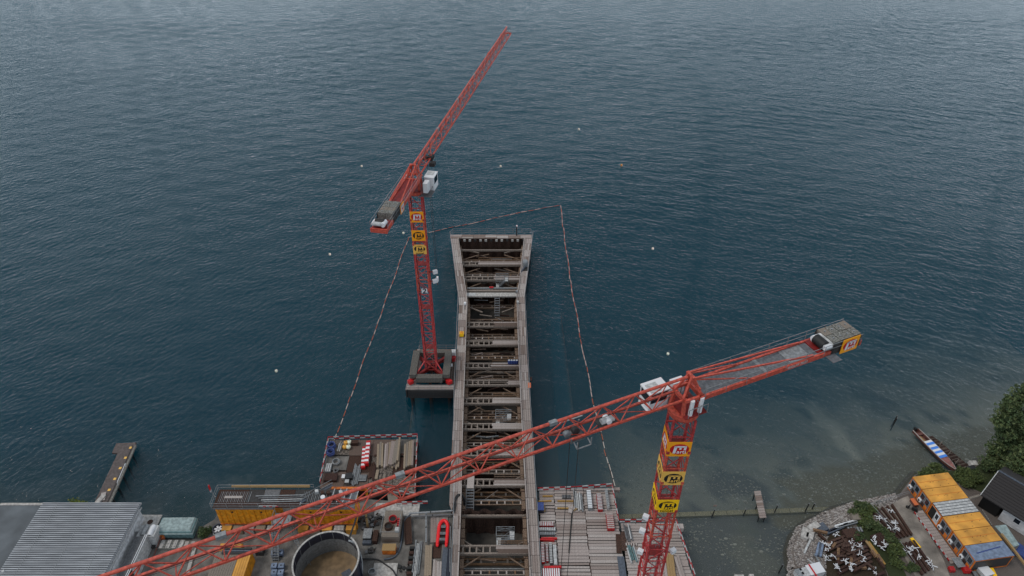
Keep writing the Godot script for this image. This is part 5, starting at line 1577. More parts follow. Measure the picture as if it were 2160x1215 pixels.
func red_boat():
	var o = thing("inflatable_boat", "red inflatable boat with dark seats resting on slip boards", "boat", Vector3(-10.28, 1.45, -63.07))
	var L = 1.85
	var W = 0.66
	var pts = [Vector3(-W, 0.25, L), Vector3(-W, 0.25, L * 0.6)]
	for i in 13:
		var a = PI - PI * i / 12.0
		pts.append(Vector3(cos(a) * W, 0.25 + 0.16 * sin(a), -L * 0.45 - sin(a) * 1.25))
	pts.append_array([Vector3(W, 0.25, L * 0.6), Vector3(W, 0.25, L)])
	part(o, "tube", hose_mesh(smooth(pts, 3), 0.27, 10), "boat_red")
	for s in [-1, 1]:
		part(o, "stern_cone", lathe([Vector2(0.24, 0), Vector2(0.2, 0.3), Vector2(0.05, 0.42), Vector2(0, 0.42)], 10), "boat_red", Transform3D(Basis(Vector3.RIGHT, PI / 2), Vector3(s * W, 0.25, L)))
	box(o, "floor", "black", Vector3(0, 0.1, 0.2), Vector3(1.1, 0.06, 2.9))
	box(o, "transom", "dark_steel", Vector3(0, 0.3, L * 0.86), Vector3(1.0, 0.4, 0.06))
	for z in [-1.05, 0.1, 1.1]:
		box(o, "seat", "steel_grey", Vector3(0, 0.38, z), Vector3(0.86 if z > -1.0 else 0.7, 0.06, 0.45))

# ---------------------------------------------------------------- plants
var leaf_mesh: Mesh

func leaf_clump() -> Mesh:
	if leaf_mesh:
		return leaf_mesh
	var r = RandomNumberGenerator.new()
	r.seed = 77
	var st = begin()
	st.set_smooth_group(-1)
	for k in 7:
		var b = Basis.from_euler(Vector3(r.randf_range(-0.9, 0.9), r.randf() * TAU, r.randf_range(-0.9, 0.9)))
		var c = Vector3(r.randf_range(-0.4, 0.4), r.randf_range(-0.4, 0.4), r.randf_range(-0.4, 0.4))
		var p = [Vector3(0, 0, -0.42), Vector3(0.2, 0.03, 0), Vector3(0, 0, 0.42), Vector3(-0.2, 0.03, 0)]
		for t in [0, 1, 2, 0, 2, 3]:
			st.add_vertex(c + b * p[t])
	st.generate_normals()
	leaf_mesh = st.commit()
	return leaf_mesh

func foliage(p: Node, blobs: Array, n: int, size: float, tones: Array) -> MeshInstance3D:
	var lv: PackedVector3Array = leaf_clump().surface_get_arrays(0)[Mesh.ARRAY_VERTEX]
	var ln: PackedVector3Array = leaf_clump().surface_get_arrays(0)[Mesh.ARRAY_NORMAL]
	var v = PackedVector3Array()
	var nor = PackedVector3Array()
	var col = PackedColorArray()
	for i in n:
		var b = blobs[rng.randi() % blobs.size()]
		var d = Vector3(rng.randfn(), rng.randfn(), rng.randfn()).normalized() * pow(rng.randf(), 0.55) * (1.0 + 0.25 * sin(i * 0.37))
		var at = b[0] + Vector3(d.x * b[1].x, d.y * b[1].y, d.z * b[1].z)
		var s = size * rng.randf_range(0.6, 1.3)
		var turn = Basis.from_euler(Vector3(rng.randf() * 6.0, rng.randf() * 6.0, rng.randf() * 6.0))
		var c: Color = tones[rng.randi() % tones.size()]
		var k = rng.randf_range(0.75, 1.25)
		for j in lv.size():
			v.append(at + turn * lv[j] * s)
			nor.append(turn * ln[j])
			col.append(Color(c.r * k, c.g * k, c.b * k))
	return part(p, "crown", surface(v, PackedInt32Array(range(v.size())), col, PackedVector2Array(), nor), "leaf")

var greens := [[Color(0.075, 0.11, 0.04), Color(0.05, 0.08, 0.03), Color(0.11, 0.135, 0.05)], [Color(0.09, 0.12, 0.035), Color(0.11, 0.135, 0.04), Color(0.06, 0.09, 0.03)], [Color(0.15, 0.2, 0.02), Color(0.12, 0.17, 0.02), Color(0.18, 0.21, 0.04)]]

func shrub(called: String, label: String, at: Vector3, size: Vector3, n: int, tone: int, group := "shrubs along the shore"):
	var o = thing(called, label, "shrub", at, 0.0, group)
	for k in 4:
		rod(o, "stem", "bark", Vector3.ZERO, Vector3(rng.randf_range(-0.5, 0.5) * size.x, size.y * 0.8, rng.randf_range(-0.5, 0.5) * size.z), 0.06)
	var blobs = []
	for k in 6:
		blobs.append([Vector3(rng.randf_range(-0.55, 0.55) * size.x, size.y * rng.randf_range(0.3, 0.75), rng.randf_range(-0.55, 0.55) * size.z), size * rng.randf_range(0.35, 0.55)])
	foliage(o, blobs, n * 2, 0.27, greens[tone])
	return o

# ---------------------------------------------------------------- plank platforms right of the cofferdam
func plank_field(label: String, at: Vector3, cols: Array, z0: float, z1: float, mats: Array, edge := 0.0):
	var o = thing("plank_platform", label, "platform", at, 0.0, "plank platforms right of the cofferdam")
	for c in cols:
		var z = z0
		while z < z1:
			var w = rng.randf_range(0.44, 0.6)
			var a = Vector3(c[0] + rng.randf_range(-0.06, 0.06), 1.2 + rng.randf_range(-0.015, 0.015), z + w / 2.0)
			var b = Vector3(c[1] + rng.randf_range(-0.1, 0.06) + edge * (z - z0), a.y, z + w / 2.0 + rng.randf_range(-0.05, 0.05))
			rod(o, "plank", pick(mats), a - at, b - at, w - (rng.randf_range(0.03, 0.09) if rng.randf() < 0.6 else rng.randf_range(0.1, 0.2)), 0.12)
			z += w
	var st = begin()
	var x0: float = cols[0][0]
	var x1: float = cols[-1][1]
	for k in 6:
		jrod(st, Vector3(lerpf(x0 + 0.3, x1 - 0.3, k / 5.0), 0.85, z0) - at, Vector3(lerpf(x0 + 0.3, x1 - 0.3, k / 5.0), 0.85, z1) - at, 0.3, 0.5)
	done(st, o, "girder", "dark_rust")
	for k in 4:
		for j in 3:
			var p = Vector3(lerpf(x0 + 0.6, x1 - 0.6, j / 2.0), 0, lerpf(z0 + 0.6, z1 - 1.0, k / 3.0)) - at
			tube(o, "pile", "pile_rust", p + Vector3(0, -3.5, 0), p + Vector3(0, 0.7, 0), 0.3)
	return o

func right_platforms():
	var tones = ["plank_x0", "plank_x1", "plank_x2", "plank_x3", "plank_x0", "plank_x3"]
	plank_field("broad plank platform right of the cofferdam, stacked with slatted panels", Vector3(10, 1.0, -62), [[4.3, 6.6], [6.68, 11.2], [11.3, 16.1]], -71.6, -44.0, tones)
	plank_field("plank platform round the near crane's mast", Vector3(20, 1.0, -57), [[16.5, 20.6], [20.7, 24.9]], -65.2, -40.0, tones, 0.08)
	var y = 1.25
	striped_rail("red and white barrier rail along the far edge of the broad plank platform", [Vector3(4.04, 1.25, -70.83), Vector3(10.13, 1.25, -71.1), Vector3(15.82, 1.25, -71.65)])
	striped_rail("red and white barrier rail down the right edge of the broad plank platform", [Vector3(15.82, 1.25, -71.65), Vector3(16.08, 1.25, -65.1)])
	striped_rail("red and white barrier rail along the far edge of the crane's plank platform", [Vector3(16.15, 1.25, -65.01), Vector3(24.72, 1.25, -65.18)])
	striped_rail("red and white barrier rail down the right edge of the crane's plank platform", [Vector3(24.72, 1.25, -65.18), Vector3(25.72, 1.25, -56.09)])
	slat_stack("panel_stack", "tall grey-white slatted panel stack in the back row beside the pipes", Vector2(11.69, -70.61), Vector2(12.35, -67.27), y, 0.75, false, 11, "galvanised", "white")
	slat_stack("panel_stack", "red slatted panel stack between two white stacks in the back row", Vector2(13.2, -70.07), Vector2(13.93, -67.09), y, 0.6, false, 11, "panel_red", "dirty_white")
	slat_stack("panel_stack", "narrow white slatted panel stack at the platform's far right corner", Vector2(14.63, -70.98), Vector2(14.99, -67.44), y, 0.8, false, 11, "dirty_white", "galvanised")
	slat_stack("panel_stack", "red-edged stack with broad pinkish slats by the right rail", Vector2(14.3, -66.41), Vector2(15.36, -63.75), y, 0.6, false, 8, "panel_red", "plank_x3")
	slat_stack("panel_stack", "red frame with pale upright slats, farthest of the left row", Vector2(4.08, -65.04), Vector2(6.26, -64.3), y, 0.5, true, 8, "panel_red", "dirty_white")
	slat_stack("panel_stack", "pale grey slatted stack just below the red frame", Vector2(4.05, -64.01), Vector2(6.51, -63.48), y, 0.5, true, 9, "galvanised", "dirty_white")
	slat_stack("panel_stack", "pale grey slatted stack, third of the left row", Vector2(4.09, -63.24), Vector2(6.4, -62.75), y, 0.5, true, 9, "steel_grey", "galvanised")
	beam_row("%s red beam lying across the left row of panels", "red beams on the platform", Vector3(4.07, 1.5, -62.31), Vector3(6.39, 1.5, -62.23), Vector3(0, 0, 1), 2, 0.22, 0.4, ["panel_red", "signal_red"], "red_beam")
	slat_stack("panel_stack", "narrow red slatted stack against the cofferdam walkway", Vector2(4.25, -61.48), Vector2(4.69, -58.25), y, 0.5, false, 13, "signal_red", "dirty_white")
	slat_stack("panel_stack", "second narrow red slatted stack, right of the first", Vector2(4.93, -61.16), Vector2(5.24, -58.4), y, 0.5, false, 11, "panel_red", "dirty_white")
	slat_stack("panel_stack", "grey slatted stack between the red stacks and white box", Vector2(5.43, -61.41), Vector2(5.83, -58.04), y, 0.6, false, 13, "steel_grey", "dirty_white")
	crate("white_box_beam", "plain white box beam beside the grey slatted stack", "box beam", Vector3(6.22, 1.3, -59.48), Vector3(0.45, 0.5, 3.2), "dirty_white")
	slat_stack("panel_stack", "large red-framed stack with white slats at the bottom edge", Vector2(4.31, -57.28), Vector2(6.78, -55.61), y, 0.6, true, 8, "panel_red", "white")
	beam_row("red beam lying along the top of the bottom-edge stack", "", Vector3(4.18, 1.9, -57.37), Vector3(6.74, 1.9, -57.44), Vector3(0, 0, 1), 1, 0.3, 0.3, ["signal_red"], "red_beam")
	pipe_bundle("bundle of grey pipes left of the tall slatted stack", Vector3(10.3, 1.3, -67.43), Vector3(10.31, 1.3, -70.61), 5, 0.13, "galvanised")
	pipe_bundle("bundle of dark grey rods on the crane platform's far corner", Vector3(17.41, 1.3, -62.13), Vector3(17.25, 1.3, -64.73), 5, 0.1, "steel_grey")
	pipe_bundle("bundle of greenish rods beside the crane mast", Vector3(17.62, 1.3, -58.57), Vector3(17.32, 1.3, -60.95), 5, 0.12, "teal_dark")
	for q in [[Vector3(4.61, 1.4, -69.9), Vector3(6.17, 1.4, -69.99), "leftmost"], [Vector3(4.06, 1.4, -68.93), Vector3(6.13, 1.4, -69.01), "second"], [Vector3(6.72, 1.4, -69.01), Vector3(9.53, 1.4, -69.01), "third"], [Vector3(7.02, 1.4, -67.7), Vector3(8.78, 1.4, -67.7), "nearest"]]:
		beam_row("%s of the yellow formwork beams near the far rail" % q[2], "yellow formwork beams", q[0], q[1], Vector3(0, 0, 1), 1, 0.2, 0.2, ["yellow_wood"], "formwork_beam")
	crate("blue_bin", "dark blue open bin with a plywood board beside it", "bin", Vector3(4.42, 1.25, -67.55), Vector3(0.9, 0.8, 1.4), "navy", "blue")
	beam_row("plywood board leaning by the dark blue bin", "", Vector3(5.01, 1.4, -66.84), Vector3(4.91, 1.4, -68.05), Vector3(1, 0, 0), 1, 0.35, 0.06, ["fresh_wood"], "plywood_board", "board")
	var cl = thing("cloth_bundle", "crumpled cream cloth on the planks near the pipe bundle", "cloth", Vector3(9.28, 1.27, -67.45))
	for k in 5:
		box(cl, "fold", "fresh_wood" if k % 2 else "plank_x3", Vector3(rng.randf_range(-0.4, 0.4), 0.1 + 0.05 * k, rng.randf_range(-0.4, 0.4)), Vector3(0.7, 0.14, 0.6), k * 0.6)
	tube_thing("dark_pole", "long black tapered pole lying across the planks", "pole", Vector3(9.15, 1.4, -66.67), Vector3(8.28, 1.4, -60.03), 0.08, "black")
	slat_stack("grey_mesh", "dark grey mesh mat near the far rail", Vector2(7.83, -70.25), Vector2(9.27, -69.53), y, 0.08, true, 6, "dark_steel", "steel_grey", "", "mat")
	beam_row("%s brown steel plate along the platform joint", "brown plates at the platform joint", Vector3(15.62, 1.32, -60.16), Vector3(15.79, 1.32, -63.32), Vector3(1, 0, 0), 2, 0.75, 0.08, ["rust", "pile_rust"], "steel_plate", "plate")
	beam_row("grey plate below the brown plates at the platform joint", "", Vector3(15.7, 1.32, -55.32), Vector3(15.8, 1.32, -59.31), Vector3(1, 0, 0), 1, 1.0, 0.08, ["slate"], "steel_plate", "plate")
	beam_row("%s long timber right of the near crane's mast", "timbers on the crane platform", Vector3(21.75, 1.5, -55.79), Vector3(22.04, 1.5, -59.81), Vector3(1, 0, 0), 4, 0.36, 0.4, ["plank_z0", "plank_z3", "fresh_wood", "timber"], "timber_beam", "beam", 0.5)
	beam_row("%s timber along the crane platform's right rail", "timbers on the crane platform", Vector3(23.88, 1.5, -55.79), Vector3(23.63, 1.5, -59.5), Vector3(1, 0, 0), 2, 0.36, 0.4, ["plank_z0", "plank_z1"], "timber_beam", "beam", 0.3)
	crate("timber_fender", "short pale timber fender outside the crane platform's far corner", "fender", Vector3(25.17, 0.9, -64.26), Vector3(1.1, 0.9, 0.8), "plank_x3")
	crate("timber_fender", "small pale timber fender outside the broad platform's right rail", "fender", Vector3(16.48, 0.9, -71.28), Vector3(1.2, 0.6, 0.5), "plank_x2")
	slat_stack("steel_grid", "rusty steel grid on the planks left of the crane mast", Vector2(16.65, -61.65), Vector2(18.47, -61.18), y, 0.1, true, 5, "rust", "plank_x3", "", "grid")

# ---------------------------------------------------------------- gravel spit with steel, pipes and slings
func h_beam(label: String, group: String, a: Vector3, b: Vector3, m: String):
	var o = thing("steel_beam", label, "beam", (a + b) / 2.0, 0.0, group)
	var d = (b - a) / 2.0
	rod(o, "flange", m, -d + Vector3(0, 0.34, 0), d + Vector3(0, 0.34, 0), 0.34, 0.05)
	rod(o, "web", m, -d + Vector3(0, 0.18, 0), d + Vector3(0, 0.18, 0), 0.05, 0.3)
	rod(o, "flange", m, -d + Vector3(0, 0.03, 0), d + Vector3(0, 0.03, 0), 0.34, 0.05)

func sling(label: String, at: Vector3, n: int):
	var o = thing("white_sling", label, "sling", at, 0.0, "white slings lying on the steel")
	for k in n:
		var p = Vector3(rng.randf_range(-0.2, 0.2), 0.12, rng.randf_range(-0.2, 0.2))
		var dir = rng.randf() * TAU
		var pts = [p]
		for j in 5:
			dir += rng.randf_range(-0.8, 0.8)
			p += Vector3(cos(dir), 0, sin(dir)) * rng.randf_range(0.06, 0.17)
			pts.append(p + Vector3(0, rng.randf_range(-0.05, 0.14), 0))
		part(o, "strap", hose_mesh(smooth(pts, 3), rng.randf_range(0.035, 0.065), 5), "white")

func spit():
	var gp = [Vector2(52.24, -68.11), Vector2(57.16, -69.34), Vector2(59.62, -69.87), Vector2(55.85, -67.41), Vector2(54.75, -66.13), Vector2(55.32, -64.88), Vector2(56.28, -60.46), Vector2(56.13, -58.55), Vector2(56.2, -54.18), Vector2(53.55, -54.18), Vector2(53.71, -59.31), Vector2(52.48, -64.05), Vector2(52.21, -66.13)]
	structure(part(self, "grass_patch", prism(gp, 0.4, 0.84), "grass"))
	var dp = [Vector2(46.62, -63.64), Vector2(48.79, -64.71), Vector2(51.73, -64.88), Vector2(52.42, -63.89), Vector2(53.65, -59.15), Vector2(53.25, -53.48), Vector2(42.73, -53.48), Vector2(44.41, -59.31)]
	structure(part(self, "dirt_patch", prism(dp, 0.4, 0.83), "brush"))
	var names = ["first", "second", "third", "fourth", "fifth", "sixth", "seventh", "eighth", "ninth", "tenth", "eleventh", "twelfth", "thirteenth", "fourteenth"]
	var g = "rusty beams on the spit"
	for k in 9:
		var t = k / 8.0
		h_beam("rusty beam of the slanting row at the spit's centre, %s from the water" % names[k], g, Vector3(46.01, 0.95, -61.57).lerp(Vector3(46.58, 0.95, -56.85), t) + Vector3(rng.randf_range(-0.4, 0.4), 0, 0), Vector3(51.72, 0.95, -63.82).lerp(Vector3(52.54, 0.95, -59.55), t) + Vector3(rng.randf_range(-0.4, 0.4), 0, 0), pick(["dark_rust", "rust", "dark_rust", "pile_rust"]))
	for k in 5:
		var t = k / 4.0
		h_beam("brown beam in the upper layer of the central pile, %s from the water" % names[k], g, Vector3(48.54, 1.3, -59.63).lerp(Vector3(48.59, 1.3, -57.08), t), Vector3(51.89, 1.3, -60.95).lerp(Vector3(51.76, 1.3, -58.57), t), pick(["rust", "pile_rust"]))
	for k in 5:
		var t = k / 4.0
		h_beam("dark beam of the square pile behind the yellow planks, %s from the left" % names[k], g, Vector3(53.5, 1, -62.97).lerp(Vector3(54.9, 1, -63.46), t), Vector3(54.41, 1, -60.75).lerp(Vector3(56.14, 1, -61.54), t), "dark_rust")
	for k in 5:
		var t = k / 4.0
		h_beam("dark beam lying inside the pale fence near the offices, %s from the fence" % names[k], g, Vector3(55.47, 1, -67.48).lerp(Vector3(58.99, 1, -68.52), t), Vector3(57.32, 1, -62.49).lerp(Vector3(59.66, 1, -63.13), t), pick(["dark_rust", "rust"]))
	for k in 4:
		var t = k / 3.0
		h_beam("dark beam near the bottom beside the paved yard, %s from the left" % names[k], g, Vector3(57.61, 1, -61.7).lerp(Vector3(59.43, 1, -62.17), t), Vector3(58.29, 1, -56.67).lerp(Vector3(60.2, 1, -57.71), t), pick(["dark_rust", "rust"]))
	beam_row("%s yellow plank on the brown steel", "yellow planks on the spit", Vector3(53.16, 1.5, -58.14), Vector3(52.26, 1.5, -61.84), Vector3(1, 0, 0.1), 2, 0.28, 0.16, ["fresh_wood", "yellow_wood"], "yellow_plank", "plank", 0.1)
	beam_row("bright yellow board lying on the paved yard", "", Vector3(59.91, 1.1, -61), Vector3(59.48, 1.1, -62.66), Vector3(1, 0, 0), 1, 0.5, 0.2, ["sign_lemon"], "yellow_board", "board", 0.0)
	for k in 26:
		var c = Vector3(47, 0.95, -62.77).lerp(Vector3(52.19, 0.95, -57.37), rng.randf()) + Vector3(rng.randf_range(-2.5, 2.5), rng.randf_range(0.05, 0.45), rng.randf_range(-1.6, 1.6))
		var dd = Vector3(cos(k * 1.7), 0.05, sin(k * 1.7)) * rng.randf_range(0.4, 1.1)
		h_beam("short steel offcut lying loose among the brown beams on the spit", "steel offcuts on the spit", c - dd, c + dd, pick(["dark_rust", "rust", "pile_rust", "low_strut"]))
	# concrete slabs, white beams and channels on the gravel
	for q in [[Vector3(43.84, 0.85, -63.4), 0.5, "pale concrete slab nearest the water on the gravel"], [Vector3(44.59, 0.85, -63.32), 0.5, "pale concrete slab lying right of the waterside slab"], [Vector3(45.43, 1, -64.44), 1.05, "pale concrete slab lying aslant behind the other two"]]:
		crate("concrete_slab", q[2], "slab", q[0], Vector3(1.0, 0.55, 1.9), "pale_concrete", "", -q[1], "concrete slabs on the gravel")
	crate("dark_lump", "dark blue-grey rubber mat heap beside the concrete slabs", "mat", Vector3(46.64, 0.9, -64.35), Vector3(1.6, 0.5, 1.3), "slate", "", 0.4)
	beam_row("long white beam lying on the gravel by the water", "", Vector3(42.7, 0.95, -60.24), Vector3(44.82, 0.95, -63.01), Vector3(1, 0, 0), 1, 0.28, 0.28, ["dirty_white"], "white_beam", "beam", 0.0)
	beam_row("thin pale pole on the gravel near the shrubs", "", Vector3(48.28, 0.95, -65.14), Vector3(50.15, 0.95, -66.32), Vector3(1, 0, 0), 1, 0.14, 0.14, ["plank_x3"], "pale_pole", "pole", 0.0)
	beam_row("%s grey steel channel pointing at the water", "grey channels on the gravel", Vector3(44.2, 1.1, -59.68), Vector3(45.37, 1.1, -61.87), Vector3(1, 0, 0), 3, 0.3, 0.35, ["blue_grey", "galvanised", "slate"], "steel_channel", "channel", 0.1)
	beam_row("%s bright tube of the silver pile", "silver tubes on the spit", Vector3(49.01, 1.1, -64.7), Vector3(52.55, 1.1, -65.7), Vector3(0.1, 0, 0.35), 3, 0.32, 0.3, ["white", "galvanised", "blue_grey"], "silver_tube", "tube", 0.3)
	beam_row("%s dark slate beam beside the silver pile", "slate beams on the spit", Vector3(47.25, 1, -63.7), Vector3(50.27, 1, -64.94), Vector3(0.1, 0, 0.4), 2, 0.4, 0.3, ["slate", "navy"], "slate_beam", "beam", 0.3)
	slat_stack("lattice_rack", "pale lattice rack beside the silver tubes", Vector2(50.51, -64.61), Vector2(52.83, -63.78), 0.85, 0.15, true, 5, "dark_steel", "galvanised", "", "rack")
	crate("rust_bin", "open rust-red bin near the spit's shrubs", "bin", Vector3(50.53, 0.85, -63.24), Vector3(2.0, 0.7, 1.4), "dark_rust", "rust", 0.2)
	crate("wire_basket", "grey wire basket of stones among the shrubs", "basket", Vector3(52.52, 0.85, -66.56), Vector3(1.3, 0.6, 1.8), "timber_grey", "", 0.05)
	for q in [[Vector3(44.48, 1, -58.61), Vector3(44.04, 1, -60.13), "galvanised", "grey pole lying farthest behind the red crates"], [Vector3(44.19, 1, -57.41), Vector3(42.97, 1, -59.21), "dirty_white", "white pole slanting towards the red crates"], [Vector3(44.6, 1, -56.82), Vector3(43.5, 1, -58.76), "galvanised", "grey pole just right of the white slanting pole"]]:
		beam_row(q[3], "poles near the red crates", q[0], q[1], Vector3(1, 0, 0), 1, 0.2, 0.2, [q[2]], "site_pole", "pole", 0.0)
	# crates at the bottom edge
	crate("red_white_crate", "white crate with a red frame at the spit's lower tip", "crate", Vector3(43.06, 0.9, -57.18), Vector3(2.2, 1.0, 1.5), "dirty_white", "white", 0.25)
	crate("red_white_crate", "red and white crate half cut by the bottom edge", "crate", Vector3(41.62, 0.9, -56.74), Vector3(1.4, 0.9, 1.3), "signal_red", "dirty_white", 0.25)
	crate("red_white_crate", "white box left of the red framed crate", "crate", Vector3(40.7, 0.9, -56.59), Vector3(1.0, 0.9, 1.2), "dirty_white", "galvanised", 0.25)
	beam_row("red beam leaning over the white crate on the spit", "", Vector3(42.22, 2, -58.12), Vector3(42.75, 2, -55.92), Vector3(1, 0, 0), 1, 0.18, 0.18, ["signal_red"], "red_beam")
	for q in [[Vector3(32.17, 0, -57.36), "left pale concrete block standing in the shallows at the bottom edge"], [Vector3(32.85, 0, -57.36), "right pale concrete block standing in the shallows at the bottom edge"], [Vector3(34.3, 0, -57.43), "narrow pale stump in the shallows at the bottom edge"]]:
		crate("shallow_block", q[1], "block", q[0] + Vector3(0, -0.8, 0.6), Vector3(0.65, 1.2, 0.9), "pale_concrete", "", 0.0, "blocks in the shallows")
	# slings
	var at = [Vector3(45.96, 1.3, -61.5), Vector3(46.06, 1.3, -60.79), Vector3(46.75, 1.3, -61.34), Vector3(46.59, 1.3, -59.55), Vector3(45.57, 1.3, -59.02), Vector3(48.39, 1.3, -63.17), Vector3(49.96, 1.3, -61.89), Vector3(50.06, 1.3, -61.26), Vector3(49.72, 1.4, -60.26), Vector3(51.09, 1.4, -61.12), Vector3(50.38, 1.7, -59.53), Vector3(50.43, 1.7, -58.62), Vector3(47.86, 1.6, -58.6), Vector3(48.5, 1.7, -58.01), Vector3(46.57, 1.4, -57.53), Vector3(48.32, 1.6, -57.11), Vector3(53.63, 1.4, -62.38), Vector3(53.41, 1.4, -61.51), Vector3(54.81, 1.4, -61.35), Vector3(53.99, 1.4, -60.88), Vector3(51.47, 1.1, -57.72), Vector3(51.65, 1.1, -56.98), Vector3(55.76, 1.4, -66), Vector3(56.48, 1.4, -65.83), Vector3(57.74, 1.4, -64.91), Vector3(57.67, 1.4, -64.08), Vector3(58.29, 1.4, -67.19), Vector3(56.85, 1.4, -64.33), Vector3(58.18, 1.3, -60.56), Vector3(57.63, 1.3, -60.25), Vector3(58.98, 1.3, -60.79), Vector3(59.04, 1.3, -59.4), Vector3(60.09, 1.3, -58.57), Vector3(60.14, 1.3, -57.82)]
	var by = ["beside the grey channels", "just below the channels' end", "left of the grey bundle on the steel", "on the waterside beams", "at the central row's near end", "below the silver tubes", "a tall tangle behind the central pile", "a large tangle behind the central pile", "on the central pile's far end", "right of the large tangle", "curled on the upper beams", "trailing over the upper beams", "large, at the front of the upper beams", "round, at the front of the upper beams", "large, near the central row's front", "hanging off the upper beams' front", "on the square pile's left corner", "below the square pile's left corner", "on the square pile's right corner", "small, on the square pile's near edge", "large, at the lower edge of the spit", "spread at the lower edge of the spit", "on the fenced beams by the fence", "on the fenced beams' far end", "large, in the middle of the fenced beams", "large, at the fenced beams' near end", "on the fenced beams nearest the offices", "small, by the pale fence", "under the yellow board", "left of the yellow board", "right of the yellow board", "on the beams below the yellow board", "near the bottom by the paved yard", "lowest by the paved yard"]
	for k in at.size():
		sling("white sling %s" % by[k] if not by[k].begins_with("a ") else "white sling, %s" % by[k], at[k], 3 if by[k].find("small") >= 0 else (8 if by[k].find("large") >= 0 else 5))
	railing("guard_rail", "pale fence rail along the fenced beams on the spit", [Vector3(62.78, 0.9, -70.64), Vector3(55.37, 0.9, -68.24), Vector3(57.24, 0.9, -63.36)], 1.0, 2.0)
	railing("guard_rail", "pale fence rail beside the beams at the bottom right", [Vector3(57.04, 0.9, -61.6), Vector3(57.74, 0.9, -58.22)], 1.0, 2.0)
	# stones of the gravel bank
	var mm = MultiMesh.new()
	mm.transform_format = MultiMesh.TRANSFORM_3D
	mm.use_colors = true
	var sm = SphereMesh.new()
	sm.radius = 0.5
	sm.height = 1.0
	sm.radial_segments = 6
	sm.rings = 3
	mm.mesh = sm
	var poly = PackedVector2Array(spit_edge)
	var bank = PackedVector2Array([Vector2(38.81, -55.63), Vector2(40.82, -61.67), Vector2(43.13, -64.91), Vector2(48, -67.54), Vector2(53.55, -69.55), Vector2(60.94, -71.17), Vector2(60.46, -69.2), Vector2(52.24, -66.17), Vector2(47.86, -64.09), Vector2(46.02, -60.88), Vector2(44.5, -55.63)])
	var xf = []
	while xf.size() < 6500:
		var p = Vector2(rng.randf_range(39, 62), rng.randf_range(-72, -55))
		if Geometry2D.is_point_in_polygon(p, bank):
			var inside = Geometry2D.is_point_in_polygon(p, poly)
			var s = rng.randf_range(0.08, 0.26)
			xf.append([Transform3D(Basis.from_euler(Vector3(rng.randf() * 3.0, rng.randf() * 6.0, 0)).scaled(Vector3(s * 1.4, s * 0.8, s)), Vector3(p.x, 0.82 if inside else 0.5, p.y)), pick([Color(0.22, 0.19, 0.17), Color(0.28, 0.25, 0.235), Color(0.17, 0.14, 0.125), Color(0.36, 0.33, 0.31), Color(0.14, 0.125, 0.12)])])
	mm.instance_count = xf.size()
	for i in xf.size():
		mm.set_instance_transform(i, xf[i][0])
		mm.set_instance_color(i, xf[i][1])
	var st = MultiMeshInstance3D.new()
	st.name = "gravel_stones"
	st.multimesh = mm
	st.material_override = M["pebble"]
	add_child(st)
	tag(st, "loose grey and pink gravel stones on the curved bank of the spit", "gravel")
	st.set_meta("kind", "stuff")
	# driftwood and shrubs
	for q in [[Vector3(48.56, 0.3, -67.29), Vector3(50.29, 0.4, -68.09), "lowest"], [Vector3(49.28, 0.4, -67.74), Vector3(51.26, 0.4, -68.7), "middle"], [Vector3(48.1, 0.1, -67.7), Vector3(48.99, 0.2, -67.8), "leftmost"]]:
		tube_thing("driftwood_log", "pale driftwood log on the spit's outer tip, %s of three" % q[2], "log", q[0], q[1], 0.16, "timber_grey", "driftwood at the spit's tip")
	var sh = [[Vector3(52.77, 0.85, -67.59), 1.8, "left of the wire basket"], [Vector3(54.22, 0.85, -68.28), 2.0, "behind the wire basket"], [Vector3(55.12, 0.85, -67.59), 1.8, "at the corner of the pale fence"], [Vector3(54.03, 0.85, -66.13), 2.2, "right of the wire basket"], [Vector3(54.25, 0.85, -64.71), 2.0, "along the middle of the pale fence"], [Vector3(55.27, 0.85, -63.89), 1.8, "behind the square pile of beams"], [Vector3(56.43, 0.85, -62.43), 1.8, "at the near end of the pale fence"], [Vector3(56.28, 0.85, -60.46), 2.2, "left of the bottom fence rail"], [Vector3(55.17, 0.85, -58.55), 2.0, "near the bottom, left of the fence rail"], [Vector3(51.51, 0.85, -62.83), 1.6, "beside the rust-red bin"], [Vector3(57.5, 0.85, -57.8), 1.6, "at the bottom, right of the fence rail"]]
	for q in sh:
		shrub("leafy_shrub", "dark green shrub on the spit %s" % q[2], q[0], Vector3(q[1] * 0.72, q[1] * 0.45, q[1] * 0.65), 300, 0 if rng.randf() < 0.5 else 1)

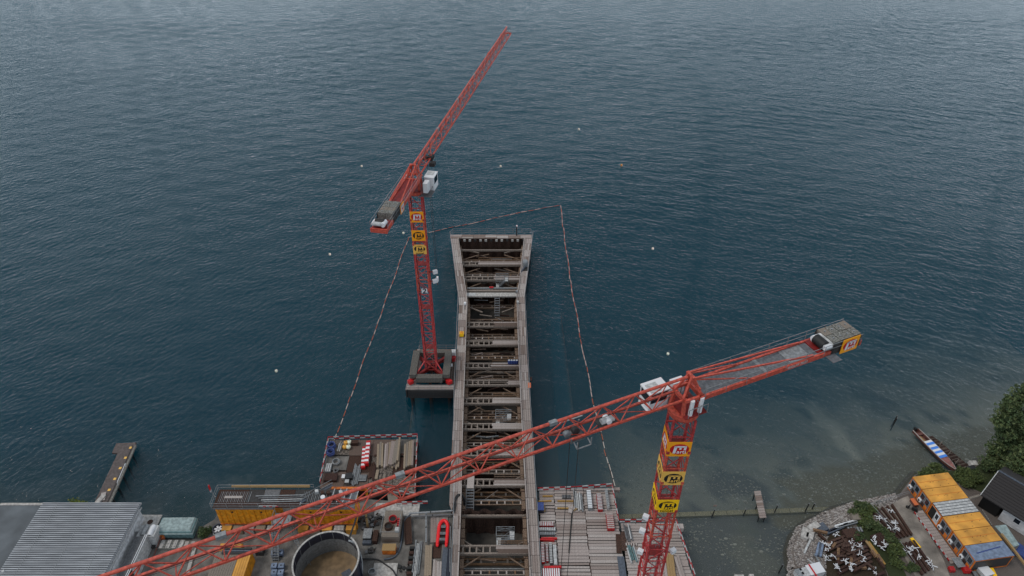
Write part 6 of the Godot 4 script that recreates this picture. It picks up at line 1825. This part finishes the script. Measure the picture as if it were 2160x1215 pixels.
# ---------------------------------------------------------------- office containers, house and sheds on the right
func office(k: int, at: Vector3, turn: float, label: String, roof: String, kind: String):
	var o = thing("office_container", label, "container", at, turn, "office containers in a row")
	var L = 6.0
	var W = 2.42
	var H = 2.6
	box(o, "body", "dirty_white" if kind != "plain" else "dark_steel", Vector3(L / 2.0, H / 2.0, W / 2.0), Vector3(L - 0.1, H - 0.1, W - 0.06))
	for x in [0.08, L - 0.08]:
		for z in [0.09, W - 0.09]:
			box(o, "corner_post", "orange", Vector3(x, H / 2.0, z), Vector3(0.16, H, 0.16))
	for z in [0.08, W - 0.08]:
		box(o, "side_rail", "orange", Vector3(L / 2.0, H - 0.1, z), Vector3(L, 0.2, 0.14))
		box(o, "side_rail", "orange", Vector3(L / 2.0, 0.1, z), Vector3(L, 0.2, 0.14))
	for y in [0.1, H - 0.1]:
		box(o, "end_rail", "orange", Vector3(0.05, y, W / 2.0), Vector3(0.12, 0.2, W))
	if kind == "strips":
		box(o, "roof", "navy", Vector3(L / 2.0, H + 0.03, W / 2.0), Vector3(L, 0.06, W))
		for j in 5:
			box(o, "roof_strip", "dirty_white", Vector3(L / 2.0, H + 0.09, (j + 0.5) * W / 5.0), Vector3(L - 0.1, 0.07, W / 5.0 - 0.1))
	else:
		box(o, "roof", roof, Vector3(L / 2.0, H + 0.04, W / 2.0), Vector3(L, 0.08, W - 0.02))
		if kind == "window":
			box(o, "roof_seam", "orange", Vector3(L / 2.0, H + 0.09, W / 2.0), Vector3(L - 0.4, 0.03, 0.04))
			for j in 10:
				box(o, "rust_mark", "rust" if j % 3 else "boat_wood", Vector3(rng.randf_range(0.4, L - 0.4), H + 0.082, pick([0.3, W / 2.0 + 0.2, W - 0.35]) + rng.randf_range(-0.1, 0.1)), Vector3(rng.randf_range(0.1, 0.28), 0.012, 0.06), rng.randf())
		else:
			rod(o, "blue_streak", "blue", Vector3(0.9, H + 0.09, W * 0.55), Vector3(L - 1.0, H + 0.09, W * 0.35), 0.16, 0.015)
	if kind == "strips":
		box(o, "dark_doorway", "black", Vector3(-0.02, 1.3, 0.7), Vector3(0.05, 2.0, 1.0))
		var f = box(o, "window", "white", Vector3(-0.03, 1.6, 1.75), Vector3(0.07, 1.2, 0.8))
		box(f, "pane", "glass", Vector3(-0.42, 0, 0), Vector3(0.6, 0.8, 0.7))
	else:
		box(o, "end_panel", "steel_grey", Vector3(0.02, H / 2.0, W / 2.0), Vector3(0.06, H - 0.3, W - 0.3))
		for j in 2:
			var f = box(o, "window", "galvanised", Vector3(-0.02, 1.75, 0.66 + j * 1.08), Vector3(0.08, 1.15, 0.88))
			box(f, "pane", "glass", Vector3(-0.42, 0, 0), Vector3(0.5, 0.83, 0.8))
		box(o, "lower_panel", "orange", Vector3(-0.02, 0.6, 1.8), Vector3(0.06, 0.7, 0.6))
		box(o, "dark_panel", "dark_rust", Vector3(-0.02, 0.6, 1.15), Vector3(0.06, 0.7, 0.5))
		var ac = box(o, "air_conditioner", "white", Vector3(-0.15, 0.85, 0.5), Vector3(0.25, 0.5, 0.6))
		ac.name = "air_conditioner"
		box(ac, "fan_grille", "dark_steel", Vector3(-0.52, 0, 0), Vector3(0.08, 0.66, 0.6))

func offices():
	var A = Vector2(63.04, -71.96)
	var B = Vector2(69.1, -72.84)
	var C = Vector2(64.91, -59.7)
	var row = (C - A) / 5.0
	var turn = -atan2((B - A).y, (B - A).x)
	var kinds = [["window", "orange-roofed office container farthest out by the long boat"], ["window", "second orange-roofed office container from the lake"], ["strips", "office container with a white striped roof between orange ones"], ["window", "orange-roofed office container just past the striped one"], ["window", "orange-roofed office container next to the blue-grey roof"], ["plain", "storage container with a blue-grey roof nearest the bottom edge"]]
	for k in 6:
		office(k, v3(A + row * k, 0.92), turn, kinds[k][1], "blue_grey" if k == 5 else "orange_yellow", kinds[k][0])
	var lv = (B - A).normalized()
	var rv = row.normalized()
	var w = thing("plank_path", "pinkish plank path along the front of the office containers", "path", v3(A + rv * 4.6 - lv * 1.0, 0.92))
	for k in 18:
		var p = rv * (k * 0.5)
		box(w, "plank", pick(["plank_x0", "plank_x1", "plank_x3"]), Vector3(p.x, 0.05, p.y), Vector3(1.5, 0.08, 0.46), turn)
	striped_rail("low red and white kerb rail beside the office plank path", [v3(A + rv * 4.6 - lv * 1.9, 0.9), v3(A + rv * 13.0 - lv * 1.9, 0.9)], 0.35, 0.5, false)
	var sc = thing("motor_scooter", "black motor scooter parked at the end of the plank path", "scooter", v3(A + rv * 4.0 - lv * 1.9, 0.9), 0.9)
	for z in [-0.6, 0.6]:
		part(sc, "wheel", lathe([Vector2(0.14, -0.07), Vector2(0.27, -0.07), Vector2(0.27, 0.07), Vector2(0.14, 0.07)], 14), "rubber", Transform3D(Basis(Vector3.FORWARD, PI / 2), Vector3(0, 0.27, z)))
	box(sc, "body", "black", Vector3(0, 0.5, 0.35), Vector3(0.35, 0.4, 0.8))
	box(sc, "seat", "rubber", Vector3(0, 0.75, 0.3), Vector3(0.3, 0.1, 0.7))
	rod(sc, "fork", "dark_steel", Vector3(0, 0.3, -0.6), Vector3(0, 1.0, -0.4), 0.1)
	rod(sc, "handlebar", "dark_steel", Vector3(-0.35, 1.0, -0.4), Vector3(0.35, 1.0, -0.4), 0.05)
	box(sc, "leg_shield", "black", Vector3(0, 0.6, -0.38), Vector3(0.4, 0.6, 0.06))
	crate("grey_bench", "brown bench against the office container wall", "bench", v3(A + rv * 3.0 - lv * 0.9, 0.9), Vector3(0.6, 0.5, 1.2), "boat_wood", "float_orange", turn)
	var bd = thing("notice_board", "pale board leaning at the lower end of the plank path", "board", v3(A + rv * 13.6 - lv * 1.0, 0.9), turn)
	box(bd, "sheet", "galvanised", Vector3(0, 0.7, 0), Vector3(1.2, 0.06, 1.5))
	for s in [-0.5, 0.5]:
		rod(bd, "leg", "dark_steel", Vector3(s, 0, 0.6), Vector3(s, 0.7, 0.5), 0.06)
	crate("red_bin", "red bin at the foot of the pale board", "bin", Vector3(64.87, 0.9, -57.47), Vector3(0.9, 0.6, 0.9), "signal_red", "panel_red")
	crate("red_bin", "dark red bin left of the pale board", "bin", Vector3(62.87, 0.9, -57.55), Vector3(0.7, 0.5, 0.7), "panel_red")
	slat_stack("pallet_stack", "grey pallet stack below the blue-grey container", Vector2(65.57, -57.21), Vector2(66.09, -56.41), 0.9, 0.3, true, 4, "dark_steel", "galvanised", "", "pallets")
	crate("wrapped_goods", "white wrapped goods beside the yellow board at the bottom edge", "goods", Vector3(67.35, 0.9, -57.03), Vector3(1.5, 0.7, 1.4), "dirty_white", "white", 0.3)
	beam_row("yellow board standing by the white wrapped goods", "", Vector3(68.36, 1.3, -56.2), Vector3(68.51, 1.3, -57.6), Vector3(1, 0, 0), 1, 0.5, 0.3, ["sign_lemon"], "yellow_board", "board", 0.0)
	# house
	var E0 = Vector2(72.1, -68.38)
	var E1 = Vector2(75.72, -63.98)
	var a = (E1 - E0).normalized()
	var p = Vector2(a.y, -a.x)
	var h = thing("white_house", "white rendered house with a dark tiled roof at the right edge", "house", v3(E0, 0.9), -atan2(a.y, a.x))
	var ln = 13.0
	box(h, "wall", "render", Vector3(2.9 + ln / 2.0 - 1.4, 1.5, -3.9), Vector3(ln - 3.2, 3.0, 7.4))
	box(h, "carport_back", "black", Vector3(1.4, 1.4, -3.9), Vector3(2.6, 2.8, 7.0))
	box(h, "lintel", "render", Vector3(1.6, 2.85, -0.35), Vector3(3.2, 0.5, 0.25))
	for s in [[0.0, 3.1, 0.6], [-3.9, 5.3, 0.0]]:
		pass
	var st = begin()
	st.set_smooth_group(-1)
	for z in [[0.35, -4.0], [-4.0, -8.3]]:
		var y0 = 3.0 if z[0] > 0.0 else 5.2
		var y1 = 5.2 if z[0] > 0.0 else 3.0
		var q = [Vector3(-0.2, y0, z[0]), Vector3(ln, y0, z[0]), Vector3(ln, y1, z[1]), Vector3(-0.2, y1, z[1])]
		for t in [0, 1, 2, 0, 2, 3]:
			st.add_vertex(q[t])
		for t in [0, 2, 1, 0, 3, 2]:
			st.add_vertex(q[t] - Vector3(0, 0.18, 0))
	st.generate_normals()
	done(st, h, "roof", "roof_tile")
	for k in 11:
		var t = k / 10.0
		rod(h, "tile_course", "roof_tile", Vector3(-0.22, lerpf(3.04, 5.2, t), lerpf(0.36, -3.9, t)), Vector3(ln, lerpf(3.04, 5.2, t), lerpf(0.36, -3.9, t)), 0.1, 0.1)
	rod(h, "ridge", "slate", Vector3(-0.25, 5.24, -4.0), Vector3(ln, 5.24, -4.0), 0.3, 0.12)
	rod(h, "bargeboard", "dirty_white", Vector3(-0.25, 2.95, 0.4), Vector3(-0.25, 5.15, -4.0), 0.1, 0.25)
	var gb = begin()
	gb.set_smooth_group(-1)
	for q in [Vector3(0.0, 2.8, 0.1), Vector3(0.0, 5.1, -4.0), Vector3(0.0, 2.8, -7.8)]:
		gb.add_vertex(q)
	gb.generate_normals()
	done(gb, h, "gable", "render")
	box(h, "window", "glass", Vector3(5.2, 1.7, -0.21), Vector3(0.8, 0.8, 0.06))
	box(h, "window_frame", "dark_steel", Vector3(5.2, 1.7, -0.23), Vector3(0.95, 0.95, 0.05))
	box(h, "roof_window", "galvanised", Vector3(8.2, 4.3, -1.9), Vector3(0.9, 0.3, 0.8))
	var td = thing("teal_shed", "small shed with a pale teal sheet roof behind the containers", "shed", Vector3(0, 0, 0))
	var roofq = [Vector2(71.76, -63.66), Vector2(73.52, -63.9), Vector2(73.61, -60.48), Vector2(72.6, -60.17)]
	td.position = v3(roofq[0], 0.9)
	var rel = []
	for q in roofq:
		rel.append(q - roofq[0])
	part(td, "wall", prism(rel, 0.0, 1.6), "timber_grey")
	part(td, "roof", prism(rel, 1.65, 1.78), "teal_tarp")
	crate("blue_tarp", "dark blue tarpaulin below the teal shed", "tarpaulin", Vector3(74.31, 0.9, -60.2), Vector3(1.8, 0.7, 2.4), "blue", "blue", 0.6)
	beam_row("long pale mast lying along the backs of the containers", "", Vector3(71.72, 3, -62.09), Vector3(72.85, 2.4, -57.13), Vector3(1, 0, 0), 1, 0.3, 0.3, ["fresh_wood"], "long_mast", "mast", 0.0)
	beam_row("short grey beam reaching from the striped roof to the house", "", Vector3(69.67, 3.9, -67.67), Vector3(71.63, 3.6, -68.42), Vector3(0, 0, 1), 1, 0.3, 0.25, ["timber_grey"], "grey_beam", "beam", 0.0)
	slat_stack("rubble_strip", "strip of pale rubble between the containers and the house", Vector2(72.73, -67.74), Vector2(72.68, -64.94), 0.85, 0.15, false, 9, "concrete", "pale_concrete", "", "rubble")

# ---------------------------------------------------------------- trees, boat and jetty at the far right
func tree(called: String, label: String, at: Vector3, tall: float, blobs: Array, n: int, tone: int):
	var o = thing(called, label, "tree", at, 0.0, "trees at the right shore")
	part(o, "trunk", lathe([Vector2(0.02 * tall, 0), Vector2(0.014 * tall, tall * 0.3), Vector2(0.01 * tall, tall * 0.65), Vector2(0.004 * tall, tall)], 10), "bark")
	for b in blobs:
		var y0 = clampf(b[0].y * 0.75, tall * 0.15, tall * 0.8)
		part(o, "limb", hose_mesh(smooth([Vector3(0, y0, 0), Vector3(b[0].x * 0.5, (y0 + b[0].y) * 0.5, b[0].z * 0.5), b[0]], 4), 0.12, 6), "bark")
	foliage(o, blobs, int(n * 1.6), 0.46, greens[tone])

func far_shore():
	var gr = [Vector2(70.44, -75.25), Vector2(75.28, -75.64), Vector2(78.66, -77.6), Vector2(84.02, -80.13), Vector2(97.1, -84.37), Vector2(101.77, -74.67), Vector2(90.45, -69.16), Vector2(80.68, -74.2), Vector2(74.72, -70.95), Vector2(71.37, -73.25)]
	structure(part(self, "grass_patch", prism(gr, 0.3, 0.84), "grass"))
	var T = Vector3(78.71, 0.85, -77.4) + Vector3(4.0, 0, -2.0)
	var blobs = [[Vector3(-1.0, 17.5, 1.0), Vector3(1.8, 1.6, 1.8)], [Vector3(-2.5, 13.2, 0.5), Vector3(2.4, 1.6, 2.2)], [Vector3(1.0, 15.5, 0), Vector3(2.4, 1.8, 2.2)], [Vector3(-3.6, 10.0, 0.5), Vector3(2.2, 1.3, 2.0)], [Vector3(-1.2, 8.2, 0.5), Vector3(2.6, 1.8, 2.2)], [Vector3(1.8, 11.0, 0), Vector3(2.6, 2.2, 2.4)], [Vector3(0.6, 5.8, 1.0), Vector3(2.4, 1.6, 2.2)], [Vector3(2.4, 18.5, -0.5), Vector3(2.0, 1.8, 2.0)], [Vector3(-4.2, 12.0, 0.5), Vector3(1.2, 0.8, 1.2)], [Vector3(-2.6, 15.4, 0.8), Vector3(1.3, 0.8, 1.2)], [Vector3(-4.4, 8.2, 0.8), Vector3(1.4, 0.7, 1.3)], [Vector3(-3.0, 6.2, 1.2), Vector3(1.5, 0.9, 1.4)], [Vector3(-0.5, 19.6, 0.4), Vector3(1.1, 0.9, 1.1)], [Vector3(-1.6, 3.6, 1.0), Vector3(2.0, 1.2, 1.8)], [Vector3(0.6, 4.4, 1.0), Vector3(1.8, 1.2, 1.8)], [Vector3(-2.4, 1.8, 1.4), Vector3(1.8, 0.9, 1.6)]]
	tree("shore_tree", "tall dark green tree cut by the right edge of the picture", T, 18.0, blobs, 3600, 0)
	tree("shore_tree", "lower bushy tree below the tall one at the right edge", Vector3(82.49, 0.85, -74.67), 5.0, [[Vector3(0, 4.0, 0), Vector3(2.6, 1.8, 2.2)], [Vector3(-1.8, 2.8, 1.0), Vector3(2.2, 1.6, 2.0)], [Vector3(1.8, 3.0, 0.5), Vector3(2.2, 1.8, 2.0)]], 1500, 0)
	var sp = [[Vector3(67.07, 0.85, -74.67), 1.8, 1, "behind the farthest office container"], [Vector3(69, 0.85, -75.15), 1.5, 1, "beside the long boat's bow"], [Vector3(73.05, 0.85, -74.29), 1.8, 1, "right of the farthest office container"], [Vector3(74.34, 0.85, -73.54), 1.8, 1, "between the offices and the dark house roof"], [Vector3(77.89, 0.85, -75.44), 2.2, 0, "at the waterside under the trees"], [Vector3(79.41, 0.85, -74.67), 2.4, 0, "just behind the house roof"], [Vector3(72.94, 0.85, -72.6), 1.6, 1, "at the back of the second container"], [Vector3(79.81, 0.85, -77.1), 1.8, 1, "on the stony shore below the tall tree"]]
	for q in sp:
		shrub("shore_shrub", "green shrub %s" % q[3], q[0], Vector3(q[1], q[1] * 0.7, q[1]), 380, q[2])
	crate("grill_table", "black folded table on the bank by the jetty", "table", Vector3(75.01, 0.9, -75.6), Vector3(1.4, 0.4, 0.7), "black", "rubber", 0.2)
	crate("stone_step", "pale stone step at the jetty's shore end", "step", Vector3(76.26, 0.3, -76.97), Vector3(1.2, 0.6, 0.9), "pale_concrete")
	# dark wet jetty beside the boat
	var J0 = Vector2(72.14, -83.02)
	var J1 = Vector2(75.15, -76.47)
	var j = thing("wet_jetty", "low dark wet jetty beside the long boat", "jetty", v3(J0, 0.12))
	for k in 24:
		var p = (J1 - J0) * (k / 24.0)
		box(j, "board", "old_plank_z" if k % 2 else "dark_rust", Vector3(p.x, 0, p.y), Vector3(1.5, 0.14, 0.44), 0.28)
	for k in 4:
		for s in [-0.7, 0.7]:
			var p = (J1 - J0) * (k / 3.4)
			tube(j, "pile", "black", Vector3(p.x + s, -3.0, p.y), Vector3(p.x + s, 0.05, p.y), 0.12)
	for q in [[Vector3(72.77, 0.1, -81.3), "farthest"], [Vector3(73.21, 0.1, -79.23), "middle"], [Vector3(73.58, 0.1, -77.43), "nearest"]]:
		tube_thing("mooring_post", "pale leaning mooring post beside the long boat, %s of three" % q[1], "post", q[0] - Vector3(0, 1.5, 0), q[0] + Vector3(0.35, 1.1, 0), 0.07, "timber_grey", "mooring posts by the boat")
	# long flat boat
	var b0 = Vector2(70.32, -84.57)
	var b1 = Vector2(72.92, -75.92)
	var d = b1 - b0
	var L = d.length()
	var o = thing("long_boat", "long flat wooden boat with a blue and white striped cover", "boat", v3(b0, 0.0), atan2(d.x, d.y))
	var st = begin()
	st.set_smooth_group(1)
	var prof = [[0.0, 0.62], [0.25, 0.72], [0.5, 0.78], [0.72, 0.72], [0.88, 0.46], [1.0, 0.06]]
	for k in prof.size() - 1:
		var z0 = prof[k][0] * L
		var z1 = prof[k + 1][0] * L
		var w0 = prof[k][1]
		var w1 = prof[k + 1][1]
		for s in [-1, 1]:
			for q in [Vector3(s * w0, 0.5, z0), Vector3(s * w0 * 0.8, -0.1, z0), Vector3(s * w1 * 0.8, -0.1, z1), Vector3(s * w0, 0.5, z0), Vector3(s * w1 * 0.8, -0.1, z1), Vector3(s * w1, 0.5, z1)]:
				st.add_vertex(q)
		for q in [Vector3(-w0 * 0.8, 0.02, z0), Vector3(w0 * 0.8, 0.02, z0), Vector3(w1 * 0.8, 0.02, z1), Vector3(-w0 * 0.8, 0.02, z0), Vector3(w1 * 0.8, 0.02, z1), Vector3(-w1 * 0.8, 0.02, z1)]:
			st.add_vertex(q)
	st.generate_normals()
	done(st, o, "hull", "boat_wood")
	for k in prof.size() - 1:
		for s in [-1, 1]:
			rod(o, "gunwale", "plank_z3", Vector3(s * prof[k][1], 0.52, prof[k][0] * L), Vector3(s * prof[k + 1][1], 0.52, prof[k + 1][0] * L), 0.1, 0.08)
	for k in 8:
		box(o, "cover_stripe", "white" if k % 2 == 0 else "tarp_blue", Vector3(0, 0.56 + 0.04 * sin(k * 1.3), L * (0.3 + (k + 0.5) * 0.052)), Vector3(1.42, 0.08, L * 0.054))
	part(o, "fore_deck", prism([Vector2(-0.74, L * 0.72), Vector2(0.74, L * 0.72), Vector2(0.46, L * 0.88), Vector2(0.05, L * 0.995), Vector2(-0.05, L * 0.995), Vector2(-0.46, L * 0.88)], 0.5, 0.56), "boat_pink")
	box(o, "stern_seat", "boat_wood", Vector3(0, 0.4, L * 0.11), Vector3(1.3, 0.07, 0.5))
	box(o, "floor_board", "fresh_wood", Vector3(-0.25, 0.12, L * 0.21), Vector3(0.6, 0.08, L * 0.15))
	box(o, "outboard_motor", "black", Vector3(-0.15, 0.65, -0.05), Vector3(0.35, 0.55, 0.4))
	box(o, "transom", "boat_wood", Vector3(0, 0.22, 0.0), Vector3(1.2, 0.6, 0.08))

# ---------------------------------------------------------------- buoys, boom, jetties, posts
func lake_things():
	var spots = [[Vector3(-43.36, 0, -185.42), "small white buoy left of the far crane's jib"], [Vector3(-3.28, 0, -185.42), "small white buoy just right of the far crane's cab"], [Vector3(21.22, 0, -211), "small white buoy farthest out on the lake"], [Vector3(31.67, 0, -186.01), "pale yellow buoy on open water beyond the floating boom's corner"], [Vector3(-26.89, 0, -149.32), "white buoy between the far crane's mast and counter-jib"], [Vector3(33.76, 0, -142.3), "small white buoy right of the floating boom"], [Vector3(-43.15, 0, -139.86), "white buoy on open water left of the far crane's mast"], [Vector3(-45.18, 0, -99.81), "white buoy off the left jetty, nearest shore on that side"], [Vector3(30.77, 0, -104.69), "white buoy beyond the near crane's white cab"], [Vector3(31.67, 0, -186.01), ""]]
	for q in spots:
		if q[1] == "":
			continue
		var o = thing("mooring_buoy", q[1], "buoy", q[0], 0.0, "buoys on the lake")
		part(o, "ball", lathe([Vector2(0, -0.25), Vector2(0.2, -0.15), Vector2(0.28, 0.1), Vector2(0.23, 0.3), Vector2(0.1, 0.4), Vector2(0, 0.42)], 12), "buoy_yellow" if q[1].begins_with("pale yellow") else "buoy_white")
		tube(o, "ring", "dark_steel", Vector3(0, 0.4, 0), Vector3(0, 0.55, 0), 0.05)
	# floating boom round the site
	var line = [Vector3(-30.62, 0.05, -82.61), Vector3(-29.69, 0.05, -93.18), Vector3(-27.84, 0.05, -115.75), Vector3(-25.38, 0.05, -147.5), Vector3(-20.58, 0.05, -149.68), Vector3(-9.6, 0.05, -154.18), Vector3(2.46, 0.05, -159.59), Vector3(12.73, 0.05, -163.02), Vector3(12.83, 0.05, -151.91), Vector3(13.15, 0.05, -129.64), Vector3(13.91, 0.05, -109.21), Vector3(14.79, 0.05, -92.58), Vector3(15.71, 0.05, -80.51), Vector3(16.54, 0.05, -72.48)]
	var o = thing("floating_boom", "floating boom of orange and white floats strung round the site", "boom", line[0])
	var step = 1.75
	for i in line.size() - 1:
		var n = roundi(line[i].distance_to(line[i + 1]) / step)
		for k in n:
			var a = line[i].lerp(line[i + 1], float(k) / n)
			var b = line[i].lerp(line[i + 1], (k + 0.82) / n)
			var side = Vector3(sin(k * 0.7 + i), 0, cos(k * 0.9)) * 0.12
			var white = (k % 2 == 0) if i < 10 else (k % 5 != 0)
			tube(o, "white_float" if white else "orange_float", "boom_pale" if white else "boom_rust", a - line[0] + side, b - line[0] + side, 0.085)
		tube(o, "rope", "dark_rust", line[i] - line[0], line[i + 1] - line[0], 0.045)
	# left jetty
	var q = [Vector2(-67.32, -81.21), Vector2(-64.02, -81.42), Vector2(-63.04, -68.84), Vector2(-65.33, -68.84), Vector2(-66.11, -79.05), Vector2(-67.11, -79.15)]
	var c = q[0]
	var j = thing("concrete_jetty", "long dark jetty with yellow squares and a white handrail at the left", "jetty", v3(c, 0))
	var rel = []
	for p in q:
		rel.append(p - c)
	part(j, "deck", prism([rel[0], rel[1], rel[2], rel[3], rel[4], rel[5]], 0.45, 0.8), "jetty")
	for k in 5:
		var p = Vector2(-64.14, -80.23).lerp(Vector2(-63.82, -71.59), k / 4.0) - c
		box(j, "yellow_square", "sign_pale", Vector3(p.x - 0.3, 0.82, p.y), Vector3(0.4, 0.03, 0.42))
	var e0 = Vector3(-63.79, 0.8, -80.69) - v3(c, 0)
	var e1 = Vector3(-62.82, 0.8, -69.02) - v3(c, 0)
	rod(j, "edge_beam", "concrete", e0, e1, 0.3, 0.3)
	rod(j, "gap_strip", "black", e0 + Vector3(-0.45, 0.015, 0), e1 + Vector3(-0.45, 0.015, 0), 0.12, 0.04)
	var h0 = Vector3(-63.42, 0.8, -76.16) - v3(c, 0)
	var h1 = Vector3(-63.05, 0.8, -72.36) - v3(c, 0)
	for k in 2:
		var hp = h0.lerp(h1, k)
		tube(j, "rail_post", "white", hp, hp + Vector3(0.15, 0.9, 0), 0.05)
	tube(j, "hand_rail", "white", h0 + Vector3(0.15, 0.9, 0), h1 + Vector3(0.15, 0.9, 0), 0.05)
	for k in 5:
		var p = rel[0].lerp(rel[3], (k + 0.5) / 5.0)
		for s in [0.5, 2.6]:
			tube(j, "pile", "dark_steel", Vector3(p.x + s, -4.0, p.y), Vector3(p.x + s, 0.4, p.y), 0.16)
	box(j, "bench", "plank_z3", Vector3(rel[3].x + 0.9, 0.9, rel[3].y - 1.4), Vector3(0.7, 0.12, 1.6), 0.3)
	crate("shore_block", "pale concrete block at the jetty's landward end", "block", Vector3(-64.56, 0.8, -69.73), Vector3(0.7, 0.3, 1.6), "pale_concrete", "", -0.3)
	# right jetty fragment
	var r = thing("plank_jetty", "short weathered plank jetty standing alone in the shallows", "jetty", Vector3(39.01, 0.7, -71.25))
	var rv = Vector3(38.54, 0.7, -66.66) - Vector3(39.01, 0.7, -71.25)
	for k in 11:
		var p = rv * (k / 10.0)
		box(r, "plank", pick(["plank_x1", "plank_x2", "plank_x4"]), p, Vector3(1.05, 0.09, 0.4), 0.1)
	for s in [-0.45, 0.45]:
		rod(r, "stringer", "timber_grey", Vector3(s, -0.1, 0), rv + Vector3(s, -0.1, 0), 0.12, 0.14)
		for t in [0.05, 0.5, 0.95]:
			tube(r, "pile", "black", rv * t + Vector3(s, -2.4, 0), rv * t + Vector3(s, -0.05, 0), 0.1)
	# posts standing in the water
	var po = [[Vector3(31.13, 0, -67.51), 1.3, "dark post by the submerged wall nearest the crane"], [Vector3(36.17, 0, -67.94), 0.8, "short dark post between the crane and the plank jetty"], [Vector3(41.08, 0, -68.29), 1.3, "dark post just right of the plank jetty"], [Vector3(45.95, 0, -68.46), 1.5, "dark leaning post near the gravel spit"], [Vector3(47.13, 0, -68.9), 0.9, "small dark post closest to the gravel spit"], [Vector3(67.5, 0, -86.47), 1.3, "dark post in the water off the long boat's stern"], [Vector3(68.11, 0, -87.48), 0.8, "second dark post behind the one off the boat"], [Vector3(38.73, 0, -58.1), 1.4, "dark tilted stake in the shallows beside the white crates"]]
	for p in po:
		var t = thing("water_post", p[2], "post", p[0], 0.0, "posts in the shallows")
		tube(t, "pole", "black", Vector3(-0.1, -2.0, 0), Vector3(0.12, p[1], 0), 0.09)
		tube(t, "cap", "steel_grey", Vector3(0.12, p[1], 0), Vector3(0.13, p[1] + 0.06, 0), 0.11)
	crate("sign_plate", "small pinkish sign plate on the post nearest the crane", "sign", Vector3(31.49, 1.1, -68.27), Vector3(0.5, 0.3, 0.1), "plank_x4")
	# sunken wall
	var w0 = Vector3(16.23, -0.45, -67.49)
	var w1 = Vector3(51.07, -0.45, -68.97)
	var sw = thing("sunken_wall", "pale sunken wall crossing the shallows towards the gravel spit", "wall", w0)
	for k in 14:
		var a = (w1 - w0) * (k / 14.0)
		var b = (w1 - w0) * ((k + 0.97) / 14.0)
		rod(sw, "wall_block", "wall_stone", a + Vector3(0, -0.6, 0), b + Vector3(0, -0.6, 0), 0.8, 1.2)
	# flag pole on the silo deck
	var f = thing("flag_pole", "thin pole with a small red and white flag at the silo deck corner", "flag pole", Vector3(-43.79, 5, -65.91))
	tube(f, "pole", "galvanised", Vector3.ZERO, Vector3(-0.5, 4.4, 0), 0.035)
	box(f, "flag", "signal_red", Vector3(-0.42, 3.6, 0), Vector3(0.12, 1.2, 0.3))
	box(f, "flag_band", "dirty_white", Vector3(-0.4, 3.0, 0), Vector3(0.13, 0.35, 0.31))
